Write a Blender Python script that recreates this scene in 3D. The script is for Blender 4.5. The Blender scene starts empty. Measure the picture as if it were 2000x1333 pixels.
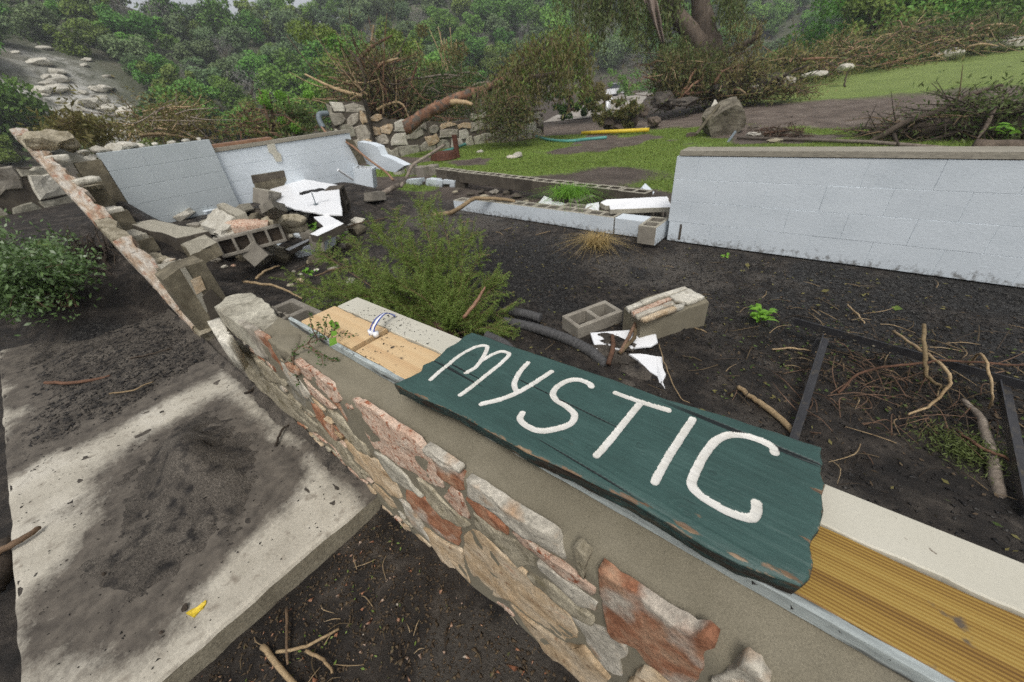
import bpy, bmesh, math, random
import numpy as np
from mathutils import Vector, Matrix

random.seed(7); RNG = np.random.default_rng(7)
scene = bpy.context.scene
COL = scene.collection

# ------------------------------------------------------------------ camera
CAM_H = 1.451
F_PX, YAW, PITCH, ROLL = 742.44, math.radians(-41.947), math.radians(32.945), math.radians(-5.961)
_fw = Vector((math.sin(YAW) * math.cos(PITCH), math.cos(YAW) * math.cos(PITCH), -math.sin(PITCH)))
_ri = Vector((math.cos(YAW), -math.sin(YAW), 0)); _up = _ri.cross(_fw)
AR = _ri * math.cos(ROLL) + _up * math.sin(ROLL)
AU = -_ri * math.sin(ROLL) + _up * math.cos(ROLL)
cam_data = bpy.data.cameras.new('camera')
cam = bpy.data.objects.new('camera', cam_data); COL.objects.link(cam)
cam_data.sensor_width = 36; cam_data.lens = F_PX * 36 / 2000
cam_data.clip_start = 0.02; cam_data.clip_end = 2000
cam.matrix_world = Matrix(((AR.x, AU.x, -_fw.x, 0), (AR.y, AU.y, -_fw.y, 0), (AR.z, AU.z, -_fw.z, CAM_H), (0, 0, 0, 1)))
cam_data.dof.use_dof = True; cam_data.dof.focus_distance = 1.15; cam_data.dof.aperture_fstop = 4.0
scene.camera = cam

# ------------------------------------------------------------------ sky and sun (bright overcast)
SUN_EL, SUN_AZ = math.radians(58), math.radians(142)
world = bpy.data.worlds.new('World'); scene.world = world; world.use_nodes = True
wn, wl = world.node_tree.nodes, world.node_tree.links
wn.clear()
sky = wn.new('ShaderNodeTexSky'); sky.sky_type = 'NISHITA'; sky.sun_disc = False
sky.sun_elevation = SUN_EL; sky.sun_rotation = SUN_AZ
sky.air_density = 1.0; sky.dust_density = 4.0; sky.ozone_density = 1.0
hs = wn.new('ShaderNodeHueSaturation'); hs.inputs['Saturation'].default_value = 0.22
bg = wn.new('ShaderNodeBackground'); bg.inputs['Strength'].default_value = 0.15
wo = wn.new('ShaderNodeOutputWorld')
wl.new(sky.outputs[0], hs.inputs['Color']); wl.new(hs.outputs[0], bg.inputs['Color']); wl.new(bg.outputs[0], wo.inputs[0])
sd = bpy.data.lights.new('sun', 'SUN'); sd.energy = 1.3; sd.angle = math.radians(16); sd.color = (1, .97, .92)
sun = bpy.data.objects.new('sun', sd); COL.objects.link(sun)
sun_dir = Vector((math.sin(SUN_AZ) * math.cos(SUN_EL), math.cos(SUN_AZ) * math.cos(SUN_EL), math.sin(SUN_EL)))
sun.rotation_euler = sun_dir.to_track_quat('Z', 'Y').to_euler(); sun.location = (0, 0, 30)
scene.view_settings.view_transform = 'Standard'; scene.view_settings.look = 'None'
scene.view_settings.exposure = 0.1; scene.view_settings.gamma = 1; scene.view_settings.use_curve_mapping = False
scene.render.engine = 'CYCLES'
scene.cycles.max_bounces = 6; scene.cycles.diffuse_bounces = 3; scene.cycles.glossy_bounces = 2
scene.cycles.transmission_bounces = 3; scene.cycles.transparent_max_bounces = 8
scene.cycles.use_denoising = False

# ------------------------------------------------------------------ where a line of sight meets a plane
def _ray(x, y): return AR * ((x - 1000) / F_PX) - AU * ((y - 666.5) / F_PX) + _fw
CP = Vector((0, 0, CAM_H))
def pz(x, y, z=0.0):
    d = _ray(x, y); return CP + d * ((z - CAM_H) / d.z)
def py(x, y, Y):
    d = _ray(x, y); return CP + d * (Y / d.y)
def pxx(x, y, X):
    d = _ray(x, y); return CP + d * (X / d.x)
def pr(x, y, r):
    d = _ray(x, y); return CP + d * (r / math.hypot(d.x, d.y))

# ------------------------------------------------------------------ numpy noise
def _hash(ix, iy, iz, s):
    h = (ix * 374761393 + iy * 668265263 + iz * 2147483647 + s * 974634777) & 0xffffffff
    h = ((h ^ (h >> 13)) * 1274126177) & 0xffffffff
    return ((h ^ (h >> 16)) & 0xffff) / 65535.0
def vnoise(x, y, z=0.0, s=0):
    x, y, z = np.broadcast_arrays(np.asarray(x, float), np.asarray(y, float), np.asarray(z, float))
    ix, iy, iz = (np.floor(a).astype(np.int64) for a in (x, y, z))
    fx, fy, fz = x - ix, y - iy, z - iz
    fx, fy, fz = (a * a * (3 - 2 * a) for a in (fx, fy, fz))
    def L(a, b, t): return a + (b - a) * t
    h = lambda a, b, c: _hash(ix + a, iy + b, iz + c, s)
    return L(L(L(h(0,0,0), h(1,0,0), fx), L(h(0,1,0), h(1,1,0), fx), fy),
             L(L(h(0,0,1), h(1,0,1), fx), L(h(0,1,1), h(1,1,1), fx), fy), fz) * 2 - 1
def fbm(x, y, z=0.0, o=4, s=0):
    t, a, f = 0, 1.0, 1.0
    for i in range(o):
        t = t + a * vnoise(np.asarray(x) * f, np.asarray(y) * f, np.asarray(z) * f, s + i * 17); a *= .5; f *= 2.03
    return t
def sst(a, b, x):
    t = np.clip((np.asarray(x, float) - a) / (b - a), 0, 1); return t * t * (3 - 2 * t)

# ------------------------------------------------------------------ objects
LOC = {}
def tag(o, label=None, cat=None, group=None, kind=None):
    if label: o['label'] = label
    if cat: o['category'] = cat
    if group: o['group'] = group
    if kind: o['kind'] = kind
    return o
def thing(name, label, cat, loc=(0, 0, 0), group=None):
    o = bpy.data.objects.new(name, None); COL.objects.link(o)
    o.empty_display_size = .1; o.location = loc; LOC[o.name] = Vector(loc)
    return tag(o, label, cat, group)
def raw_mesh(name, V, F, mats, smooth=False, fm=None, col=None):
    """V (n,3) array; F list of tuples or (m,k) array"""
    me = bpy.data.meshes.new(name)
    V = np.asarray(V, np.float32)
    if isinstance(F, np.ndarray):
        m, k = F.shape
        me.vertices.add(len(V)); me.vertices.foreach_set('co', V.ravel())
        me.loops.add(m * k); me.loops.foreach_set('vertex_index', F.ravel().astype(np.int32))
        me.polygons.add(m); me.polygons.foreach_set('loop_start', np.arange(0, m * k, k, dtype=np.int32))
        me.update(calc_edges=True)
    else:
        me.from_pydata(V.tolist(), [], [tuple(int(i) for i in f) for f in F])
    for mt in (mats if isinstance(mats, (list, tuple)) else [mats]): me.materials.append(mt)
    if fm is not None: me.polygons.foreach_set('material_index', np.asarray(fm, np.int32))
    if smooth: me.polygons.foreach_set('use_smooth', np.ones(len(me.polygons), bool))
    if col is not None:
        for cn, ca in col.items():
            at = me.attributes.new(cn, 'FLOAT', 'POINT'); at.data.foreach_set('value', np.asarray(ca, np.float32))
    me.validate(clean_customdata=False) if not isinstance(F, np.ndarray) else None
    return me
def add(name, V, F, mat, parent=None, smooth=False, fm=None, loc=None, col=None):
    """one mesh object from world-space vertices"""
    V = np.asarray(V, float)
    if parent is not None: wl_ = LOC[parent.name]
    elif loc is not None: wl_ = Vector(loc)
    else: wl_ = Vector((float(V[:, 0].mean()), float(V[:, 1].mean()), float(V[:, 2].min())))
    if parent is not None:
        c = Vector((float(V[:, 0].mean()), float(V[:, 1].mean()), float(V[:, 2].min())))
    else: c = wl_
    me = raw_mesh(name, V - np.array(c), F, mat, smooth, fm, col)
    o = bpy.data.objects.new(name, me); COL.objects.link(o)
    if parent is not None: o.parent = parent; o.location = c - wl_
    else: o.location = c
    LOC[o.name] = c
    return o
def put(name, me, M, parent=None):
    """an object that shares mesh data, placed by a world matrix"""
    o = bpy.data.objects.new(name, me); COL.objects.link(o)
    M = M.copy()
    LOC[o.name] = M.translation.copy()
    if parent is not None: o.parent = parent; M.translation = M.translation - LOC[parent.name]
    o.matrix_local = M
    return o

class MB:
    def __init__(s): s.V = []; s.F = []; s.m = []; s.n = 0
    def raw(s, V, F, m=0):
        V = np.asarray(V, float); s.V.append(V)
        for f in F: s.F.append(tuple(int(i) + s.n for i in f)); s.m.append(m)
        s.n += len(V); return s
    def box(s, lo, hi, m=0, j=0.0):
        V = np.array([(x, y, z) for z in (lo[2], hi[2]) for y in (lo[1], hi[1]) for x in (lo[0], hi[0])], float)
        if j: V = V + RNG.uniform(-j, j, V.shape)
        return s.raw(V, [(0, 2, 3, 1), (4, 5, 7, 6), (0, 1, 5, 4), (2, 6, 7, 3), (0, 4, 6, 2), (1, 3, 7, 5)], m)
    def tube(s, pts, rad, n=6, m=0, cap=True):
        V, F = tube(pts, rad, n, cap); return s.raw(V, F, m)
    def arr(s): return np.concatenate(s.V), s.F
    def build(s, name, mat, parent=None, smooth=False, loc=None):
        V, F = s.arr()
        return add(name, V, F, mat, parent, smooth, s.m if isinstance(mat, (list, tuple)) else None, loc)

def tube(pts, rad, n=6, cap=True, squash=1.0):
    P = [Vector(p) for p in pts]; k = len(P)
    R = list(rad) if hasattr(rad, '__len__') else [rad] * k
    if len(R) != k: R = list(np.interp(np.linspace(0, 1, k), np.linspace(0, 1, len(R)), R))
    V = []; F = []
    u = None
    for i in range(k):
        t = (P[min(i + 1, k - 1)] - P[max(i - 1, 0)])
        if t.length < 1e-9: t = Vector((0, 0, 1))
        t.normalize()
        if u is None:
            a = Vector((0, 0, 1)) if abs(t.z) < .9 else Vector((1, 0, 0)); u = t.cross(a).normalized()
        else:
            u = (u - t * u.dot(t)); u = u.normalized() if u.length > 1e-6 else t.orthogonal().normalized()
        w = t.cross(u)
        for j in range(n):
            a = 2 * math.pi * j / n
            V.append(P[i] + (u * math.cos(a) + w * math.sin(a) * squash) * R[i])
    for i in range(k - 1):
        for j in range(n):
            F.append((i * n + j, i * n + (j + 1) % n, (i + 1) * n + (j + 1) % n, (i + 1) * n + j))
    if cap: F.append(tuple(range(n - 1, -1, -1))); F.append(tuple((k - 1) * n + j for j in range(n)))
    return np.array(V), F
def spline(pts, k=6):
    P = [Vector(p) for p in pts]; out = []
    for i in range(len(P) - 1):
        p0, p1, p2, p3 = P[max(i - 1, 0)], P[i], P[i + 1], P[min(i + 2, len(P) - 1)]
        for j in range(k):
            t = j / k
            out.append(.5 * ((2 * p1) + (p2 - p0) * t + (2 * p0 - 5 * p1 + 4 * p2 - p3) * t * t + (3 * p1 - p0 - 3 * p2 + p3) * t ** 3))
    out.append(P[-1]); return out
def crooked(pts, amp, k=6, seed=None):
    r = random.Random(seed if seed is not None else random.random())
    S = spline(pts, k)
    return [p + Vector((r.uniform(-amp, amp), r.uniform(-amp, amp), r.uniform(-amp, amp))) for p in S]

def rock(c, size, seed=0, sub=3, rough=.28, flat=0.0):
    """an angular rock: icosphere cut by planes and roughened"""
    bm = bmesh.new(); bmesh.ops.create_icosphere(bm, subdivisions=sub, radius=1)
    r = random.Random(seed)
    for k in range(9):
        n = Vector((r.gauss(0, 1), r.gauss(0, 1), r.gauss(0, 1))).normalized(); d = r.uniform(.55, .85)
        for v in bm.verts:
            e = v.co.dot(n) - d
            if e > 0: v.co -= n * e
    V = np.array([v.co[:] for v in bm.verts]); F = [tuple(v.index for v in f.verts) for f in bm.faces]; bm.free()
    nn = fbm(V[:, 0] * 2.2 + seed, V[:, 1] * 2.2, V[:, 2] * 2.2, 3, seed)
    V = V * (1 + rough * .35 * nn)[:, None]
    ang = r.uniform(0, 6.28); ca, sa = math.cos(ang), math.sin(ang)
    V = V * np.array(size)
    V = np.stack([V[:, 0] * ca - V[:, 1] * sa, V[:, 0] * sa + V[:, 1] * ca, V[:, 2]], 1)
    return V + np.array(c), F

# ------------------------------------------------------------------ materials
MATS = {}
def pmat(name, cols, scale=6.0, rough=.85, bump=.3, bscale=40.0, detail=6, stretch=(1, 1, 1), spec=.3, hue=0.0, val=0.0,
         speck=None, trans=None, coords='World', dist=0.0, bdist=.01, grit=.22):
    """noise through a colour ramp, an optional second speckle colour, bump from a finer noise; val/hue vary per object"""
    m = bpy.data.materials.new(name); m.use_nodes = True; N, L = m.node_tree.nodes, m.node_tree.links
    b = N['Principled BSDF']; out = N['Material Output']
    tc = N.new('ShaderNodeTexCoord'); mp = N.new('ShaderNodeMapping'); mp.inputs['Scale'].default_value = stretch
    L.new(N.new('ShaderNodeNewGeometry').outputs['Position'] if coords == 'World' else tc.outputs[coords], mp.inputs['Vector'])
    nz = N.new('ShaderNodeTexNoise'); nz.inputs['Scale'].default_value = scale; nz.inputs['Detail'].default_value = detail
    nz.inputs['Roughness'].default_value = .62; nz.inputs['Distortion'].default_value = dist
    L.new(mp.outputs[0], nz.inputs['Vector'])
    cr = N.new('ShaderNodeValToRGB'); e = cr.color_ramp.elements
    cols = [(p, tuple(c) + (1,)) for p, c in cols]
    e[0].position, e[0].color = cols[0]; e[1].position, e[1].color = cols[-1]
    for p, c in cols[1:-1]:
        x = e.new(p); x.color = c
    L.new(nz.outputs['Fac'], cr.inputs['Fac']); colr = cr.outputs[0]
    if speck:
        c2, sc2, lo, hi = speck
        n2 = N.new('ShaderNodeTexNoise'); n2.inputs['Scale'].default_value = sc2; n2.inputs['Detail'].default_value = 5
        L.new(mp.outputs[0], n2.inputs['Vector'])
        mr = N.new('ShaderNodeMapRange'); mr.inputs['From Min'].default_value = lo; mr.inputs['From Max'].default_value = hi
        L.new(n2.outputs['Fac'], mr.inputs['Value'])
        mx = N.new('ShaderNodeMix'); mx.data_type = 'RGBA'; mx.inputs['B'].default_value = tuple(c2) + (1,)
        L.new(mr.outputs[0], mx.inputs['Factor']); L.new(colr, mx.inputs['A']); colr = mx.outputs['Result']
    if hue or val:
        oi = N.new('ShaderNodeObjectInfo'); hv = N.new('ShaderNodeHueSaturation')
        def rngn(lo, hi, k):
            ml = N.new('ShaderNodeMath'); ml.operation = 'MULTIPLY'; ml.inputs[1].default_value = k
            fr = N.new('ShaderNodeMath'); fr.operation = 'FRACT'
            L.new(oi.outputs['Random'], ml.inputs[0]); L.new(ml.outputs[0], fr.inputs[0])
            r_ = N.new('ShaderNodeMapRange'); r_.inputs['To Min'].default_value = lo; r_.inputs['To Max'].default_value = hi
            L.new(fr.outputs[0], r_.inputs['Value']); return r_.outputs[0]
        L.new(rngn(.5 - hue, .5 + hue, 1.0), hv.inputs['Hue']); L.new(rngn(1 - val, 1 + val, 7.31), hv.inputs['Value'])
        L.new(colr, hv.inputs['Color']); colr = hv.outputs[0]
    if grit and bump:
        ng = N.new('ShaderNodeTexNoise'); ng.inputs['Scale'].default_value = bscale * 1.7; ng.inputs['Detail'].default_value = 4; ng.inputs['Roughness'].default_value = .7
        L.new(mp.outputs[0], ng.inputs['Vector'])
        gr = N.new('ShaderNodeMapRange'); gr.inputs['From Min'].default_value = .3; gr.inputs['From Max'].default_value = .7; gr.inputs['To Min'].default_value = 1 - grit * 1.6; gr.inputs['To Max'].default_value = 1 + grit
        L.new(ng.outputs['Fac'], gr.inputs['Value']); hg = N.new('ShaderNodeHueSaturation'); L.new(gr.outputs[0], hg.inputs['Value']); L.new(colr, hg.inputs['Color']); colr = hg.outputs[0]
    L.new(colr, b.inputs['Base Color']); b.inputs['Roughness'].default_value = rough
    b.inputs['Specular IOR Level'].default_value = spec
    if bump:
        nb = N.new('ShaderNodeTexNoise'); nb.inputs['Scale'].default_value = bscale; nb.inputs['Detail'].default_value = 8
        nb.inputs['Roughness'].default_value = .7
        L.new(mp.outputs[0], nb.inputs['Vector'])
        bp = N.new('ShaderNodeBump'); bp.inputs['Strength'].default_value = bump; bp.inputs['Distance'].default_value = bdist
        L.new(nb.outputs['Fac'], bp.inputs['Height']); L.new(bp.outputs[0], b.inputs['Normal'])
    if trans:
        tr = N.new('ShaderNodeBsdfTranslucent'); ms = N.new('ShaderNodeMixShader'); ms.inputs[0].default_value = trans
        L.new(colr, tr.inputs['Color']); L.new(b.outputs[0], ms.inputs[1]); L.new(tr.outputs[0], ms.inputs[2]); L.new(ms.outputs[0], out.inputs['Surface'])
    MATS[name] = m
    return m
M = MATS
pmat('stone_pink', [(.3, (.42, .27, .19)), (.5, (.55, .40, .30)), (.7, (.60, .50, .40))], 14, bump=.6, bscale=70, speck=((.28, .09, .04), 55, .54, .66), val=.12)
pmat('stone_red', [(.3, (.20, .08, .04)), (.48, (.34, .155, .085)), (.62, (.44, .27, .17)), (.75, (.50, .40, .30))], 11, bump=.7, bscale=60, speck=((.50, .44, .36), 9, .52, .66), val=.12)
pmat('stone_white', [(.3, (.33, .30, .24)), (.55, (.50, .46, .38)), (.75, (.62, .57, .48))], 9, bump=.6, bscale=50, speck=((.42, .25, .13), 11, .53, .72), val=.1)
pmat('stone_olive', [(.3, (.19, .16, .10)), (.5, (.33, .29, .21)), (.7, (.46, .41, .30))], 12, bump=.7, bscale=50, speck=((.13, .11, .06), 26, .55, .75), val=.15)
pmat('stone_tan', [(.25, (.28, .18, .09)), (.45, (.46, .34, .21)), (.62, (.56, .46, .33)), (.75, (.50, .28, .16))], 8, bump=.6, bscale=45, speck=((.22, .12, .06), 30, .6, .75), val=.12)
pmat('stone_grey', [(.3, (.19, .17, .13)), (.5, (.33, .305, .245)), (.7, (.46, .43, .35))], 6, bump=.7, bscale=30, hue=.015, val=.28, speck=((.12, .11, .08), 14, .56, .75))
pmat('boulder', [(.3, (.09, .078, .055)), (.5, (.17, .15, .11)), (.7, (.26, .235, .18))], 3, bump=.8, bscale=14, bdist=.03, speck=((.07, .06, .045), 8, .55, .7))
pmat('limestone', [(.3, (.40, .37, .30)), (.6, (.58, .55, .47)), (.8, (.64, .61, .55))], 5, bump=.7, bscale=26, val=.2, speck=((.2, .17, .12), 13, .6, .8))
pmat('mortar', [(.3, (.17, .15, .105)), (.6, (.225, .20, .145)), (.8, (.26, .235, .17))], 5, rough=.9, bump=.35, bscale=220, detail=10, speck=((.11, .10, .08), 5, .58, .85), bdist=.003)
pmat('stone_strip', [(.25, (.20, .12, .075)), (.42, (.36, .27, .19)), (.58, (.50, .45, .38)), (.75, (.58, .55, .49))], 16, bump=.8, bscale=50, stretch=(.25, 1, .6), speck=((.30, .15, .09), 20, .55, .7), val=.08)
pmat('concrete_block', [(.3, (.19, .17, .14)), (.6, (.28, .255, .21)), (.8, (.34, .31, .26))], 8, rough=.95, bump=.6, bscale=150, val=.15, bdist=.004)
pmat('concrete_dark', [(.3, (.06, .05, .04)), (.6, (.10, .085, .065)), (.8, (.15, .13, .10))], 7, rough=.95, bump=.6, bscale=120, val=.2, bdist=.004)
pmat('mortar_light', [(.3, (.30, .28, .22)), (.7, (.40, .37, .30))], 20, rough=.95, bump=.6, bscale=120)
pmat('paint_white', [(.3, (.55, .60, .635)), (.5, (.61, .66, .695)), (.7, (.65, .70, .735))], 3, rough=.72, bump=.22, bscale=45, spec=.25, bdist=.006, val=.02, grit=.05, stretch=(.5, 1, 1.4))
def splash(m, h=.16):
    N, L = m.node_tree.nodes, m.node_tree.links; b = N['Principled BSDF']; src = b.inputs['Base Color'].links[0].from_socket
    ge = N.new('ShaderNodeNewGeometry'); sp = N.new('ShaderNodeSeparateXYZ'); L.new(ge.outputs['Position'], sp.inputs[0])
    n = N.new('ShaderNodeTexNoise'); n.inputs['Scale'].default_value = 22; n.inputs['Detail'].default_value = 9; n.inputs['Roughness'].default_value = .75; L.new(ge.outputs['Position'], n.inputs['Vector'])
    r1 = N.new('ShaderNodeMapRange'); r1.inputs['From Min'].default_value = h; r1.inputs['From Max'].default_value = 0; r1.inputs['To Max'].default_value = .30; L.new(sp.outputs['Z'], r1.inputs['Value'])
    ad = N.new('ShaderNodeMath'); ad.operation = 'ADD'; L.new(n.outputs['Fac'], ad.inputs[0]); L.new(r1.outputs[0], ad.inputs[1])
    r2 = N.new('ShaderNodeMapRange'); r2.inputs['From Min'].default_value = .70; r2.inputs['From Max'].default_value = .84; r2.inputs['To Max'].default_value = .8; L.new(ad.outputs[0], r2.inputs['Value'])
    mx = N.new('ShaderNodeMix'); mx.data_type = 'RGBA'; mx.inputs['B'].default_value = (.11, .10, .085, 1); L.new(r2.outputs[0], mx.inputs['Factor']); L.new(src, mx.inputs['A']); L.new(mx.outputs['Result'], b.inputs['Base Color'])
splash(M['paint_white'])
pmat('paint_grey', [(.3, (.40, .44, .45)), (.7, (.47, .51, .52))], 2, rough=.55, bump=.3, bscale=50, spec=.4, bdist=.006, val=.015, grit=.04)
pmat('white_panel', [(.3, (.78, .79, .80)), (.7, (.83, .83, .83))], 3, rough=.35, bump=.05, spec=.5, grit=.02)
pmat('olive_raw', [(.3, (.085, .073, .048)), (.5, (.15, .13, .09)), (.62, (.22, .19, .13)), (.75, (.30, .26, .19))], 7, rough=.95, bump=.6, bscale=80, speck=((.10, .08, .05), 9, .55, .8))
pmat('sill_tan', [(.3, (.27, .245, .19)), (.7, (.34, .31, .25))], 4, rough=.6, bump=.15, bscale=60, stretch=(.2, 1, 1))
pmat('trim_grey', [(.3, (.28, .31, .30)), (.6, (.40, .44, .43)), (.8, (.46, .49, .47))], 9, rough=.6, bump=.4, bscale=60, stretch=(.15, 1, 1), bdist=.004, speck=((.07, .07, .065), 26, .53, .64))
pmat('paint_cream', [(.3, (.48, .455, .37)), (.7, (.545, .52, .435))], 3, rough=.5, bump=.08, bscale=90, speck=((.15, .12, .09), 60, .70, .76), grit=.03)
pmat('dark_metal', [(.3, (.022, .022, .025)), (.7, (.045, .044, .046))], 8, rough=.38, bump=.15, bscale=120, spec=.5, speck=((.10, .085, .06), 14, .55, .75))
pmat('bark', [(.3, (.055, .042, .03)), (.6, (.13, .10, .075)), (.8, (.2, .165, .125))], 7, bump=.9, bscale=26, stretch=(1, 1, .35), bdist=.02, val=.2)
pmat('bark_red', [(.3, (.10, .055, .035)), (.5, (.24, .12, .07)), (.7, (.36, .21, .13))], 5, bump=.7, bscale=22, bdist=.02, speck=((.12, .10, .08), 7, .5, .62), val=.2)
pmat('twig', [(.3, (.09, .06, .035)), (.6, (.20, .135, .08)), (.8, (.30, .22, .14))], 9, bump=.5, bscale=60, val=.35, hue=.02)
pmat('twig_pale', [(.3, (.25, .17, .09)), (.6, (.42, .31, .18)), (.8, (.50, .40, .27))], 9, bump=.5, bscale=60, val=.25)
pmat('driftwood', [(.3, (.14, .11, .085)), (.6, (.30, .25, .20)), (.8, (.40, .35, .29))], 7, bump=.6, bscale=40, val=.25)
pmat('twig_red', [(.3, (.08, .042, .026)), (.7, (.18, .095, .058))], 9, bump=.3, bscale=60, val=.3)
pmat('root_dark', [(.3, (.030, .023, .017)), (.7, (.085, .064, .046))], 5, bump=.8, bscale=30, val=.2)
pmat('leaf_green', [(.3, (.045, .085, .02)), (.55, (.085, .145, .035)), (.75, (.13, .19, .06))], 4, rough=.55, bump=0, trans=.3, val=.25, hue=.02)
pmat('leaf_bright', [(.3, (.13, .30, .03)), (.7, (.24, .46, .06))], 20, rough=.4, bump=0, trans=.35)
pmat('leaf_sapling', [(.3, (.11, .17, .03)), (.55, (.18, .26, .055)), (.78, (.26, .34, .10))], 5, rough=.6, bump=0, trans=.3)
pmat('leaf_shrub', [(.3, (.07, .125, .035)), (.6, (.12, .20, .06)), (.8, (.20, .29, .11))], 8, rough=.35, bump=0, trans=.25, spec=.6)
pmat('leaf_dry', [(.3, (.15, .115, .045)), (.55, (.19, .175, .06)), (.75, (.16, .20, .06))], 3, rough=.7, bump=0, trans=.25, val=.2)
pmat('leaf_hang', [(.3, (.075, .095, .03)), (.6, (.13, .165, .05)), (.8, (.18, .225, .075))], 2, rough=.65, bump=0, trans=.3)
pmat('scrub_dark', [(.3, (.06, .10, .03)), (.7, (.13, .18, .065))], .5, rough=.8, bump=0)
pmat('crown_grey', [(.3, (.10, .16, .065)), (.6, (.165, .235, .10)), (.8, (.235, .30, .145))], .5, rough=.7, bump=0, trans=.18, val=.3, hue=.02)
pmat('crown_green', [(.3, (.09, .20, .03)), (.6, (.16, .31, .05)), (.8, (.24, .39, .08))], .5, rough=.65, bump=0, trans=.18, val=.28, hue=.02)
pmat('crown_lime', [(.3, (.12, .18, .03)), (.6, (.19, .26, .05)), (.8, (.26, .33, .08))], .6, rough=.65, bump=0, trans=.18, val=.15)
pmat('crown_dead', [(.3, (.13, .125, .115)), (.7, (.25, .24, .22))], .8, rough=.9, bump=0, val=.2)
pmat('straw', [(.3, (.32, .22, .08)), (.7, (.50, .38, .17))], 12, rough=.7, bump=0, trans=.2)
pmat('litter', [(.3, (.035, .024, .016)), (.5, (.075, .052, .03)), (.62, (.12, .085, .05)), (.7, (.06, .085, .025))], 30, rough=.8, bump=0)
pmat('chips', [(.32, (.006, .006, .006)), (.5, (.018, .016, .015)), (.6, (.05, .047, .043)), (.72, (.14, .13, .12))], 40, rough=.6, bump=.2, bscale=200)
pmat('rust', [(.3, (.06, .022, .014)), (.7, (.13, .05, .03))], 12, bump=.4, bscale=60, rough=.7)
pmat('yellow_plastic', [(.3, (.62, .44, .03)), (.7, (.72, .54, .05))], 6, rough=.45, bump=.05)
pmat('hose_teal', [(.3, (.06, .22, .19)), (.7, (.11, .33, .28))], 10, rough=.45, bump=.05)
pmat('copper', [(.3, (.20, .105, .06)), (.7, (.34, .195, .12))], 10, rough=.5, bump=.1)
pmat('pvc_grey', [(.3, (.14, .17, .19)), (.7, (.20, .235, .25))], 10, rough=.5, bump=.1)
pmat('black_plastic', [(.3, (.012, .012, .012)), (.7, (.03, .03, .03))], 10, rough=.5, bump=.1)
pmat('wire_blue', [(.3, (.012, .045, .30)), (.7, (.02, .07, .40))], 10, rough=.35, bump=0)
pmat('cloth', [(.3, (.20, .155, .125)), (.7, (.30, .24, .20))], 3, rough=.95, bump=.4, bscale=20)
pmat('car_white', [(.3, (.70, .70, .72)), (.7, (.74, .74, .75))], 5, rough=.3, bump=0)
pmat('glass_dark', [(.3, (.02, .025, .03)), (.7, (.03, .035, .04))], 5, rough=.1, bump=0, spec=.6)
pmat('road', [(.3, (.30, .27, .23)), (.7, (.42, .385, .34))], .4, rough=.9, bump=.2, bscale=4)
pmat('grey_sleeve', [(.3, (.045, .044, .044)), (.6, (.095, .093, .092)), (.8, (.16, .155, .15))], 60, rough=.7, bump=.9, bscale=260, bdist=.003)
# ================================================================== terrain
AZ = [-130, -100, -90, -77, -71, -61, -55, -45, -24, -10, 8, 40]
RBv = [38, 38, 40, 43, 45, 49, 52, 60, 82, 100, 120, 140]
ELv = [13.5, 13.5, 13, 10.8, 9.0, 9.0, 11, 12.4, 11.6, 10.2, 8.6, 8]
def hill_base(az): return np.interp(az, AZ, RBv)
def hgt(x, y):
    x = np.asarray(x, float); y = np.asarray(y, float)
    r = np.hypot(x, y); az = np.degrees(np.arctan2(x, y))
    rb = hill_base(az); rc = rb * 2.1
    z = .05 * np.clip(r - 13, 0, 27) * sst(-24, -8, az) * (1 - sst(46, 70, r))
    z = z - 2.4 * sst(19, 31, r) * sst(-33, -48, az)
    z = z - .3 * sst(46, 75, r) * sst(-48, -33, az)
    el = np.interp(az, AZ + [60], ELv + [6])
    hc = np.tan(np.radians(el)) * rc + 1.45 - 3.2
    t = (r - rb) / (rc - rb)
    z = z + np.where(t > 0, hc * np.clip(t, 0, 1) ** .9 + 3.0 * np.clip(t, 0, 1), 0) * (1 - .5 * sst(1, 2.2, t))
    z = z + 1.6 * fbm(x / 22, y / 22, 0, 3, 5) * sst(0, .3, t) + .10 * fbm(x / 5, y / 5, 0, 3, 9) * sst(13, 25, r)
    near = 1 - sst(14, 24, r)
    xs = -3.6 - 1.3 * sst(-.2, -.65, y)
    z = z + near * .62 * sst(0, 3.4, xs - x) * sst(1.1, .5, y) * (1 - sst(10.5, 14, -x))
    z = z + near * .40 * sst(4.7, 6.8, -x) * sst(.5, .8, y) * (1 - sst(3.6, 4.6, y)) * (1 - sst(7.2, 8.2, -x))
    z = z - .105 * sst(.42, .34, y) * sst(-5.4, -4.4, x) * sst(-4, -2.5, y)        # soil in front of the wall
    inside = sst(.7, .9, y) * (1 - sst(3.85, 4.0, y)) * sst(-6.8, -6.4, x)
    z = z + inside * (.022 * fbm(x * 1.3, y * 1.3, 0, 3, 21) + .009 * fbm(x * 6, y * 6, 0, 3, 31))
    z = z + .07 * np.exp(-((x + 4.35) ** 2 / .35 + (y - 3.55) ** 2 / .18))           # silt heap by the low wall
    z = z + .045 * np.exp(-((x - .1) ** 2 / .5 + (y - 1.25) ** 2 / .18)) + .05 * np.exp(-((x - .9) ** 2 / .6 + (y - 1.5) ** 2 / .4))
    z = z + .07 * np.exp(-((x + .40) ** 2 / .09 + (y - .2) ** 2 / .05))             # sand against the stone face
    z = z + .012 * fbm(x * 5, y * 5, 0, 4, 41) * sst(.4, .3, y) * (r < 6)
    z = z + .03 * fbm(x * .8, y * .8, 0, 4, 51) * sst(4.2, 5, y)
    return z
def hz(x, y): return float(hgt(np.array([x]), np.array([y]))[0])
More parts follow.
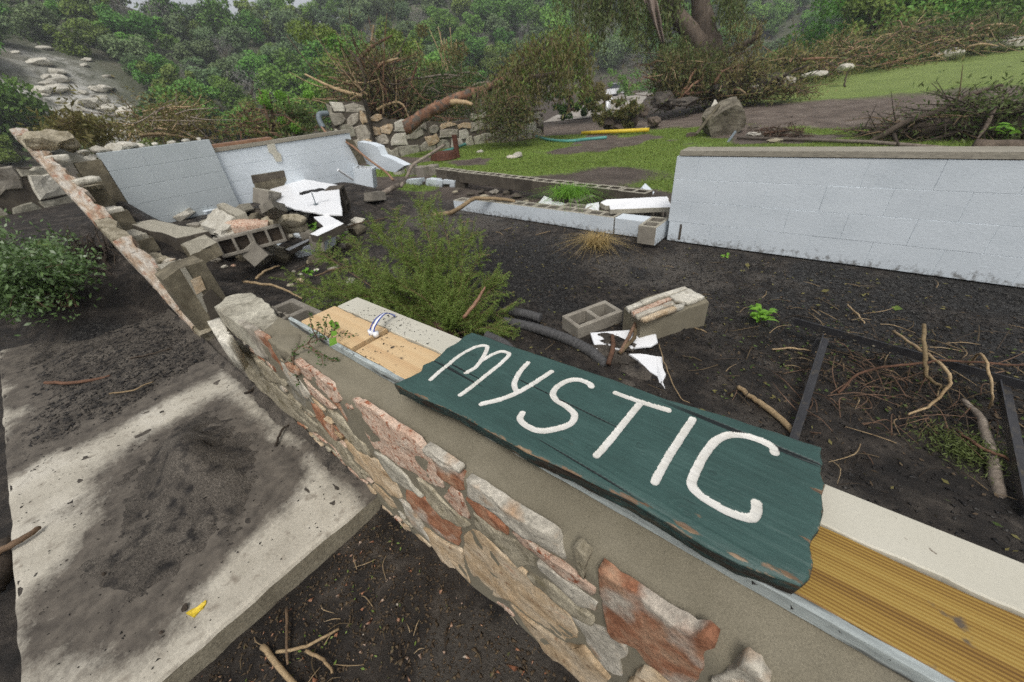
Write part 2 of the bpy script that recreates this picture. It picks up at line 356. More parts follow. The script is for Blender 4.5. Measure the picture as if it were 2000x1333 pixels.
def pg(x, y, z0=0.0):
    """where a line of sight meets the ground"""
    z = z0
    for i in range(12):
        p = pz(x, y, min(z, CAM_H - .02)); z = .5 * z + .5 * hz(p.x, p.y)
    return p
def axis(a, b, st, lo, hi, g=1.09):
    c = list(np.arange(a, b, st)); s = st; v = b
    while v < hi: c.append(v); s *= g; v += s
    c.append(hi); s = st; v = a - st; L = []
    while v > lo: L.append(v); s *= g; v -= s
    L.append(lo); return np.array(L[::-1] + c)
def _late(): pass
gx = axis(-7.4, 2.2, .035, -260, 200); gy = axis(-1.4, 4.8, .035, -90, 330)
GX, GY = np.meshgrid(gx, gy, indexing='ij'); GZ = hgt(GX, GY)
def hz(x, y):
    i = min(max(int(np.searchsorted(gx, x)) - 1, 0), len(gx) - 2); j = min(max(int(np.searchsorted(gy, y)) - 1, 0), len(gy) - 2)
    u = (x - gx[i]) / (gx[i + 1] - gx[i]); v = (y - gy[j]) / (gy[j + 1] - gy[j])
    return float((GZ[i, j] * (1 - u) + GZ[i + 1, j] * u) * (1 - v) + (GZ[i, j + 1] * (1 - u) + GZ[i + 1, j + 1] * u) * v)
nx, ny = GX.shape
V = np.stack([GX, GY, GZ], -1).reshape(-1, 3)
I = np.arange(nx * ny).reshape(nx, ny)
F = np.stack([I[:-1, :-1], I[1:, :-1], I[1:, 1:], I[:-1, 1:]], -1).reshape(-1, 4)
x_, y_ = V[:, 0], V[:, 1]; r_ = np.hypot(x_, y_); a_ = np.degrees(np.arctan2(x_, y_))
def grassmask(x, y):
    x = np.asarray(x, float); y = np.asarray(y, float)
    r = np.hypot(x, y); a = np.degrees(np.arctan2(x, y)); n = fbm(x * .5, y * .5, 0, 4, 77)
    lawn = sst(5.6, 6.6, y + .35 * n) * sst(-13.5, -11.5, x + .5 * n) * (1 - sst(15.2, 16.2, r + 2.0 * sst(-20, -5, a) + .8 * n + 3.2 * sst(-33, -45, -a * -1) * 0))
    bare = np.exp(-((x + 3.2) ** 2 / 2.2 + (y - 7.3) ** 2 / .9)) + np.exp(-((x + 6.6) ** 2 / 1.5 + (y - 9.5) ** 2 / .25)) + .9 * sst(-1.2, .8, x) * (1 - sst(10.0, 11.4, y)) + np.exp(-((x + 4.4) ** 2 / 3 + (y - 6.2) ** 2 / .4))
    lawn = np.clip(lawn * 1.25 - bare * (.8 + .5 * n), 0, 1) * sst(-.40, .3, n + .40)
    far = sst(19.3, 20.8, r + .8 * n) * (1 - sst(39, 40, r)) * sst(-13.5, -10, a - .05 * (r - 20))
    pit = np.exp(-((x + 6.9) ** 2 / .5 + (y - 5.2) ** 2 / .15)) * .9
    left = sst(8.0, 9.5, -x) * sst(.0, -.5, y) * (1 - sst(13, 16, r)) * .8 + np.exp(-((x + 5.9) ** 2 / .5 + (y + .1) ** 2 / .02)) * .9
    return np.clip(np.maximum.reduce([lawn, far, pit, left]), 0, 1), far
GM, FARG = grassmask(x_, y_)
n1 = fbm(x_ * .9, y_ * .9, 0, 4, 88); n2 = fbm(x_ * 2.6, y_ * 2.6, 0, 3, 99)
inside = (y_ > .6) & (y_ < 4.05) & (x_ > -7)
dark = np.clip(np.exp(-((x_ + 2.4) ** 2 / .8 + (y_ - 2.7) ** 2 / .45)) * 1.3 + np.exp(-((x_ + 4.1) ** 2 / .5 + (y_ + .2) ** 2 / .12)) * 1.4 + .75 * sst(-.6, .2, x_) * sst(2.3, 2.9, y_) * (y_ < 4.1) + np.exp(-((x_ + 3.3) ** 2 / .35 + (y_ + .05) ** 2 / .05)) + .5 * n2 * inside, 0, 1)
sand = np.clip(np.exp(-((x_ + 4.3) ** 2 / .4 + (y_ - 3.55) ** 2 / .22)) * 1.3 + np.exp(-((x_ + .42) ** 2 / .12 + (y_ - .16) ** 2 / .06)) * 1.5 + np.exp(-((x_ + 1.2) ** 2 / .25 + (y_ - 3.2) ** 2 / .12)) * .9 + np.exp(-((x_ - .2) ** 2 / .4 + (y_ - 1.2) ** 2 / .12)) * .7 + np.exp(-((x_ + 5.6) ** 2 / .8 + (y_ + .0) ** 2 / .1)) * .6 + .45 * n1 + .12 * inside, 0, 1) * (r_ < 9)
track = np.clip((sst(15.0, 16.5, r_ + .5 * n1 + 2.0 * sst(-20, -5, a_)) * (1 - sst(19.5, 21, r_ + .8 * n1)) * sst(-40, -28, a_) + .8 * sst(38.5, 39.5, r_) * (1 - sst(43, 44, r_)) * sst(-20, -10, a_)) + .55 * sst(4.2, 5, y_) * (r_ < 17) * sst(-14, -11, x_) + .35 * sst(10, 14, r_), 0, 1)
rb_ = hill_base(a_)
hillm = sst(0, 12, r_ - rb_)
screem = np.clip(1.3 - ((a_ + 82.8) ** 2 / 20 + (r_ - 57) ** 2 / 110) + .5 * fbm(x_ / 6, y_ / 6, 0, 3, 4), 0, 1)

def ground_material():
    m = bpy.data.materials.new('ground'); m.use_nodes = True; N, L = m.node_tree.nodes, m.node_tree.links
    b = N['Principled BSDF']; tc = N.new('ShaderNodeTexCoord')
    def noise(sc, det=6, rg=.6):
        n = N.new('ShaderNodeTexNoise'); n.inputs['Scale'].default_value = sc; n.inputs['Detail'].default_value = det; n.inputs['Roughness'].default_value = rg
        L.new(tc.outputs['Object'], n.inputs['Vector']); return n.outputs['Fac']
    def ramp(f, cs):
        c = N.new('ShaderNodeValToRGB'); e = c.color_ramp.elements
        e[0].position, e[0].color = cs[0][0], cs[0][1] + (1,); e[1].position, e[1].color = cs[-1][0], cs[-1][1] + (1,)
        for p, q in cs[1:-1]: k = e.new(p); k.color = q + (1,)
        L.new(f, c.inputs['Fac']); return c.outputs[0]
    def attr(n):
        a = N.new('ShaderNodeAttribute'); a.attribute_name = n; return a.outputs['Fac']
    def mix(f, a, c):
        x = N.new('ShaderNodeMix'); x.data_type = 'RGBA'; L.new(f, x.inputs['Factor']); L.new(a, x.inputs['A']); L.new(c, x.inputs['B']); return x.outputs['Result']
    def sharpen(a, n, k=.5, lo=.42, hi=.62):
        m1 = N.new('ShaderNodeMath'); m1.operation = 'MULTIPLY_ADD'; L.new(n, m1.inputs[0]); m1.inputs[1].default_value = k; L.new(a, m1.inputs[2])
        r = N.new('ShaderNodeMapRange'); r.inputs['From Min'].default_value = lo + k * .5; r.inputs['From Max'].default_value = hi + k * .5; L.new(m1.outputs[0], r.inputs['Value']); return r.outputs[0]
    nf, nm, ng = noise(55, 8, .7), noise(7, 12, .72), noise(1.3, 6)
    soil = ramp(nm, [(.3, (.008, .006, .0045)), (.44, (.022, .017, .013)), (.56, (.055, .044, .034)), (.68, (.13, .108, .085))])
    sandc = ramp(nf, [(.3, (.055, .047, .038)), (.6, (.105, .09, .073)), (.8, (.16, .14, .115))])
    darkc = ramp(noise(38, 9, .75), [(.36, (.006, .0055, .005)), (.52, (.022, .0195, .017)), (.64, (.12, .112, .10))])
    grassc = ramp(nm, [(.3, (.09, .15, .016)), (.5, (.145, .23, .028)), (.7, (.21, .29, .045))])
    farc = ramp(noise(.9, 6), [(.3, (.15, .205, .045)), (.7, (.215, .275, .07))])
    trackc = ramp(noise(2.2, 8), [(.3, (.085, .063, .048)), (.5, (.14, .107, .083)), (.7, (.21, .17, .137))])
    hillc = ramp(noise(.16, 8, .7), [(.3, (.035, .045, .02)), (.5, (.075, .08, .045)), (.66, (.13, .12, .085)), (.8, (.30, .28, .24))])
    c = mix(sharpen(attr('sand'), nm, .6), soil, sandc)
    c = mix(sharpen(attr('dark'), nm, .6), c, darkc)
    c = mix(attr('track'), c, trackc)
    c = mix(sharpen(attr('grass'), noise(16, 6), .7, .38, .6), c, grassc)
    c = mix(attr('farg'), c, farc)
    c = mix(attr('hill'), c, hillc)
    c = mix(attr('scree'), c, ramp(noise(.5, 8, .75), [(.38, (.05, .055, .04)), (.47, (.22, .21, .18)), (.55, (.45, .44, .40)), (.66, (.60, .58, .54))]))
    L.new(c, b.inputs['Base Color']); b.inputs['Specular IOR Level'].default_value = .45
    rw = N.new('ShaderNodeMapRange'); rw.inputs['From Min'].default_value = .35; rw.inputs['From Max'].default_value = .62; rw.inputs['To Min'].default_value = .42; rw.inputs['To Max'].default_value = .85; L.new(noise(2.4, 8, .65), rw.inputs['Value'])
    gd = N.new('ShaderNodeMath'); gd.operation = 'MAXIMUM'; L.new(rw.outputs[0], gd.inputs[0]); L.new(attr('dry'), gd.inputs[1]); L.new(gd.outputs[0], b.inputs['Roughness'])
    ad = N.new('ShaderNodeMath'); ad.operation = 'ADD'; L.new(nf, ad.inputs[0]); L.new(noise(180, 6, .7), ad.inputs[1])
    bp = N.new('ShaderNodeBump'); bp.inputs['Strength'].default_value = 1.0; bp.inputs['Distance'].default_value = .02
    L.new(ad.outputs[0], bp.inputs['Height']); L.new(bp.outputs[0], b.inputs['Normal'])
    return m
M['ground'] = ground_material()
g = add('ground', V, F, M['ground'], smooth=True, loc=(0, 0, 0), col={'grass': GM, 'farg': FARG, 'dark': dark, 'sand': sand, 'track': track, 'hill': hillm, 'dry': .85 * ((r_ > 7) | (GM > .3)), 'scree': screem})
tag(g, 'dark flood mud, lawn and wooded valley side', kind='structure')

# ================================================================== concrete doorstep slab with silt on it
def slab_material():
    m = pmat('slab_concrete', [(.3, (.34, .31, .25)), (.55, (.46, .425, .35)), (.75, (.54, .505, .43))], 4, rough=.9, bump=.35, bscale=60, detail=8, speck=((.22, .19, .15), 20, .57, .75), bdist=.006, grit=.12)
    N, L = m.node_tree.nodes, m.node_tree.links; b = N['Principled BSDF']; src = b.inputs['Base Color'].links[0].from_socket
    tc = N.new('ShaderNodeTexCoord')
    def noise(sc, det, rg):
        n = N.new('ShaderNodeTexNoise'); n.inputs['Scale'].default_value = sc; n.inputs['Detail'].default_value = det; n.inputs['Roughness'].default_value = rg; L.new(tc.outputs['Object'], n.inputs['Vector']); return n.outputs['Fac']
    at = N.new('ShaderNodeAttribute'); at.attribute_name = 'silt'
    a1 = N.new('ShaderNodeMath'); a1.operation = 'MULTIPLY_ADD'; L.new(noise(9, 9, .72), a1.inputs[0]); a1.inputs[1].default_value = 1.3; L.new(at.outputs['Fac'], a1.inputs[2])
    a2 = N.new('ShaderNodeMath'); a2.operation = 'MULTIPLY_ADD'; L.new(noise(70, 5, .7), a2.inputs[0]); a2.inputs[1].default_value = .5; L.new(a1.outputs[0], a2.inputs[2])
    mr = N.new('ShaderNodeMapRange'); mr.inputs['From Min'].default_value = 1.2; mr.inputs['From Max'].default_value = 1.75; L.new(a2.outputs[0], mr.inputs['Value'])
    cr = N.new('ShaderNodeValToRGB'); cr.color_ramp.elements[0].position = .3; cr.color_ramp.elements[0].color = (.05, .043, .036, 1); cr.color_ramp.elements[1].position = .7; cr.color_ramp.elements[1].color = (.15, .13, .105, 1); L.new(noise(14, 8, .7), cr.inputs['Fac'])
    mx = N.new('ShaderNodeMix'); mx.data_type = 'RGBA'; L.new(mr.outputs[0], mx.inputs['Factor']); L.new(src, mx.inputs['A']); L.new(cr.outputs[0], mx.inputs['B']); L.new(mx.outputs['Result'], b.inputs['Base Color'])
slab_material()
pmat('slab_side', [(.3, (.20, .175, .125)), (.7, (.30, .27, .20))], 6, rough=.95, bump=.5, bscale=50)
def poly_sd(px_, py_, poly):
    """signed distance, positive inside"""
    P = np.array(poly); d = np.full(px_.shape, 1e9); ins = np.zeros(px_.shape, bool)
    for k in range(len(P)):
        a, b = P[k], P[(k + 1) % len(P)]; e = b - a; w0, w1 = px_ - a[0], py_ - a[1]
        t = np.clip((w0 * e[0] + w1 * e[1]) / (e @ e), 0, 1); d = np.minimum(d, np.hypot(w0 - e[0] * t, w1 - e[1] * t))
        c = ((a[1] <= py_) & (b[1] > py_)) | ((b[1] <= py_) & (a[1] > py_))
        with np.errstate(divide='ignore', invalid='ignore'):
            xi = a[0] + (py_ - a[1]) * e[0] / (e[1] if abs(e[1]) > 1e-12 else 1e-12)
        ins ^= c & (px_ < xi)
    return np.where(ins, d, -d)
def pl(pts, z=0.0): return [tuple(pz(x, y, z))[:2] for x, y in pts]
pmat('silt', [(.3, (.055, .047, .038)), (.5, (.105, .09, .073)), (.7, (.155, .135, .11))], 5, rough=.8, bump=1.0, bscale=70, detail=11, speck=((.025, .022, .020), 16, .5, .7), bdist=.016, grit=.4)
patches = [('silt', pl([(180, 960), (300, 850), (425, 785), (520, 850), (545, 925), (520, 985), (440, 1060), (330, 1180), (255, 1235), (120, 1220), (100, 1180), (190, 1060)]), .010),
           ('silt', pl([(-40, 960), (60, 895), (180, 835), (300, 785), (420, 715), (500, 665), (470, 600), (330, 560), (120, 600), (20, 700), (60, 780), (40, 850)]), .030)]
sx = np.arange(-5.6, -1.24 + .001, .025); sx = np.append(sx[sx < -1.26], [-1.262, -1.245, -1.238]); syy = np.append(np.array([-.748, -.742, -.72]), np.arange(-.69, .44, .025))
SX, SY = np.meshgrid(sx, syy, indexing='ij')
SZ = .0 + .0015 * fbm(SX * 3, SY * 3, 0, 3, 3)
SX = SX + np.where(SX > -1.3, .006 * fbm(SY * 9, SY * 3, 0, 3, 8), 0)
SY = SY + np.where(SY < -.7, .005 * fbm(SX * 7, SX * 3, 0, 3, 18), 0)
SZ = SZ - np.where(sx > -1.24, .016, np.where(sx > -1.25, .005, 0))[:, None] - np.where(syy < -.745, .014, np.where(syy < -.74, .004, 0))[None, :]
nx, ny = SX.shape; I = np.arange(nx * ny).reshape(nx, ny)
Fs = np.stack([I[:-1, :-1], I[1:, :-1], I[1:, 1:], I[:-1, 1:]], -1).reshape(-1, 4).tolist(); fm = [0] * len(Fs)
Vs = np.stack([SX, SY, SZ], -1).reshape(-1, 3).tolist()
loop = [(i, 0) for i in range(nx)] + [(nx - 1, j) for j in range(1, ny)]
b0 = len(Vs)
for (i, j) in loop: Vs.append((SX[i, j], SY[i, j], -.22))
for k in range(len(loop) - 1):
    Fs.append((I[loop[k]], b0 + k, b0 + k + 1, I[loop[k + 1]])); fm.append(1)
siltA = np.full(SX.shape, 0.0)
for _, poly, th in patches: siltA = np.maximum(siltA, 1.15 * sst(-.24, .10, poly_sd(SX, SY, poly) + .06 * fbm(SX * 3.5, SY * 3.5, 0, 3, 35)))
siltA = np.maximum(siltA, .85 * sst(.22, .36, SY)) + .10 + .26 * fbm(SX * 2.2, SY * 2.2, 0, 3, 33) * sst(.02, .2, -1.3 - SX)
slab = add('doorstep_pavement', Vs, [tuple(f) for f in Fs], [M['slab_concrete'], M['slab_side']], smooth=False, fm=fm, col={'silt': np.concatenate([siltA.ravel(), np.zeros(len(Vs) - siltA.size)])})
tag(slab, 'pale concrete doorstep slab spattered with silt', kind='structure')

mx_ = np.arange(-5.4, -1.26, .018); my_ = np.arange(-.735, .365, .018)
MX, MY = np.meshgrid(mx_, my_, indexing='ij'); MZ = np.full(MX.shape, -.01)
for i, (_, poly, th) in enumerate(patches):
    sd = poly_sd(MX, MY, poly)
    nn = fbm(MX * 7, MY * 7, 0, 5, 60 + i)
    h = np.clip((sd - .10 + .07 * nn) / .20, -.4, 1.0) * th + .004 * fbm(MX * 22, MY * 22, 0, 3, 70 + i)
    MZ = np.maximum(MZ, h)
mc = pz(385, 905); MZ = MZ + np.where(MZ > 0, 1, 0) * (.13 * np.exp(-((MX - mc.x) ** 2 / .07 + (MY - mc.y) ** 2 / .013)))
MZ = MZ + .03 * sst(.30, .37, MY + .03 * fbm(MX * 5, MY, 0, 2, 93)) * sst(-1.3, -1.6, MX) * sst(0, -.2, MX)
nx, ny = MX.shape; I = np.arange(nx * ny).reshape(nx, ny)
Fm = np.stack([I[:-1, :-1], I[1:, :-1], I[1:, 1:], I[:-1, 1:]], -1).reshape(-1, 4)
zz = MZ.reshape(-1)[Fm].max(1); Fm = Fm[zz > -.002]
mud = add('silt_layer', np.stack([MX, MY, MZ], -1).reshape(-1, 3), Fm, M['silt'], smooth=True)
tag(mud, 'grey brown flood silt heaped on the concrete doorstep', kind='stuff')

# ================================================================== front stone wall under the sign
FACE = .366
ZS = .70
wall = thing('stone_wall', 'low stone-faced wall with cement ledge, carrying the green sign', 'wall', (-.4, .5, -.12))
xs = np.concatenate([np.arange(-2.02, 1.7, .018)])
prof = [(-.30, .000), (-.05, .000), (.15, .0), (.3, .0), (.45, .0), (.58, .000), (.606, .001), (.623, .005), (.634, .013), (.642, .026), (.648, .045), (.653, .07), (.657, .100), (.660, .128)]
PZ = np.array([p[0] for p in prof]); PYv = np.array([p[1] for p in prof])
WX, K = np.meshgrid(xs, np.arange(len(prof)), indexing='ij')
WY = FACE + PYv[K] + .006 * fbm(WX * 6, PZ[K] * 6, 0, 4, 5) * np.where(K < 12, 1, .2)
WZ = PZ[K] + .006 * fbm(WX * 5, PYv[K] * 12, 2, 4, 6) * (K > 5)
nx, ny = WX.shape; I = np.arange(nx * ny).reshape(nx, ny)
F = np.stack([I[:-1, :-1], I[1:, :-1], I[1:, 1:], I[:-1, 1:]], -1).reshape(-1, 4)
add('cement_ledge', np.stack([WX, WY, WZ], -1).reshape(-1, 3), F, M['mortar'], wall, smooth=True)
mb = MB(); mb.box((-1.72, .40, -.3), (1.7, .745, .61)); mb.box((-2.36, .41, -.3), (-1.722, .74, .40), j=.01); mb.build('block_core', M['concrete_block'], wall)
mb = MB(); mb.box((-1.62, .505, .6105), (1.7, .66, .650)); mb.build('bond_beam', M['concrete_dark'], wall)

def plate_stone(name, pts, mat, parent, depth=.02, proud=.012, seed=0, plane='Y', base=FACE, jag=.0035, sub=3):
    """an irregular flat stone whose face looks towards -Y, outline given in (x, z)"""
    P = np.array(pts, float); r = random.Random(seed)
    out = []
    for k in range(len(P)):
        a, b = P[k], P[(k + 1) % len(P)]; L_ = np.hypot(*(b - a)); n = max(2, min(7, int(L_ / .018)))
        for q in range(n):
            p = a + (b - a) * q / n
            out.append(p + np.array([r.uniform(-jag, jag), r.uniform(-jag, jag)]) * (.3 if q == 0 else 1))
    O = np.array(out); c = O.mean(0); n = len(O); V = []; F = []
    rings = [(1.0, -depth), (1.0, proud * .35), (.985, proud * .8), (.95, proud), (.78, proud), (.52, proud), (.26, proud)]
    for i, (s, d) in enumerate(rings):
        for p in O:
            q = c + (p - c) * s
            V.append((q[0], base - d, q[1]))
    for i in range(len(rings) - 1):
        for k in range(n): F.append((i * n + k, i * n + (k + 1) % n, (i + 1) * n + (k + 1) % n, (i + 1) * n + k))
    V = np.array(V); nn = fbm(V[:, 0] * 16 + seed, V[:, 2] * 16, 0, 4, seed); lv = np.repeat(np.arange(len(rings)), n)
    V[:, 1] -= np.where(lv > 1, .0065, np.where(lv > 0, .003, 0)) * nn; V = [tuple(v) for v in V]
    V.append((c[0], base - proud, c[1])); m_ = (len(rings) - 1) * n
    for k in range(n): F.append((m_ + k, m_ + (k + 1) % n, len(V) - 1))
    return add(name, V, F, mat, parent, smooth=True)
STONES = [
 ('stone_pink', [(684,783),(707,793),(748,822),(810,864),(840,906),(856,932),(866,955),(844,950),(810,932),(772,904),(730,878),(710,846),(698,814)]),
 ('stone_red', [(848,901),(872,910),(898,934),(906,960),(894,961),(856,926)]),
 ('stone_white', [(826,875),(850,890),(892,918),(896,927),(864,910),(826,884)]),
 ('stone_pink', [(880,952),(900,968),(916,1016),(890,998),(864,972)]),
 ('stone_grey', [(730,882),(752,896),(792,930),(806,952),(826,972),(800,962),(770,938),(746,912)]),
 ('stone_olive', [(812,934),(842,954),(880,996),(917,1029),(908,1034),(866,1013),(831,978)]),
 ('stone_red', [(791,959),(824,971),(866,1006),(898,1034),(894,1069),(866,1053),(824,1020),(796,985)]),
 ('stone_white', [(908,938),(936,954),(985,989),(1038,1022),(1083,1052),(1104,1097),(1066,1076),(1013,1041),(964,1003),(912,968)]),
 ('stone_red', [(910,973),(936,985),(985,1025),(991,1048),(964,1038),(929,1006)]),
 ('stone_olive', [(922,1003),(964,1041),(1013,1066),(1041,1094),(1041,1111),(1013,1108),(978,1073),(926,1031)]),
 ('stone_tan', [(905,1047),(920,1037),(940,1045),(975,1082),(1020,1117),(1060,1155),(1085,1180),(1112,1212),(1127,1240),(1125,1250),(1102,1255),(1045,1217),(995,1175),(940,1160),(920,1125),(902,1082)]),
 ('stone_tan', [(995,1182),(1045,1222),(1102,1259),(1140,1265),(1192,1327),(1160,1350),(1082,1290),(1032,1232)]),
 ('stone_olive', [(1027,1122),(1060,1138),(1095,1165),(1157,1210),(1157,1224),(1120,1207),(1082,1174),(1040,1140)]),
 ('stone_white', [(1049,1097),(1082,1117),(1120,1150),(1165,1182),(1162,1195),(1127,1185),(1085,1147),(1052,1112)]),
 ('stone_pink', [(999,1040),(1020,1050),(1060,1080),(1107,1110),(1162,1152),(1155,1167),(1115,1140),(1057,1100),(1010,1060)]),
 ('stone_white', [(1115,1206),(1145,1220),(1190,1237),(1215,1257),(1225,1282),(1210,1292),(1214,1326),(1182,1307),(1152,1270)]),
 ('stone_olive', [(1117,1069),(1127,1072),(1146,1092),(1142,1132),(1130,1120)]),
 ('stone_red', [(1166,1124),(1169,1112),(1201,1139),(1243,1165),(1296,1203),(1335,1224),(1354,1239),(1379,1241),(1400,1260),(1394,1271),(1375,1277),(1375,1311),(1362,1333),(1320,1345),(1260,1298),(1241,1273),(1192,1241),(1179,1207)]),
 ('stone_tan', [(1222,1338),(1255,1305),(1285,1318),(1318,1352),(1290,1400),(1240,1390)]),
 ('stone_white', [(1385,1333),(1420,1310),(1455,1295),(1480,1312),(1500,1345),(1470,1400),(1410,1390)]),
 ('stone_red', [(495,648),(515,661),(537,697),(555,729),(551,733),(537,727),(515,693),(501,666)]),
 ('stone_grey', [(461,628),(494,646),(508,672),(526,704),(501,693),(479,661)]),
 ('stone_white', [(549,709),(566,722),(605,772),(602,780),(573,754),(553,727)]),
 ('stone_pink', [(573,704),(603,727),(640,754),(667,783),(656,787),(623,760),(591,733)]),
 ('stone_pink', [(591,740),(625,772),(656,800),(640,800),(605,772)]),
 ('stone_olive', [(454,668),(486,693),(537,731),(553,754),(520,745),(480,715),(455,690)]),
 ('stone_olive', [(456,692),(490,725),(540,760),(600,815),(640,850),(612,845),(545,797),(486,742)]),
 ('stone_red', [(606,786),(620,795),(640,830),(660,862),(645,850),(620,825)]),
 ('stone_olive', [(640,800),(665,815),(690,850),(712,868),(725,895),(700,880),(670,850),(648,820)]),
 ('stone_tan', [(672,860),(700,885),(735,900),(770,945),(785,975),(755,965),(720,930),(690,900)]),
 ('stone_red', [(640,770),(668,790),(690,818),(705,848),(690,838),(660,805)]),
 ('stone_white', [(779,974),(800,990),(825,1030),(842,1060),(815,1040),(790,1005)]),
 ('stone_tan', [(824,1031),(850,1050),(901,1078),(905,1108),(920,1139),(880,1111),(845,1073)]),
 ('stone_grey', [(560,745),(590,762),(612,790),(600,800),(575,780)]),
 ('stone_olive', [(612,800),(640,840),(668,872),(690,905),(720,940),(700,930),(660,885),(625,840)]),
]
for i, (mn, poly) in enumerate(STONES):
    pts = [(p.x, p.z) for p in (py(x, y, FACE - .006) for x, y in poly)]
    plate_stone('stone', pts, M[mn], wall, proud=.003 + .006 * ((i * 37) % 10) / 10, seed=i + 3)
def _inside(px_, pz_, poly): return poly_sd(px_, pz_, poly) > -.006
OX, OZ = np.meshgrid(np.arange(-2.25, 1.0, .004), np.arange(-.14, .625, .004), indexing='ij'); occ = np.zeros(OX.shape, bool)
for mn, poly in STONES:
    pp_ = [(p.x, p.z) for p in (py(x, y, FACE - .006) for x, y in poly)]; xs_ = [p[0] for p in pp_]
    c_ = (OX[:, 0] > min(xs_) - .02) & (OX[:, 0] < max(xs_) + .02)
    if c_.any(): occ[c_] |= _inside(OX[c_], OZ[c_], pp_)
rf = np.random.default_rng(17); nfill = 0
for a_max, tries_ in ((.12, 500), (.075, 900), (.045, 1600), (.026, 1600)):
    for _ in range(tries_):
        if nfill > 150: break
        cx, cz = rf.uniform(-2.2, .9), rf.uniform(-.13, .60); a1 = a_max * rf.uniform(.7, 1.1); b1 = a1 * rf.uniform(.22, .5); th_ = rf.normal() * .12
        an = np.linspace(0, 6.283, 11)[:-1] + rf.uniform(-.2, .2, 10); rd_ = rf.uniform(.78, 1.12, 10); u_, w_ = np.cos(an) * a1 * rd_, np.sin(an) * b1 * rd_
        P_ = np.stack([cx + u_ * math.cos(th_) - w_ * math.sin(th_), cz + u_ * math.sin(th_) + w_ * math.cos(th_)], 1)
        if P_[:, 1].max() > .612: continue
        Pt = np.concatenate([P_, cx * 0 + (P_ + [[cx, cz]]) / 2, [[cx, cz]]]); i_ = ((Pt[:, 0] + 2.25) / .004).astype(int); j_ = ((Pt[:, 1] + .14) / .004).astype(int)
        if (i_ < 0).any() or (j_ < 0).any() or (i_ >= OX.shape[0]).any() or (j_ >= OX.shape[1]).any() or occ[i_, j_].any(): continue
        c_ = (OX[:, 0] > P_[:, 0].min() - .02) & (OX[:, 0] < P_[:, 0].max() + .02); occ[c_] |= _inside(OX[c_], OZ[c_], P_.tolist())
        plate_stone('stone', P_.tolist(), M[['stone_olive', 'stone_tan', 'stone_pink', 'stone_red', 'stone_tan', 'stone_pink', 'stone_tan', 'stone_white'][rf.integers(8)]], wall, proud=rf.uniform(.002, .010), seed=200 + nfill); nfill += 1
print('filler stones', nfill)
# broken left end of the wall: grey cap stone, pale corner stone, mortar lump, open block cores
def flat_stone(name, poly, z, th, mat, parent, seed=0, jag=.004, amp=.004, step=.02, tilt=None):
    """an irregular slab lying level, outline in (x, y)"""
    r = random.Random(seed); P = [np.array(p, float)[:2] for p in poly]; out = []
    for k in range(len(P)):
        a, b = P[k], P[(k + 1) % len(P)]; n = max(2, min(8, int(np.hypot(*(b - a)) / step)))
        for q in range(n): out.append(a + (b - a) * q / n + np.array([r.uniform(-jag, jag), r.uniform(-jag, jag)]) * (.3 if q == 0 else 1))
    O = np.array(out); c = O.mean(0); n = len(O); V = []; F = []
    for i, (s, d) in enumerate([(.985, -th), (1.0, -th * .5), (1.0, -th * .12), (.97, 0), (.7, 0), (.35, 0)]):
        for p in O:
            q = c + (p - c) * s
            V.append((q[0], q[1], z + d + amp * float(fbm(q[0] * 12 + seed, q[1] * 12, d * 20, 3, seed)) + (tilt[0] * (q[0] - c[0]) + tilt[1] * (q[1] - c[1]) if tilt else 0)))
    for i in range(5):
        for k in range(n): F.append((i * n + k, i * n + (k + 1) % n, (i + 1) * n + (k + 1) % n, (i + 1) * n + k))
    V.append((c[0], c[1], z)); F += [(5 * n + k, 5 * n + (k + 1) % n, len(V) - 1) for k in range(n)]
    F.append(tuple(range(n - 1, -1, -1)))
    return add(name, V, F, mat, parent, smooth=(amp < .0079))
CAPS = [(418, 600, .665), (440, 581, .668), (463, 574, .668), (490, 571, .66), (526, 594, .664), (544, 621, .662), (524, 640, .655), (506, 650, .65), (468, 636, .648), (440, 618, .655)]
flat_stone('mortar_patch', [pz(x, y, .655) for x, y in ((508,652),(545,622),(575,628),(592,648),(586,668),(570,692),(545,682),(522,664))], .655, .06, M['mortar'], wall, 9, amp=.003)
flat_stone('corner_stone', [py(x, y, .33).xy if False else pz(x, y, .56) for x, y in ((403,627),(427,618),(445,645),(455,660),(447,672),(428,664),(411,640))], .56, .17, M['limestone'], wall, 12, amp=.006)
V_, F_ = rock((-2.33, .44, .52), (.07, .09, .10), 4); add('stone', V_, F_, M['stone_olive'], wall)

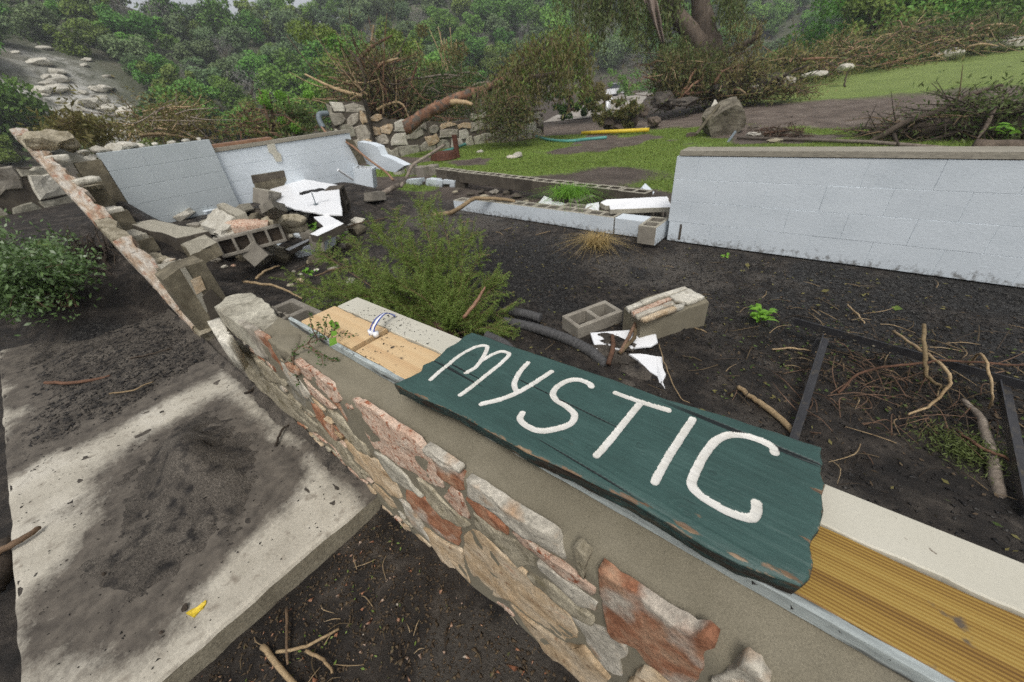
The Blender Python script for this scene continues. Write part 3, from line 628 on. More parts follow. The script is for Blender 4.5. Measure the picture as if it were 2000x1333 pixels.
def cmu_mesh(name, mat, L_=.392, W_=.194, H_=.192, cores=2, painted=None, ears=False):
    """a hollow concrete block: shell, webs and open cores; local origin at the bottom centre"""
    t, web = .032, .032
    bm = bmesh.new()
    hx, hy = L_ / 2, W_ / 2
    spans = []; cw = (L_ - 2 * t - (cores - 1) * web) / cores
    for k in range(cores): a = -hx + t + k * (cw + web); spans.append((a, a + cw))
    def ring(z, inset=0.0):
        return None
    xsn = [-hx] + [v for s in spans for v in s] + [hx]; ysn = [-hy, -hy + t, hy - t, hy]
    def grid(z):
        return [[bm.verts.new((x, y, z)) for y in ysn] for x in xsn]
    B, T = grid(0), grid(H_)
    core = {(2 * k + 1, 1) for k in range(cores)}
    for i in range(len(xsn) - 1):
        for j in range(3):
            if (i, j) in core:
                for (a, b) in (((i, j), (i, j + 1)), ((i, j + 1), (i + 1, j + 1)), ((i + 1, j + 1), (i + 1, j)), ((i + 1, j), (i, j))):
                    bm.faces.new((B[a[0]][a[1]], B[b[0]][b[1]], T[b[0]][b[1]], T[a[0]][a[1]]))
            else:
                bm.faces.new((T[i][j], T[i + 1][j], T[i + 1][j + 1], T[i][j + 1])); bm.faces.new((B[i][j], B[i][j + 1], B[i + 1][j + 1], B[i + 1][j]))
    for i in range(len(xsn) - 1):
        f = bm.faces.new((B[i][0], B[i + 1][0], T[i + 1][0], T[i][0])); f.material_index = 1 if painted else 0
        bm.faces.new((B[i + 1][3], B[i][3], T[i][3], T[i + 1][3]))
    e = len(xsn) - 1
    for j in range(3):
        bm.faces.new((B[0][j + 1], B[0][j], T[0][j], T[0][j + 1]))
        bm.faces.new((B[e][j], B[e][j + 1], T[e][j + 1], T[e][j]))
    bmesh.ops.recalc_face_normals(bm, faces=bm.faces)
    # soften the outer corners of the cores a little
    ed = [x for x in bm.edges if len(x.link_faces) == 2 and x.calc_face_angle(0) > 1.2]
    bmesh.ops.bevel(bm, geom=ed, offset=.005, segments=1, affect='EDGES', profile=.5)
    me = bpy.data.meshes.new(name); bm.to_mesh(me); bm.free()
    me.materials.append(mat)
    if painted: me.materials.append(painted)
    return me
CMU = cmu_mesh('block', M['concrete_block']); CMU_D = cmu_mesh('block', M['concrete_dark']); CMU_W = cmu_mesh('block', M['concrete_block'], painted=M['paint_white'])
def mat_at(loc, rz=0.0, rx=0.0, ry=0.0, s=(1, 1, 1)):
    return Matrix.Translation(loc) @ Matrix.Rotation(rz, 4, 'Z') @ Matrix.Rotation(ry, 4, 'Y') @ Matrix.Rotation(rx, 4, 'X') @ Matrix.Diagonal((*s, 1))
cb = pz(572, 612, .62)
put('block', CMU, mat_at((cb.x, cb.y, .425), .02), wall)
mb = MB()
for k in range(26):
    t = random.random(); c = pz(530 + 60 * t + random.uniform(-6, 6), 600 + 40 * t + random.uniform(-5, 5), .625); s = random.uniform(.006, .016)
    V_, F_ = rock((c.x, c.y, .618), (s, s, s * .8), k, sub=1); mb.raw(V_, F_)
o = mb.build('mortar_crumbs', M['concrete_block'], wall); o['kind'] = 'stuff'

# sill on the wall: trim strip, pine plank, cream board
def wood_material(name, cols, k=38):
    m = bpy.data.materials.new(name); m.use_nodes = True; N, L = m.node_tree.nodes, m.node_tree.links; b = N['Principled BSDF']
    tc = N.new('ShaderNodeTexCoord'); mp = N.new('ShaderNodeMapping'); mp.inputs['Scale'].default_value = (.55, 1, 1); L.new(tc.outputs['Object'], mp.inputs['Vector'])
    n0 = N.new('ShaderNodeTexNoise'); n0.inputs['Scale'].default_value = 2.2; n0.inputs['Detail'].default_value = 2; L.new(mp.outputs[0], n0.inputs['Vector'])
    sp = N.new('ShaderNodeSeparateXYZ'); L.new(tc.outputs['Object'], sp.inputs[0])
    w = N.new('ShaderNodeMath'); w.operation = 'MULTIPLY_ADD'; L.new(n0.outputs['Fac'], w.inputs[0]); w.inputs[1].default_value = .035; L.new(sp.outputs['Y'], w.inputs[2])
    n3 = N.new('ShaderNodeTexNoise'); n3.noise_dimensions = '1D'; n3.inputs['Scale'].default_value = k; n3.inputs['Detail'].default_value = 5; L.new(w.outputs[0], n3.inputs['W'])
    sn = N.new('ShaderNodeMath'); sn.operation = 'SINE'; sm = N.new('ShaderNodeMath'); sm.operation = 'MULTIPLY'; sm.inputs[1].default_value = 6.2832 * 140; L.new(w.outputs[0], sm.inputs[0]); L.new(sm.outputs[0], sn.inputs[0])
    ad = N.new('ShaderNodeMath'); ad.operation = 'MULTIPLY_ADD'; L.new(sn.outputs[0], ad.inputs[0]); ad.inputs[1].default_value = .10
    n5 = N.new('ShaderNodeMath'); n5.operation = 'MULTIPLY_ADD'; n5.inputs[1].default_value = .65; n5.inputs[2].default_value = .175; L.new(n3.outputs['Fac'], n5.inputs[0]); L.new(n5.outputs[0], ad.inputs[2])
    cr = N.new('ShaderNodeValToRGB'); e = cr.color_ramp.elements; e[0].position, e[0].color = cols[0][0], cols[0][1] + (1,); e[1].position, e[1].color = cols[-1][0], cols[-1][1] + (1,)
    for p, c in cols[1:-1]: q = e.new(p); q.color = c + (1,)
    L.new(ad.outputs[0], cr.inputs['Fac'])
    n4 = N.new('ShaderNodeTexNoise'); n4.inputs['Scale'].default_value = 24; n4.inputs['Detail'].default_value = 5; L.new(tc.outputs['Object'], n4.inputs['Vector'])
    mr = N.new('ShaderNodeMapRange'); mr.inputs['From Min'].default_value = .66; mr.inputs['From Max'].default_value = .74; L.new(n4.outputs['Fac'], mr.inputs['Value'])
    mx = N.new('ShaderNodeMix'); mx.data_type = 'RGBA'; mx.inputs['B'].default_value = (.10, .075, .05, 1); L.new(mr.outputs[0], mx.inputs['Factor']); L.new(cr.outputs[0], mx.inputs['A'])
    L.new(mx.outputs['Result'], b.inputs['Base Color']); b.inputs['Roughness'].default_value = .5; b.inputs['Specular IOR Level'].default_value = .4
    bp = N.new('ShaderNodeBump'); bp.inputs['Strength'].default_value = .35; bp.inputs['Distance'].default_value = .003; L.new(ad.outputs[0], bp.inputs['Height']); L.new(bp.outputs[0], b.inputs['Normal'])
    M[name] = m; return m
wood_material('pine_yellow', [(.30, (.11, .05, .009)), (.44, (.22, .12, .02)), (.56, (.31, .195, .04)), (.68, (.36, .25, .065)), (.78, (.22, .11, .02))], 30)
wood_material('pine_pale', [(.2, (.42, .24, .12)), (.45, (.58, .40, .21)), (.7, (.64, .48, .28))], 26)
def ragged_board(name, x0, x1, y0, y1, z0, z1, mat, parent, seed=0, jy0=.0, jy1=.0, jx=.0, step=.015):
    X = np.arange(x0, x1 + step * .5, step); X[-1] = x1
    a = y0 + jy0 * fbm(X * 14, X * 0, 0, 4, seed); b_ = y1 + jy1 * fbm(X * 11, X * 0 + 5, 0, 4, seed + 1)
    n = len(X); V = []
    for zz_, ins in ((z0, 0), (z1 - .003, 0), (z1, .003)):
        V += [(X[i], a[i] + ins, zz_) for i in range(n)]; V += [(X[i], b_[i] - ins, zz_) for i in range(n)]
    F = []
    for lv in range(2):
        o0, o1 = lv * 2 * n, (lv + 1) * 2 * n
        for i in range(n - 1):
            F.append((o0 + i, o0 + i + 1, o1 + i + 1, o1 + i)); F.append((o0 + n + i + 1, o0 + n + i, o1 + n + i, o1 + n + i + 1))
        F.append((o0 + n, o0, o1, o1 + n)); F.append((o0 + n - 1, o0 + 2 * n - 1, o1 + 2 * n - 1, o1 + n - 1))
    t = 4 * n
    for i in range(n - 1): F.append((t + i, t + i + 1, t + n + i + 1, t + n + i)); F.append((i + 1, i, n + i, n + i + 1))
    return add(name, V, F, mat, parent)
xl = pz(605, 622, ZS).x
ragged_board('trim_strip', xl - .10, 1.7, .4865, .5025, .664, .6985, M['trim_grey'], wall, 3, .0012, .002)
ragged_board('sill_plank', xl, xl + .40, .5035, .662, .652, .7045, M['pine_pale'], wall, 7, .003, .004)
ragged_board('sill_plank', xl + .425, -.4, .505, .662, .652, .699, M['pine_pale'], wall, 8, .004, .003)
ragged_board('sill_plank', -.398, 1.7, .503, .664, .652, .700, M['pine_yellow'], wall, 9, .003, .002)
ragged_board('sill_board', xl + .02, 1.7, .6655, .771, .60, .7065, M['paint_cream'], wall, 11, .003, .0)
# ================================================================== the painted sign
def sign_material():
    m = bpy.data.materials.new('sign_paint'); m.use_nodes = True; N, L = m.node_tree.nodes, m.node_tree.links; b = N['Principled BSDF']
    tc = N.new('ShaderNodeTexCoord')
    def noise(st, sc, det=6, rg=.6):
        mp = N.new('ShaderNodeMapping'); mp.inputs['Scale'].default_value = st; mp.inputs['Rotation'].default_value = (0, 0, -.053); L.new(tc.outputs['Object'], mp.inputs['Vector'])
        n = N.new('ShaderNodeTexNoise'); n.inputs['Scale'].default_value = sc; n.inputs['Detail'].default_value = det; n.inputs['Roughness'].default_value = rg; L.new(mp.outputs[0], n.inputs['Vector']); return n.outputs['Fac']
    def ramp(f, cs):
        c = N.new('ShaderNodeValToRGB'); e = c.color_ramp.elements
        e[0].position, e[0].color = cs[0][0], cs[0][1] + (1,); e[1].position, e[1].color = cs[-1][0], cs[-1][1] + (1,)
        for p, q in cs[1:-1]: k = e.new(p); k.color = q + (1,)
        L.new(f, c.inputs['Fac']); return c.outputs[0]
    def mr(f, a, c):
        r = N.new('ShaderNodeMapRange'); r.inputs['From Min'].default_value = a; r.inputs['From Max'].default_value = c; L.new(f, r.inputs['Value']); return r.outputs[0]
    def mix(f, a, c):
        x = N.new('ShaderNodeMix'); x.data_type = 'RGBA'; L.new(f, x.inputs['Factor']); L.new(a, x.inputs['A'])
        if isinstance(c, tuple): x.inputs['B'].default_value = c + (1,)
        else: L.new(c, x.inputs['B'])
        return x.outputs['Result']
    paint = ramp(noise((.3, 1, 1), 20, 10, .72), [(.3, (.024, .056, .048)), (.55, (.034, .078, .068)), (.75, (.052, .105, .092))])
    grain = noise((.035, 1, 1), 240, 6, .65)
    paint = mix(mr(grain, .64, .72), paint, (.008, .020, .020))
    wood = ramp(noise((.08, 1, 1), 60), [(.3, (.05, .03, .018)), (.5, (.16, .10, .055)), (.7, (.36, .26, .16))])
    wa = N.new('ShaderNodeAttribute'); wa.attribute_name = 'wear'
    ad = N.new('ShaderNodeMath'); ad.operation = 'ADD'; L.new(wa.outputs['Fac'], ad.inputs[0]); L.new(noise((.35, 1, 1), 36, 7, .7), ad.inputs[1])
    c = mix(mr(ad.outputs[0], .74, .80), paint, wood)
    ca = N.new('ShaderNodeAttribute'); ca.attribute_name = 'crack'; c = mix(mr(ca.outputs['Fac'], .25, .9), c, (.006, .010, .010))
    c = mix(mr(noise((.6, 1, 1), 55, 6, .75), .70, .76), c, (.006, .014, .014))
    L.new(c, b.inputs['Base Color']); b.inputs['Roughness'].default_value = .46; b.inputs['Specular IOR Level'].default_value = .45
    bp = N.new('ShaderNodeBump'); bp.inputs['Strength'].default_value = .5; bp.inputs['Distance'].default_value = .0025
    a2 = N.new('ShaderNodeMath'); a2.operation = 'ADD'; L.new(grain, a2.inputs[0]); L.new(noise((.4, 1, 1), 90, 6, .7), a2.inputs[1])
    L.new(a2.outputs[0], bp.inputs['Height']); L.new(bp.outputs[0], b.inputs['Normal'])
    M['sign_paint'] = m
sign_material()
pmat('letter_white', [(.3, (.56, .54, .48)), (.6, (.66, .645, .595)), (.75, (.70, .685, .64))], 22, rough=.55, bump=.12, bscale=160, bdist=.0015, grit=.05, speck=((.25, .2, .15), 60, .70, .78))
pmat('sign_edge', [(.3, (.014, .011, .008)), (.42, (.03, .022, .015)), (.5, (.020, .048, .045)), (.6, (.10, .065, .038)), (.68, (.03, .05, .046))], 18, rough=.8, bump=.9, bscale=60, stretch=(.25, 1, 1), bdist=.008)
ZT = .755
def plxy(pts): return np.array([tuple(pz(x, y, ZT))[:2] for x, y in pts])
def resample(P, n):
    d = np.concatenate([[0], np.cumsum(np.hypot(*np.diff(P, axis=0).T))]); t = np.linspace(0, d[-1], n)
    return np.stack([np.interp(t, d, P[:, 0]), np.interp(t, d, P[:, 1])], 1)
e_front = plxy([(770,747),(822,775),(872,795),(915,817),(977,852),(1040,887),(1110,917),(1170,947),(1223,971),(1308,1020),(1381,1067),(1447,1100),(1513,1123),(1566,1142)])
e_back = plxy([(922,649),(952,658),(990,672),(1035,686),(1095,707),(1202,741),(1308,780),(1424,814),(1513,842),(1560,858),(1606,873)])
e_left = plxy([(770,747),(800,735),(822,724),(826,712),(848,702),(862,690),(870,681),(893,668),(908,655),(922,649)])
e_right = plxy([(1566,1142),(1582,1128),(1589,1097),(1582,1065),(1586,1050),(1602,1030),(1609,991),(1606,965),(1613,945),(1604,922),(1608,903),(1602,888),(1606,873)])
NS, NT = 760, 250
ss, tt = np.linspace(0, 1, NS), np.linspace(0, 1, NT)
cb_, ct_, cl_, cr_ = resample(e_front, NS), resample(e_back, NS), resample(e_left, NT), resample(e_right, NT)
S, T = np.meshgrid(ss, tt, indexing='ij'); S_, T_ = S[..., None], T[..., None]
XY = (1 - T_) * cb_[:, None] + T_ * ct_[:, None] + (1 - S_) * cl_[None] + S_ * cr_[None] - ((1 - S_) * (1 - T_) * cb_[0] + S_ * (1 - T_) * cb_[-1] + (1 - S_) * T_ * ct_[0] + S_ * T_ * ct_[-1])
SXs, SYs = XY[..., 0].copy(), XY[..., 1].copy()
LET = {
 'M': (.0082, [[(841,741),(870,716),(900,692.5),(930,677.5),(950,676),(949,687.5),(937,707.5),(925,720),(910,727.5)], [(937,707),(957,695),(977,687),(992,689),(992,696),(972,715),(940,740),(915,760),(899,771)]]),
 'Y': (.0090, [[(1031,709),(1015,727),(1005,747),(1007,761),(1015,765)], [(1077,726),(1045,747),(1012,766),(977,780),(940,789)]]),
 'S': (.0098, [[(1155,755),(1150,749),(1130,742),(1107,745),(1087,757),(1080,770),(1087,782),(1107,795),(1122,810),(1115,827),(1090,837),(1057,842),(1032,834),(1016,820),(1020,807)]]),
 'T': (.0098, [[(1203,768),(1252,785),(1305,801)], [(1252,786),(1219,826),(1190,862),(1165,890)]]),
 'I': (.0100, [[(1353,819),(1325,862),(1302,898),(1279,941)]]),
 'C': (.0105, [[(1513,884),(1507,872),(1474,856),(1431,849),(1401,859),(1378,885),(1360,918),(1351,945),(1365,965),(1394,984),(1427,1001),(1464,1012),(1477,1001),(1478,983)]]),
}
edge = np.minimum(np.minimum(S * 1.02, (1 - S) * 1.02), np.minimum(T, 1 - T) * .335)
along = SXs * .9986 + SYs * -.053; across = SYs * .9986 + SXs * .053
Zt = ZT + .0007 * fbm(along * 3, across * 110, 0, 3, 5) + .0007 * fbm(along * 3, across * 9, 0, 3, 6)
crack = fbm(along * 1.3 + .4 * fbm(along * 4, across * 6, 0, 2, 12), across * 105, 0, 2, 11)
Zt = Zt - .0022 * sst(.72, .92, crack) * sst(-.6, .3, fbm(along * 2.2, across * 5, 0, 2, 13) + .15)
crackm = sst(.66, .86, crack) * sst(-.5, .3, fbm(along * 2.2, across * 5, 0, 2, 13) + .1)
for (kx, ky, kr) in ((1042, 771, .012), (1250, 870, .018), (1160, 880, .016), (1390, 925, .026), (1340, 1000, .02), (870, 745, .008)):
    kp = pz(kx, ky, ZT); kd = np.hypot((SXs - kp.x) * .7, SYs - kp.y); kn = np.clip(1 - kd / (kr * 2), 0, 1); crackm = np.maximum(crackm, .45 * kn * sst(.1, .6, np.sin(kd / kr * 12 + 3 * fbm(SXs * 30, SYs * 30, 0, 2, 9)))); Zt = Zt + .0004 * kn * np.sin(kd / kr * 12)
Zt = Zt - .005 * np.exp(-edge / .003) * (1 + .4 * fbm(along * 20, across * 20, 0, 3, 14)) - .003 * sst(.03, 0, T * .335 + .006 * fbm(along * 9, across, 0, 3, 15))
wear = .17 * np.exp(-np.minimum(T * .335, (1 - S) * 1.0) / .012) + .10 * np.exp(-edge / .006) + .16 * np.exp(-((S - .52) ** 2 / .02 + (T - .10) ** 2 / .02)) - .02
for (kx, ky, kr) in ((832, 776, .012), (880, 801, .014), (908, 817, .012), (982, 852, .010), (1235, 975, .014), (1262, 985, .010), (1345, 1030, .014), (1372, 1012, .012), (1500, 1105, .014), (1550, 1128, .016), (1600, 960, .010), (1604, 890, .010), (1590, 1060, .010), (1110, 925, .008), (1440, 1085, .012)):
    kp = pz(kx, ky, ZT); wear = np.maximum(wear, .33 * np.exp(-((SXs - kp.x) ** 2 / (kr * 2.4) ** 2 + (SYs - kp.y) ** 2 / (kr * .55) ** 2)))
Lid = np.full(S.shape, -1)
dmin = np.full(S.shape, 1e9)
for li, (ch, (hw, strokes)) in enumerate(LET.items()):
    dl = np.full(S.shape, 1e9)
    for st in strokes:
        P = np.array([tuple(p)[:2] for p in spline([Vector((*tuple(pz(x, y, ZT))[:2], 0)) for x, y in st], 8)])
        for k in range(len(P) - 1):
            a, b = P[k], P[k + 1]; e = b - a; w0, w1 = SXs - a[0], SYs - a[1]
            t = np.clip((w0 * e[0] + w1 * e[1]) / (e @ e + 1e-12), 0, 1); dl = np.minimum(dl, np.hypot(w0 - e[0] * t, w1 - e[1] * t))
    hwn = hw * .93 * (1 + .05 * fbm(SXs * 45, SYs * 45, 0, 2, 30 + li))
    q = dl / hwn
    Zt = np.where(q < 1, Zt - .0030 * np.sqrt(np.clip(1 - q * q, 0, 1)), Zt)
    better = (q < 1) & (dl < dmin); Lid[better] = li; dmin = np.where(better, dl, dmin)
I = np.arange(NS * NT).reshape(NS, NT)
F = np.stack([I[:-1, :-1], I[1:, :-1], I[1:, 1:], I[:-1, 1:]], -1).reshape(-1, 4)
fl = Lid.reshape(-1)[F]; flet = np.where((fl >= 0).sum(1) >= 3, fl.max(1), -1)
VV = np.stack([SXs, SYs, Zt], -1).reshape(-1, 3)
sign = thing('wooden_sign', 'dark teal wooden board with white carved letters MYSTIC, lying on the stone wall', 'sign', (-.38, .62, .707))
def submesh(sel, extra=None):
    f = F[sel]; u, inv = np.unique(f, return_inverse=True); return VV[u], inv.reshape(f.shape), u
v_, f_, u_ = submesh(flet == -1)
board = add('board', v_, f_, M['sign_paint'], sign, smooth=True, col={'wear': wear.reshape(-1)[u_], 'crack': crackm.reshape(-1)[u_]})
for li, ch in enumerate(LET):
    v_, f_, u_ = submesh(flet == li)
    o = add('letter', v_, f_, M['letter_white'], board, smooth=True); o['label'] = 'carved white letter ' + ch
# edge of the board
ring = [I[i, 0] for i in range(NS)] + [I[NS - 1, j] for j in range(1, NT)] + [I[i, NT - 1] for i in range(NS - 2, -1, -1)] + [I[0, j] for j in range(NT - 2, 0, -1)]
R0 = VV[ring]; cen = R0.mean(0); n = len(R0); rows = [R0]
nxt = np.roll(R0, -3, 0) - np.roll(R0, 3, 0); nrm = np.stack([nxt[:, 1], -nxt[:, 0]], 1); nrm /= np.linalg.norm(nrm, axis=1)[:, None] + 1e-9
for dz, off in ((.006, .001), (.020, .001), (.034, -.001), (.046, -.006)):
    w = off + .0018 * fbm(R0[:, 0] * 40, R0[:, 1] * 40, dz * 60, 3, 44)
    rows.append(np.stack([R0[:, 0] + nrm[:, 0] * w, R0[:, 1] + nrm[:, 1] * w, np.full(n, ZT - dz)], 1))
Ve = np.concatenate(rows); Fe = []
for k in range(len(rows) - 1):
    for i in range(n): Fe.append((k * n + i, (k + 1) * n + i, (k + 1) * n + (i + 1) % n, k * n + (i + 1) % n))
Fe.append(tuple((len(rows) - 1) * n + i for i in range(n - 1, -1, -1)))
add('board_edge', Ve, Fe, M['sign_edge'], sign, smooth=False)

# ================================================================== back wall (white painted block) and its low remains
def bevel_box(name, L_, W_, H_, mat, bev=.004, seg=1, mats=None, rough=0.0):
    bm = bmesh.new(); bmesh.ops.create_cube(bm, size=1)
    for v in bm.verts: v.co = Vector((v.co.x * L_, v.co.y * W_, (v.co.z + .5) * H_))
    bmesh.ops.bevel(bm, geom=bm.edges[:], offset=bev, segments=seg, affect='EDGES')
    me = bpy.data.meshes.new(name); bm.to_mesh(me); bm.free(); me.materials.append(mat); return me
YB = 4.04
backw = thing('painted_block_wall', 'white painted block wall with tan sill, standing above the muddy floor', 'wall', (.4, YB + .1, 0))
full = bevel_box('block', .3995, .19, .2003, M['paint_white'], .0016); half = bevel_box('block', .1995, .19, .2003, M['paint_white'], .0016)
mb = MB(); mb.box((-1.285, YB + .0022, .012), (2.6, YB + .16, .815)); mb.build('joint_mortar', M['paint_white'], backw)
for c in range(4):
    x = -1.30 + (.0 if c % 2 else .0); z = .012 + c * .2016
    first = .2 if c % 2 else .4
    if c == 0: x += .012
    x0 = x; seq = ([.2] if c % 2 else []) + [.4] * 10
    for L_ in seq:
        if x0 > 2.6: break
        put('block', full if L_ > .3 else half, mat_at((x0 + L_ / 2, YB + .095 + random.uniform(-.0011, .0011), z), random.uniform(-.0012, .0012)), backw); x0 += L_ + .0008
mb = MB(); mb.box((-1.175, YB - .0015, .03), (-1.155, YB + .02, .19), j=.003); mb.build('open_joint', M['concrete_dark'], backw)
mb = MB(); mb.box((-1.275, YB - .005, .824), (2.7, YB + .23, .866)); mb.build('sill_plate', M['sill_tan'], backw)
mb = MB(); mb.box((-1.27, YB + .006, .815), (2.7, YB + .2, .8235)); mb.build('gap_shade_strip', M['root_dark'], backw)  # dark strip painted in for the shaded gap below the sill plate

def cmu3(name, side, top, L_=.392, W_=.194, H_=.192, front=None):
    me = cmu_mesh(name, side, L_, W_, H_, painted=None); me.materials.append(top)
    if front: me.materials.append(front)
    for p in me.polygons:
        if p.normal.z > .7 and p.center.z > H_ * .9: p.material_index = 1
        elif front and p.normal.y < -.7 and p.center.y < -W_ * .4: p.material_index = 2
    return me
CMU_LOW = cmu3('block', M['concrete_block'], M['mortar_light'], front=M['paint_white'])
CMU_ROW = cmu3('block', M['concrete_dark'], M['mortar_light'])
a, b = Vector((-4.62, 4.225, 0)), Vector((-1.885, 4.10, 0)); dv = (b - a); nb = 7; st_ = dv / nb; rz = math.atan2(dv.y, dv.x)
for k in range(nb):
    p = a + st_ * (k + .5); put('block', CMU_LOW, mat_at((p.x, p.y, .008 + random.uniform(-.003, .003) - (.05 if k == 0 else 0)), rz + random.uniform(-.004, .004)), backw)
sol = bevel_box('block', .37, .19, .185, M['paint_white'], .005)
put('block', sol, mat_at((-1.69, 4.10, .008), -.02), backw)
put('block', CMU_LOW, mat_at((-1.43, 4.00, .01), math.pi / 2, s=(.9, 1, 1)), backw)
put('block', CMU_LOW, mat_at((-2.55, 4.32, .0), rz), backw)

# ---- a row of blocks toppled from the outer leaf of the back wall
orow = thing('toppled_block_row', 'long toppled row of brown concrete blocks with open cores, lying on the rubble', 'block row', (-4.2, 5.15, .05))
a, b = pz(850, 330, .30), pz(1262, 378, .27); a = Vector((a.x - .0, a.y + .1, 0)); b = Vector((b.x, b.y + .1, 0)); dv = b - a; nb = max(6, round(dv.length / .40)); rz = math.atan2(dv.y, dv.x)
for k in range(nb):
    t = (k + .5) / nb; p = a + dv * t
    put('block', CMU_ROW, mat_at((p.x, p.y, .105 - .03 * t + random.uniform(-.004, .004)), rz + random.uniform(-.01, .01), s=(dv.length / nb / .395, 1, 1)), orow)
print('row blocks', nb, a, b)

# ---- end wall, two heights, at the far end
XD = -6.9
dwall = thing('grey_end_wall', 'pale grey painted end wall, its left half taller and leaning, beside the rubble heap', 'wall', (XD, 2.4, .2))
def course_wall(y0, y1, z1, ncourse, xf, matp, lean=0.0, ztilt=0.0):
    L_ = y1 - y0; nbk = max(2, round(L_ / .4)); bl = L_ / nbk
    me = bevel_box('block', .18, bl + .0004, .1968, matp, .0022)
    mb = MB(); mb.box((xf - .16, y0 + .01, z1 - ncourse * .2 + .01), (xf - .004, y1 - .01, z1 - .01)); mb.build('joint_mortar', matp, dwall)
    for c in range(ncourse):
        for k in range(nbk):
            put('block', me, mat_at((xf - .09, y0 + bl * (k + .5), z1 - (c + 1) * .2), random.uniform(-.001, .001)), dwall)
p0, p1 = pxx(192, 302, XD), pxx(405, 265, XD)
course_wall(p0.y, p1.y, 1.29, 6, XD, M['paint_grey'])
q0, q1 = pxx(418, 297, XD - .06), pxx(683, 262, XD - .06)
course_wall(q0.y - .02, q1.y, 1.125, 6, XD - .06, M['paint_white'])
mb = MB(); mb.box((XD - .26, q0.y, 1.127), (XD - .045, q1.y + .02, 1.175)); mb.build('sill_plate', M['sill_tan'], dwall)
mb = MB(); mb.box((XD - .28, q0.y - .03, 1.176), (XD - .14, q0.y + .85, 1.215), j=.006); mb.build('broken_board', M['copper'], dwall)
# raw return where the front wall was torn off
y0r = pxx(142, 315, XD).y
mb = MB(); mb.box((XD - .20, y0r, .1), (XD - .012, p0.y - .004, 1.22), j=.006); mb.box((XD - .18, y0r - .03, .1), (XD - .02, y0r - .002, 1.1), j=.01); mb.build('raw_end', M['olive_raw'], dwall)
for k, (x, y, sc) in enumerate(((160, 292, .07), (185, 280, .10), (215, 276, .10), (240, 270, .12), (262, 277, .07), (300, 277, .05), (330, 272, .05), (360, 268, .05), (385, 264, .04))):
    p = pxx(x, y, XD - .18); V_, F_ = rock((p.x, p.y, 1.29 + sc * .25), (sc * .9, sc * 1.5, sc * .55), 50 + k, sub=2); add('stone', V_, F_, M['limestone'], dwall)
def quad_plate(name, pts, off, mat, parent, smooth=False):
    """a flat piece: outline of 3-D points thickened by the vector off"""
    P = [Vector(p) for p in pts]; n = len(P); off = Vector(off)
    V = [tuple(p) for p in P] + [tuple(p + off) for p in P]
    F = [tuple(range(n)), tuple(range(2 * n - 1, n - 1, -1))] + [(i, n + i, n + (i + 1) % n, (i + 1) % n) for i in range(n)]
    o = add(name, V, F, mat, parent); bm = bmesh.new(); bm.from_mesh(o.data); bmesh.ops.recalc_face_normals(bm, faces=bm.faces); bm.to_mesh(o.data); bm.free()
    return o
quad_plate('bare_patch', [pxx(x, y, XD - .057) for x, y in ((490, 343), (554, 333), (560, 352), (545, 385), (520, 402), (508, 395))], (-.02, 0, 0), M['olive_raw'], dwall)
quad_plate('bare_patch', [pxx(x, y, XD - .054) for x, y in ((491, 344), (555, 334), (558, 346), (494, 358))], (-.01, 0, 0), M['concrete_dark'], dwall)
quad_plate('socket_plate', [pxx(x, y, XD - .04) for x, y in ((522, 283), (536, 280), (541, 296), (549, 302), (551, 316), (540, 316), (533, 302), (526, 298))], (-.02, 0, 0), M['paint_cream'], dwall)

# ---- the broken front wall beyond the doorway
cw = thing('broken_stone_wall', 'ruined stone-faced wall with a long ragged edge, rising towards the grey end wall', 'wall', (-5.2, .5, .1))
edge_px = [(390, 655, .360), (340, 600, .352), (290, 545, .344), (220, 471, .332), (150, 395, .320), (100, 340, .310), (60, 296, .300), (19, 253, .290)]
E3 = [py(x, y, Y) for x, y, Y in edge_px]
Es = spline(E3, 8); L_e = len(Es); k = 0; i = 0
mset = ['stone_white', 'stone_pink', 'stone_tan', 'stone_olive', 'stone_white', 'stone_pink']
while i < L_e - 2:
    step_ = random.choice((3, 4, 6, 8)); j = min(i + step_, L_e - 1)
    seg = Es[i:j + 1]; V = []; F = []; mrow = 7
    for p in seg:
        w, h = .125 + random.uniform(-.03, .03), .10 + random.uniform(-.02, .02)
        for (dy, dz) in ((0, -h), (-.008, -h * .5), (-.004, -.004), (.006, .004), (w * .5, .006), (w, .004), (w + .004, -h)):
            V.append((p.x + random.uniform(-.02, .02), p.y + dy + random.uniform(-.005, .005), p.z + dz + random.uniform(-.006, .006)))
    for a_i in range(len(seg) - 1):
        for c in range(mrow - 1): F.append((a_i * mrow + c, a_i * mrow + c + 1, (a_i + 1) * mrow + c + 1, (a_i + 1) * mrow + c))
    F.append(tuple(range(mrow - 1, -1, -1))); F.append(tuple((len(seg) - 1) * mrow + c for c in range(mrow)))
    add('stone', V, F, M['stone_strip' if k % 5 else 'stone_olive'], cw, smooth=False); i = j; k += 1
def ramp_z(x): return float(np.interp(-x, [-p.x for p in E3], [p.z for p in E3]))
xe = E3[0].x
# stepped broken body behind the ragged edge
body = [(xe - .05, .52), (-4.35, .30), (-4.95, .34), (-5.5, .52), (-6.0, .74), (-6.45, .95), (-6.85, 1.15)]
for k in range(len(body) - 1):
    x0, zt = body[k]; x1 = body[k + 1][0]
    top = min(zt, ramp_z((x0 + x1) / 2) + .10) if k else .46
    mb = MB(); mb.box((x1 + .004, .425, -.1), (x0, .66 + random.uniform(-.03, .03), top), j=.012); mb.build('wall_core', M['olive_raw'], cw)
    fs = flat_stone('stone', [(x1 + .05, .44), (x0 - .03, .43), (x0 - .02, .63), (x1 + .08, .61)], top + .045, .05, M[('mortar_light', 'limestone', 'stone_olive')[k % 3]], cw, 30 + k, jag=.012, amp=.008)
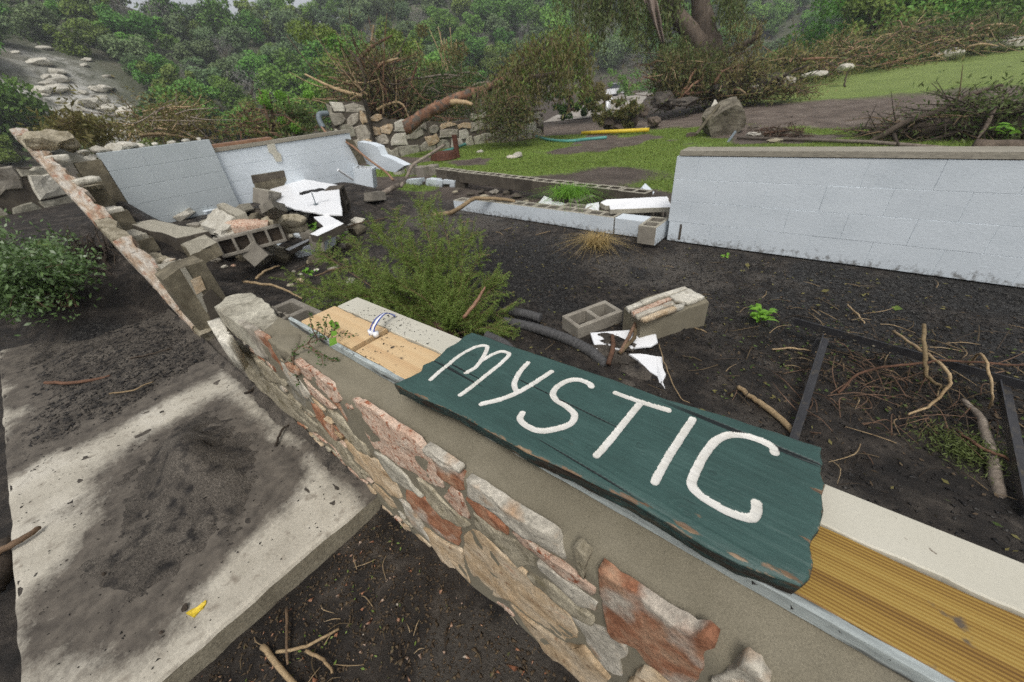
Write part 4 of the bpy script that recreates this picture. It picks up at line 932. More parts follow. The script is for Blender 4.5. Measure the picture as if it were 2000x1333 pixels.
# broken near end: raw block face, mortar, stones
quad_plate('raw_block_or_shade', [pxx(x, y, xe - .03) for x, y in ((318, 548), (352, 524), (398, 510), (446, 588), (424, 662), (396, 656))], (-.25, 0, 0), M['olive_raw'], cw)
quad_plate('mortar_seam', [pxx(x, y, xe - .022) for x, y in ((352, 526), (362, 523), (412, 600), (404, 612))], (-.02, 0, 0), M['mortar_light'], cw)
quad_plate('raw_block_or_shade', [pxx(x, y, xe - .02) for x, y in ((372, 548), (392, 540), (402, 565), (384, 576))], (-.02, 0, 0), M['stone_tan'], cw)
quad_plate('raw_block_or_shade', [pxx(x, y, xe - .018) for x, y in ((395, 580), (412, 565), (436, 590), (418, 640))], (-.02, 0, 0), M['concrete_dark'], cw)  # dark plate stands in for the shade of a recess low in the end
for k, (x, y, s) in enumerate(((300, 505, .10), (318, 520, .08), (282, 488, .09), (330, 510, .06), (262, 470, .08), (240, 452, .09), (228, 440, .08), (345, 525, .05), (255, 462, .05), (275, 500, .05))):
    p = py(x, y, .60); V_, F_ = rock((p.x, p.y, p.z), (s * 1.3, s, s * .5), 80 + k, sub=2); add('stone', V_, F_, M[('limestone', 'stone_pink', 'mortar_light', 'stone_white')[k % 4]], cw)
# upper corner lump and loose cap stones at the top
p = pxx(92, 272, -7.1); V_, F_ = rock((p.x, p.y, p.z - .02), (.26, .13, .13), 130, rough=.5); add('stone', V_, F_, M['stone_olive'], cw)
p = pxx(126, 275, -7.15); V_, F_ = rock((p.x, p.y, p.z), (.16, .13, .12), 131, rough=.3); add('stone', V_, F_, M['stone_olive'], cw)
flat_stone('cap_stone', [(-6.55, .40), (-6.2, .42), (-6.2, .62), (-6.5, .60)], py(130, 336, .5).z - .02, .05, M['limestone'], cw, 61, jag=.01)
flat_stone('cap_stone', [(-7.2, .34), (-6.9, .36), (-6.9, .55), (-7.2, .52)], py(80, 300, .4).z - .02, .08, M['limestone'], cw, 62, jag=.01)

# ---- rubble in front of the end wall
def slab_px(name, label, cat, pts, th, mat, seed=0, group=None, jag=.004, amp=.002, parent=None, z=None):
    """a broken slab: outline points (px, py, height); thickness th downwards"""
    P = [pz(x, y, zz) for x, y, zz in pts]; n = len(P); r = random.Random(seed); out = []
    for k in range(n):
        a, b = P[k], P[(k + 1) % n]; m_ = max(2, min(6, int((b - a).length / .05)))
        for q in range(m_):
            v = a.lerp(b, q / m_); j_ = 0 if q == 0 else jag
            out.append(v + Vector((r.uniform(-j_, j_), r.uniform(-j_, j_), 0)))
    n = len(out); c = sum(out, Vector()) / n; V = []; F = []
    for s, d in ((1, -th), (1, -.004), (.985, 0)):
        for p in out: V.append(tuple(c + (p - c) * s + Vector((0, 0, d + amp * r.uniform(-1, 1)))))
    for i in range(2):
        for k in range(n): F.append((i * n + k, i * n + (k + 1) % n, (i + 1) * n + (k + 1) % n, (i + 1) * n + k))
    F.append(tuple(2 * n + k for k in range(n))); F.append(tuple(range(n - 1, -1, -1)))
    mats = mat if isinstance(mat, (list, tuple)) else [mat]
    fm = [len(mats) - 1] * (2 * n) + [0, len(mats) - 1]
    o = add(name, V, F, mats, parent, fm=fm)
    bm = bmesh.new(); bm.from_mesh(o.data); bmesh.ops.recalc_face_normals(bm, faces=bm.faces); bm.to_mesh(o.data); bm.free()
    if label: tag(o, label, cat, group)
    return o
slab_px('cap_stone', None, None, CAPS, .13, M['stone_grey'], 5, parent=wall, jag=.006, amp=.002)
slab_px('wall_chunk', 'long dark wall chunk with pale mortar top, tipped on the rubble', 'rubble', [(248, 436, .62), (300, 429, .60), (408, 452, .47), (345, 466, .47)], .17, [M['mortar_light'], M['concrete_dark']], 3, jag=.02)
slab_px('limestone_slab', 'flat whitish stone slab tilted against the grey wall', 'stone', [(390, 437, .42), (424, 405, .58), (462, 420, .56), (432, 455, .44)], .07, M['limestone'], 5, jag=.02, amp=.01)
slab_px('limestone_block', 'narrow cream block lying on the tilted stone slab', 'stone', [(422, 400, .63), (436, 396, .66), (480, 415, .60), (462, 423, .56)], .08, M['mortar_light'], 6, jag=.01)
slab_px('sandstone_piece', 'rounded orange brown stone lying across hollow blocks', 'stone', [(438, 436, .54), (470, 428, .56), (524, 430, .50), (522, 439, .48), (462, 445, .5)], .07, M['stone_pink'], 7, jag=.015, amp=.012)
p = pz(552, 424, .50); V_, F_ = rock((p.x, p.y, .42), (.42, .11, .10), 140, rough=.6); tag(add('rubble_lump', V_, F_, M['stone_olive']), 'craggy grey lump of mortared rubble pointing at the white panel', 'rubble')
p = pz(445, 447, .48); V_, F_ = rock((p.x, p.y, .42), (.2, .14, .10), 141, rough=.6); tag(add('rubble_lump', V_, F_, M['limestone']), 'cream lump of mortared rubble under the orange brown stone', 'rubble')
def block_thing(label, me, x, y, z, rz, rx=0, ry=0, parent=None, group=None, name='hollow_block', s=(1, 1, 1)):
    p = pz(x, y, z); o = put(name, me, mat_at(p, rz, rx, ry, s)); tag(o, label, 'concrete block', group); return o
CMU_T = cmu3('hollow_block', M['concrete_block'], M['mortar_light'])
hp = thing('hollow_block_pair', 'mortared hollow blocks lying on their side with dark cores showing', 'concrete block', pz(480, 480, .3))
d0, d1 = pz(420, 478, .40), pz(545, 447, .40); rzb = math.atan2(d1.y - d0.y, d1.x - d0.x)
for k in range(2):
    p = d0.lerp(d1, .25 + .5 * k); put('block', CMU, mat_at((p.x, p.y, .36), rzb, math.pi / 2 - .15, 0, ((d1 - d0).length / 2 / .392, 1, 1)), hp)
for k in range(2):
    p = d0.lerp(d1, .25 + .5 * k); mb = MB(); mb.box((-.18, -.03, -.08), (.18, .03, .08)); V_, F_ = mb.arr(); R_ = np.array(Matrix.Rotation(rzb, 3, 'Z')); n_ = R_ @ np.array([0, -.11, 0]); add('core_shade_plate', V_ @ R_.T + np.array((p.x, p.y, .36)) + n_, F_, M['root_dark'], hp)  # dark plates added to stand in for the shade deep inside the cores
block_thing('hollow block with open cores perched above the grey rubble lump', CMU_T, 522, 400, .46, rzb + 1.0, .35, .25)
block_thing('hollow block lying askew in mud, its ladder-like cores facing up', CMU_T, 520, 510, .12, rzb + 1.25, -.5, .3)
block_thing('small block with one white painted face, beside the thin white strip', CMU_W, 632, 482, .12, rzb + .75, .25, 0, s=(.7, .9, .8))
wp = thing('white_sheet', 'smooth bright white panel lying tilted against the end wall', 'panel', pz(590, 400, .35))
slab_px('panel', None, None, [(534, 353, .56), (575, 348, .57), (606, 352, .56), (662, 362, .53), (668, 419, .44), (632, 418, .45), (575, 408, .46), (522, 388, .50)], .02, M['white_panel'], 9, parent=wp, jag=.008, amp=0)
slab_px('panel_leg', None, None, [(612, 424, .43), (640, 420, .43), (672, 437, .40), (620, 462, .36), (605, 458, .36), (632, 443, .40)], .08, [M['white_panel'], M['concrete_dark']], 10, parent=wp, jag=.004, amp=0)
slab_px('white_strip', 'thin white strip propped on mud between hollow blocks', 'strip', [(556, 487, .16), (600, 468, .17), (612, 466, .17), (565, 490, .15)], .05, [M['white_panel'], M['concrete_dark']], 11, jag=.004)
hold = thing('wire_stand', 'small black wire stand standing on the bright white panel', 'stand', pz(617, 402, .34))
b0 = pz(617, 400, .475); MBh = MB(); MBh.tube([b0, b0 + Vector((0, 0, .15))], .007, 6); MBh.tube([b0, b0 + Vector((0, 0, .008))], .03, 10); MBh.build('stem', M['pvc_grey'], hold)
t0, t1 = b0 + Vector((-.02, -.14, .17)), b0 + Vector((.03, .15, .15)); MBh = MB(); MBh.tube(crooked([t0, b0 + Vector((0, 0, .16)), t1], .012, 5, 3), [.016, .02, .014, .022, .012], 6); MBh.build('holder_bar', M['black_plastic'], hold)
sb = thing('standing_block', 'dark hollow block standing on end beside the white panel', 'concrete block', pz(690, 420, .12))
p = pz(686, 420, .12); put('block', CMU_D, mat_at((p.x, p.y, .30), math.radians(-48), 0, math.pi / 2 + .06, (1.2, 1.15, 1.1)) @ Matrix.Rotation(math.pi / 2, 4, 'X'), sb)
bx_ = thing('white_box', 'white cracked box section with open tan top, behind the standing dark block', 'box', pz(718, 368, .2))
c = pz(716, 366, .24); mb = MB()
for (lo, hi) in (((-.16, -.15, 0), (-.135, .15, .34)), ((.135, -.15, 0), (.16, .15, .34)), ((-.134, -.15, .002), (.134, -.125, .338)), ((-.134, .125, .002), (.134, .15, .338))): mb.box(lo, hi)
V_, F_ = mb.arr(); R_ = np.array(Matrix.Rotation(.75, 3, 'Z') @ Matrix.Rotation(.18, 3, 'Y')); V_ = V_ @ R_.T + np.array(c); add('box_shell', V_, F_, M['paint_white'], bx_)
V_ = np.array([(-.13, -.12, .25), (.13, -.12, .25), (.13, .12, .25), (-.13, .12, .25)]) @ R_.T + np.array(c); add('fill', V_, [(0, 1, 2, 3)], M['stone_tan'], bx_)
mb = MB(); mb.tube([pz(660, 332, .62), pz(690, 352, .40)], .022, 4); tag(mb.build('white_batten', M['white_panel']), 'short white batten leaning over the standing dark block', 'batten')
o = quad_plate('broken_wall_panel', [py(x, y, 4.3) for x, y in ((698, 277), (722, 281), (737, 287), (745, 304), (762, 310), (778, 318), (790, 324), (772, 337), (735, 330), (700, 312))], (0, .14, 0), M['paint_white'], None); tag(o, 'jagged white wall fragment standing beside the end wall corner', 'wall fragment')
o = quad_plate('wall_post', [pxx(x, y, XD + .02) for x, y in ((679, 272), (690, 273), (716, 318), (706, 322))], (-.12, 0, 0), M['olive_raw'], None); tag(o, 'dark raw edge of block at the end wall corner', 'wall fragment')
chw = thing('white_wall_chunk', 'broken white painted chunk with gaps, lying behind the low block course', 'wall fragment', pz(840, 380, .0))
for k, pts in enumerate((((792, 352), (818, 350), (822, 374), (800, 377)), ((832, 350), (852, 352), (858, 378), (830, 374)), ((854, 354), (864, 354), (862, 378), (858, 378)), ((864, 352), (888, 354), (886, 378), (880, 378), (878, 360), (866, 360)))):
    quad_plate('painted_face', [py(x, y, 5.35 + .02 * k) for x, y in pts], (0, .16, 0), M['paint_white'], chw)
quad_plate('raw_side', [py(x, y, 5.42) for x, y in ((816, 356), (836, 356), (836, 380), (816, 380))], (0, .1, 0), M['concrete_dark'], chw)
quad_plate('raw_side', [py(x, y, 5.44) for x, y in ((865, 360), (908, 352), (908, 382), (865, 382))], (0, .1, 0), M['concrete_dark'], chw)
for k, (x, y, w) in enumerate(((805, 330, .2), (824, 333, .17), (846, 330, .15), (778, 330, .14))):
    p = pz(x, y, .12); me = bevel_box('concrete_stub', .2 + w * .3, .2, .26, M['concrete_block' if k != 3 else 'limestone'], .02); o = put('concrete_stub', me, mat_at((p.x, p.y, -.05), .1 * k)); tag(o, 'squat concrete stub in the broken line between white fragment and block row', 'concrete block', 'concrete stubs')
# rubble between the low course and the toppled row
slab_px('white_board_piece', 'pointed white board piece lying behind the low block course', 'board', [(1047, 402, .14), (1063, 383, .17), (1106, 399, .16), (1085, 407, .14)], .015, M['white_panel'], 20, jag=.004, amp=0)
slab_px('white_board_piece', 'small white board piece next to the fallen white panel', 'board', [(1141, 411, .18), (1146, 399, .2), (1170, 395, .2), (1170, 410, .18)], .015, M['white_panel'], 21, jag=.004, amp=0)
fw = thing('fallen_white_panel', 'long white painted block panel lying face up behind the standing wall', 'panel', pz(1240, 410, .05))
slab_px('panel_face', None, None, [(1172, 396, .27), (1184, 390, .30), (1304, 384, .30), (1312, 405, .25), (1192, 410, .24), (1190, 402, .25), (1182, 402, .25)], .05, [M['white_panel'], M['mortar_light']], 22, parent=fw, jag=.006, amp=0)
for k in range(6):
    p = pz(1200 + 20 * k, 414 - .6 * k, .16); mb = MB(); mb.box((p.x - .012, p.y - .0, .02), (p.x + .012, p.y + .25, .2), j=.004); mb.build('block_web', M['concrete_block'], fw)
o = quad_plate('white_wedge', [py(x, y, 5.2) for x, y in ((1233, 388), (1254, 366), (1272, 384), (1268, 390))], (0, .1, .03), M['paint_white'], None); tag(o, 'triangular white block fragment sticking up at the end of the toppled row', 'wall fragment')
slab_px('block_half', 'flat brown block half lying before the toppled row', 'concrete block', [(1078, 388, .2), (1108, 376, .24), (1135, 377, .24), (1105, 391, .19)], .07, M['concrete_dark'], 24, jag=.004)
slab_px('block_half', 'flat brown block half overlapping another, beside green tuft', 'concrete block', [(1108, 391, .20), (1142, 379, .24), (1164, 382, .23), (1126, 396, .19)], .08, [M['concrete_block'], M['concrete_dark']], 25, jag=.004)
for k in range(26):
    x, y = random.uniform(880, 1240), 0; y = 352 + (x - 880) * .135 + random.uniform(8, 24); p = pz(x, y, .04); s = random.uniform(.04, .10)
    V_, F_ = rock((p.x, p.y, .03), (s * 1.4, s, s * .5), 200 + k, sub=2)
    tag(add('rubble_stone', V_, F_, M[('concrete_block', 'concrete_dark', 'stone_olive')[k % 3]]), 'broken block rubble lying in the gap between toppled row and low course', 'rubble', 'rubble between the block rows')
for k in range(34):
    x, y = random.uniform(395, 700), random.uniform(440, 560)
    if y > 470 + (x - 395) * .35 + 40: continue
    p = pg(x, y, .2); s = random.uniform(.02, .055); V_, F_ = rock((p.x, p.y, p.z + s * .2), (s * 1.5, s, s * .6), 260 + k, sub=2)
    tag(add('rubble_stone', V_, F_, M[('limestone', 'concrete_block', 'stone_olive', 'stone_pink')[k % 4]]), 'small broken stone in the mud before the heap of blocks', 'rubble', 'small stones by the rubble heap')
rb_ = random.Random(77)
slab_px('tilted_wall_slab', 'grey painted wall slab tilted against the foot of the end wall', 'rubble', [(505, 402, .72), (528, 388, .80), (556, 398, .70), (530, 420, .52)], .08, [M['paint_white'], M['concrete_block']], 41, jag=.02)
slab_px('tilted_wall_slab', 'dark broken wall slab lying left of the mortared hollow blocks', 'rubble', [(352, 478, .50), (400, 458, .58), (424, 474, .50), (372, 500, .40)], .12, [M['mortar_light'], M['olive_raw']], 42, jag=.02)
for k, (x, y, L_, W_, H_, mt, lb) in enumerate(((410, 455, .30, .2, .10, 'mortar_light', 'flat cream block fragment below the tilted stone slab'), (372, 425, .34, .2, .09, 'limestone', 'thin pale slab fragment at the foot of the grey end wall'), (338, 470, .2, .16, .10, 'concrete_block', 'broken block end poking from under the long dark chunk'),
        (455, 505, .22, .14, .09, 'concrete_block', 'grey block corner lying below the mortared hollow blocks'), (585, 445, .30, .18, .10, 'concrete_dark', 'dark block fragment before the rubble lump'), (610, 470, .26, .19, .12, 'concrete_block', 'tipped block fragment left of the small white-faced block'), (560, 465, .2, .18, .14, 'concrete_dark', 'dark tipped block behind the thin white strip'),
        (500, 445, .3, .1, .12, 'olive_raw', 'olive raw block piece under the orange brown stone'), (640, 445, .22, .2, .08, 'concrete_block', 'flat grey block piece beside the white sheet edge'), (735, 395, .3, .2, .14, 'concrete_block', 'grey block fragment behind the pale straight pole'), (700, 440, .16, .12, .08, 'limestone', 'small pale block on mud before the standing dark block'), (440, 395, .25, .16, .1, 'concrete_block', 'block fragment at the wall behind the cream block'),
        (480, 420, .24, .16, .1, 'mortar_light', 'pale broken block wedged beside the rubble lump'), (650, 350, .3, .18, .16, 'paint_white', 'white painted block piece behind the white sheet'))):
    p = pg(x, y, .35); me = bevel_box('block_fragment', L_, W_, H_, M[mt], .008, 2)
    vv = np.empty(len(me.vertices) * 3, np.float32); me.vertices.foreach_get('co', vv); vv = vv.reshape(-1, 3); vv += (.02 * np.sign(vv) * np.array([fbm(vv[:, 0] * 9 + k, vv[:, 1] * 9, vv[:, 2] * 9, 2, k)]).T).astype(np.float32); me.vertices.foreach_set('co', vv.ravel())
    o = put('block_fragment', me, mat_at((p.x, p.y, p.z + .02), rb_.uniform(0, 3.1), rb_.uniform(-.5, .5), rb_.uniform(-.4, .4))); tag(o, lb, 'rubble')
for k in range(46):
    x = rb_.uniform(380, 700); y = rb_.uniform(400, 510); p = pg(x, y, .35); me = bevel_box('block_fragment', rb_.uniform(.10, .28), rb_.uniform(.07, .18), rb_.uniform(.05, .12), M[rb_.choice(['concrete_block', 'mortar_light', 'limestone', 'concrete_dark', 'paint_white', 'olive_raw'])], .008, 1)
    vv = np.empty(len(me.vertices) * 3, np.float32); me.vertices.foreach_get('co', vv); vv = vv.reshape(-1, 3); vv += (.03 * np.sign(vv) * np.array([fbm(vv[:, 0] * 9 + k, vv[:, 1] * 9, vv[:, 2] * 9, 2, k)]).T).astype(np.float32); me.vertices.foreach_set('co', vv.ravel())
    o = put('block_fragment', me, mat_at((p.x, p.y, p.z - .01), rb_.uniform(0, 3.1), rb_.uniform(-.6, .6), rb_.uniform(-.5, .5))); tag(o, 'small broken block fragment strewn through the rubble heap by the end wall', 'rubble', 'block fragments in the rubble heap')
# pipe, conduit and poles over the rubble
cp = [pr(x, y, r) for x, y, r in ((627, 245, 8.3), (640, 262, 8.2), (680, 280, 8.0), (720, 312, 7.7), (752, 335, 7.4), (768, 352, 7.1))]
mb = MB(); mb.tube(spline(cp, 6), .018, 8); tag(mb.build('copper_pipe', M['copper'], smooth=True), 'bent reddish pipe curving over the corner of the end wall', 'pipe')
mb = MB(); mb.tube(spline([pr(x, y, r) for x, y, r in ((640, 222, 8.5), (624, 224, 8.4), (624, 236, 8.35), (632, 250, 8.3))], 5), .045, 10); tag(mb.build('grey_conduit', M['pvc_grey'], smooth=True), 'grey plastic elbow pipe above the end wall corner', 'pipe')
mb = MB(); mb.tube(spline([pr(x, y, r) for x, y, r in ((868, 284, 9.6), (840, 302, 9.0), (808, 322, 8.5), (795, 345, 8.0), (783, 365, 7.4))], 6), [.035, .03, .03], 7); tag(mb.build('bent_pole', M['driftwood'], smooth=True), 'bent grey sapling pole rising out of the rubble towards the stone wall', 'branch')
mb = MB(); mb.tube([pr(718, 392, 6.9), pr(745, 380, 7.0), pr(778, 362, 7.3)], .045, 8); tag(mb.build('pale_pole', M['driftwood'], smooth=True), 'pale straight pole lying in mud right of the standing dark block', 'pole')
mb = MB(); mb.tube(crooked([pr(845, 420, 5.9), pr(880, 416, 5.7), pr(905, 402, 5.55), pr(930, 388, 5.6), pr(985, 390, 5.5), pr(1005, 394, 5.4)], .004, 5, 9), [.035, .03, .026, .02], 8); tag(mb.build('crooked_branch', M['twig_pale'], smooth=True), 'crooked yellowish branch lying over the silt-covered end of the low course', 'branch')
# ================================================================== foliage helpers
def leaf_quads(C, size, aspect=.45, D=None, droop=0.0, rng=RNG, nrm=None):
    """many small diamond leaves: centres C (n,3), lengths size, optional directions D"""
    C = np.asarray(C, float); n = len(C)
    size = np.broadcast_to(np.asarray(size, float), (n,)) * rng.uniform(.7, 1.3, n)
    if D is None: D = rng.normal(size=(n, 3)); D[:, 2] -= droop
    else: D = np.asarray(D, float) + rng.normal(size=(n, 3)) * .25
    D = D / (np.linalg.norm(D, axis=1)[:, None] + 1e-9)
    A = rng.normal(size=(n, 3)) if nrm is None else np.asarray(nrm) + rng.normal(size=(n, 3)) * .45; W = np.cross(D, A); W /= np.linalg.norm(W, axis=1)[:, None] + 1e-9
    h = size[:, None] * .5; w = h * aspect
    V = np.stack([C - D * h, C + W * w - D * h * .1, C + D * h, C - W * w - D * h * .1], 1).reshape(-1, 3)
    F = np.arange(4 * n).reshape(n, 4)
    return V, F
def blades(P, h, w, lean=.35, rng=RNG, curl=.4):
    """grass blades: base points, triangle pairs bending over"""
    P = np.asarray(P, float); n = len(P); h = np.broadcast_to(h, (n,)) * rng.uniform(.6, 1.3, n)
    a = rng.uniform(0, 6.283, n); d = np.stack([np.cos(a), np.sin(a)], 1); l = rng.uniform(.1, 1, n) * lean
    s = np.stack([-d[:, 1], d[:, 0], np.zeros(n)], 1) * w
    up = np.stack([d[:, 0] * l, d[:, 1] * l, np.ones(n)], 1)
    tip = np.stack([d[:, 0] * l * (1 + curl * 2), d[:, 1] * l * (1 + curl * 2), 1 - curl * l], 1)
    V = np.stack([P - s, P + s, P + up * h[:, None] * .55 + s * .6, P + tip * h[:, None], P + up * h[:, None] * .55 - s * .6], 1).reshape(-1, 3)
    b = np.arange(n)[:, None] * 5
    return V, np.concatenate([b + np.array([[0, 1, 2, 4]])], 0), np.concatenate([b + np.array([[4, 2, 3]])], 0)
def add_blades(name, P, h, w, mat, parent=None, lean=.35, curl=.4):
    V, Q, T = blades(P, h, w, lean, curl=curl)
    return add(name, V, np.concatenate([Q[:, [0, 1, 2]], Q[:, [0, 2, 3]], T]), mat, parent)

# ================================================================== things lying on the muddy floor
c = pz(1155, 634, .0); d0, d1 = pz(1100, 640, .09), pz(1192, 605, .09)
o = put('hollow_block', CMU, mat_at((c.x, c.y, -.095), math.atan2(d1.y - d0.y, d1.x - d0.x), .04)); tag(o, 'grey two-core block half sunk in mud beside the stone-faced chunk', 'concrete block')
sf = thing('stone_faced_chunk', 'fallen chunk of wall with cream stone facing on top', 'wall chunk', pz(1310, 620, 0))
top = [(1219, 601, .20), (1270, 578, .21), (1338, 559, .22), (1378, 582, .21), (1385, 590, .2), (1320, 612, .19), (1252, 630, .18)]
slab_px('block_body', None, None, [(x, y, z - .012) for x, y, z in top], .19, M['mortar'], 31, parent=sf, jag=.004)
for k, pts in enumerate(([(1222, 600), (1250, 590), (1255, 596), (1228, 607)], [(1232, 611), (1305, 583), (1312, 586), (1240, 617)], [(1240, 619), (1312, 592), (1318, 597), (1247, 624)], [(1250, 588), (1338, 560), (1342, 564), (1256, 594)],
                         [(1308, 580), (1344, 566), (1376, 583), (1345, 594), (1322, 590)], [(1250, 626), (1316, 601), (1322, 606), (1262, 628)], [(1312, 597), (1338, 594), (1334, 600), (1322, 604)])):
    flat_stone('stone', [pz(x, y, .205) for x, y in pts], .21 + .006 * (k % 3), .03, M[('limestone', 'stone_pink', 'stone_white', 'limestone', 'limestone', 'stone_tan', 'limestone')[k]], sf, 300 + k, jag=.003, amp=.004)
slab_px('white_board_piece', 'mud-smeared white board scrap crossed by sticks', 'board', [(1153, 650, .055), (1277, 641, .06), (1285, 668, .045), (1272, 676, .04), (1166, 686, .035)], .012, M['white_panel'], 33, jag=.003, amp=0)
slab_px('white_board_piece', 'torn white board strip sinking into mud behind the sign', 'board', [(1228, 691, .035), (1262, 692, .035), (1294, 697, .03), (1302, 772, .02), (1293, 770, .015), (1284, 735, .016), (1258, 716, .018)], .012, M['white_panel'], 34, jag=.012, amp=0)
# mud smeared over the boards
mbv = []; 
for (cx, cy, rx, ry, hh, zb) in ((1203, 665, .10, .05, .018, .05), (1195, 690, .12, .05, .03, .03), (1245, 730, .12, .13, .035, .0)):
    q = pz(cx, cy, zb); g1, g2 = np.meshgrid(np.linspace(-1, 1, 26), np.linspace(-1, 1, 26), indexing='ij')
    zz_ = zb - .01 + hh * (1 - (g1 ** 2 + g2 ** 2)) + .02 * fbm(g1 * 2.5 + cx, g2 * 2.5, 0, 4, 7)
    V_ = np.stack([q.x + g1 * rx * 1.3, q.y + g2 * ry * 1.3, zz_], -1).reshape(-1, 3); I_ = np.arange(26 * 26).reshape(26, 26)
    Fq = np.stack([I_[:-1, :-1], I_[1:, :-1], I_[1:, 1:], I_[:-1, 1:]], -1).reshape(-1, 4); keep = (g1 ** 2 + g2 ** 2).reshape(-1)[Fq].min(1) < 1
    tag(add('silt_smear', V_, Fq[keep], M['silt'], smooth=True), 'brown silt smeared over the white boards', kind='stuff')
def stick(name, label, pts, rad, mat, amp=.004, seed=1, n=7, k=5, group=None, cat='stick'):
    mb = MB(); mb.tube(crooked(pts, amp, k, seed), rad, n); o = mb.build(name, M[mat], smooth=True); tag(o, label, cat, group); return o
stick('broken_stick', 'straight brown stick leaning across the mud-smeared white board', [pz(1250, 614, .16), pz(1232, 650, .10), pz(1212, 688, .06)], [.011, .012, .012], 'twig', .002, 1)
stick('broken_stick', 'second brown stick crossing the mud-smeared white board', [pz(1240, 640, .11), pz(1238, 660, .09), pz(1210, 690, .05)], [.010, .013, .014], 'twig', .003, 2)
stick('broken_stick', 'short reddish stick end pointing at the sign', [pz(1196, 655, .075), pz(1197, 680, .07), pz(1188, 712, .05)], [.012, .016, .015], 'twig_red', .002, 3)
stick('lichen_stick', 'orange and yellow lichened stick behind the letter C', [pz(1443, 756, .05), pz(1470, 778, .055), pz(1505, 802, .06), pz(1558, 852, .06)], [.013, .013, .016, .014], 'twig_pale', .003, 4)
stick('driftwood_branch', 'bleached curved branch beside the steel leg', [pz(1878, 782, .06), pz(1915, 815, .06), pz(1930, 870, .05), pz(1945, 930, .04), pz(1955, 985, .03)], [.010, .015, .019, .022, .018], 'driftwood', .004, 5)
sl = [pz(x, y, z) for x, y, z in ((985, 628, .02), (1040, 640, .022), (1100, 660, .024), (1150, 685, .02), (1185, 715, .0))]
def ribbed(pts, r):
    S_ = spline(pts, 22); return S_, [r * (1 + .07 * math.sin(i * 2.1)) for i in range(len(S_))]
S_, R_ = ribbed(sl, .036); V_, F_ = tube(S_, R_, 14); tag(add('mesh_sleeve', V_, F_, M['grey_sleeve'], smooth=True), 'long grey mesh sleeve lying in silt behind the sign', 'sleeve')
S_, R_ = ribbed([pz(985, 608, .05), pz(1020, 612, .05), pz(1056, 622, .05)], .034); V_, F_ = tube(S_, R_, 14); tag(add('mesh_sleeve', V_, F_, M['grey_sleeve'], smooth=True), 'short grey mesh sleeve end beside the feathery sapling', 'sleeve')
S_, R_ = ribbed([pz(950, 655, .06), pz(985, 672, .05), pz(1012, 700, .04)], .03); V_, F_ = tube(S_, R_, 14); tag(add('mesh_sleeve', V_, F_, M['grey_sleeve'], smooth=True), 'grey mesh sleeve half hidden behind the corner of the sign', 'sleeve')
# ---- overturned steel frame
fr = thing('steel_frame', 'overturned dark steel frame with angle-iron rail and legs, in the muddy room', 'frame', pz(1700, 720, 0))
def angle_bar(a, b, w, t, side, up):
    a, b = Vector(a), Vector(b); d = (b - a).normalized(); s = Vector(side); s = (s - d * s.dot(d)).normalized(); u = d.cross(s).normalized()
    if u.z < 0: u = -u
    V = []
    for p in (a, b):
        for (i, j) in ((0, 0), (w, 0), (w, t), (t, t), (t, up), (0, up)): V.append(tuple(p + s * i + u * j))
    F = [(i, (i + 1) % 6, 6 + (i + 1) % 6, 6 + i) for i in range(6)] + [(5, 4, 3, 2, 1, 0), (6, 7, 8, 9, 10, 11)]
    return V, F
rail = [pz(1549, 634, .12), pz(1700, 676, .13), pz(2060, 780, .14)]
V_, F_ = angle_bar(rail[0], rail[2], .048, .006, (0, 1, 0), .042); add('rail', V_, F_, M['dark_metal'], fr)
V_, F_ = angle_bar(pz(1604, 660, .125), pz(1536, 868, .06), .036, .005, (1, 0, 0), .03); add('leg', V_, F_, M['dark_metal'], fr)
V_, F_ = angle_bar(pz(1944, 752, .13), pz(1992, 1010, .05), .046, .005, (1, 0, 0), .036); add('leg', V_, F_, M['dark_metal'], fr)
V_, F_ = angle_bar(pz(1593, 662, .11), pz(1583, 690, .03), .02, .005, (1, 0, 0), .02); add('bracket', V_, F_, M['dark_metal'], fr)
mb = MB(); rr = random.Random(4)
for k in range(120):
    t = rr.random(); p = rail[0].lerp(rail[2], t) + Vector((rr.uniform(-.01, .01), rr.uniform(.008, .04), .008)); s = rr.uniform(.005, .012); V_, F_ = rock(p, (s * 2, s, s * .6), k, sub=1); mb.raw(V_, F_)
o = mb.build('silt_on_rail', M['mortar'], fr); o['kind'] = 'stuff'
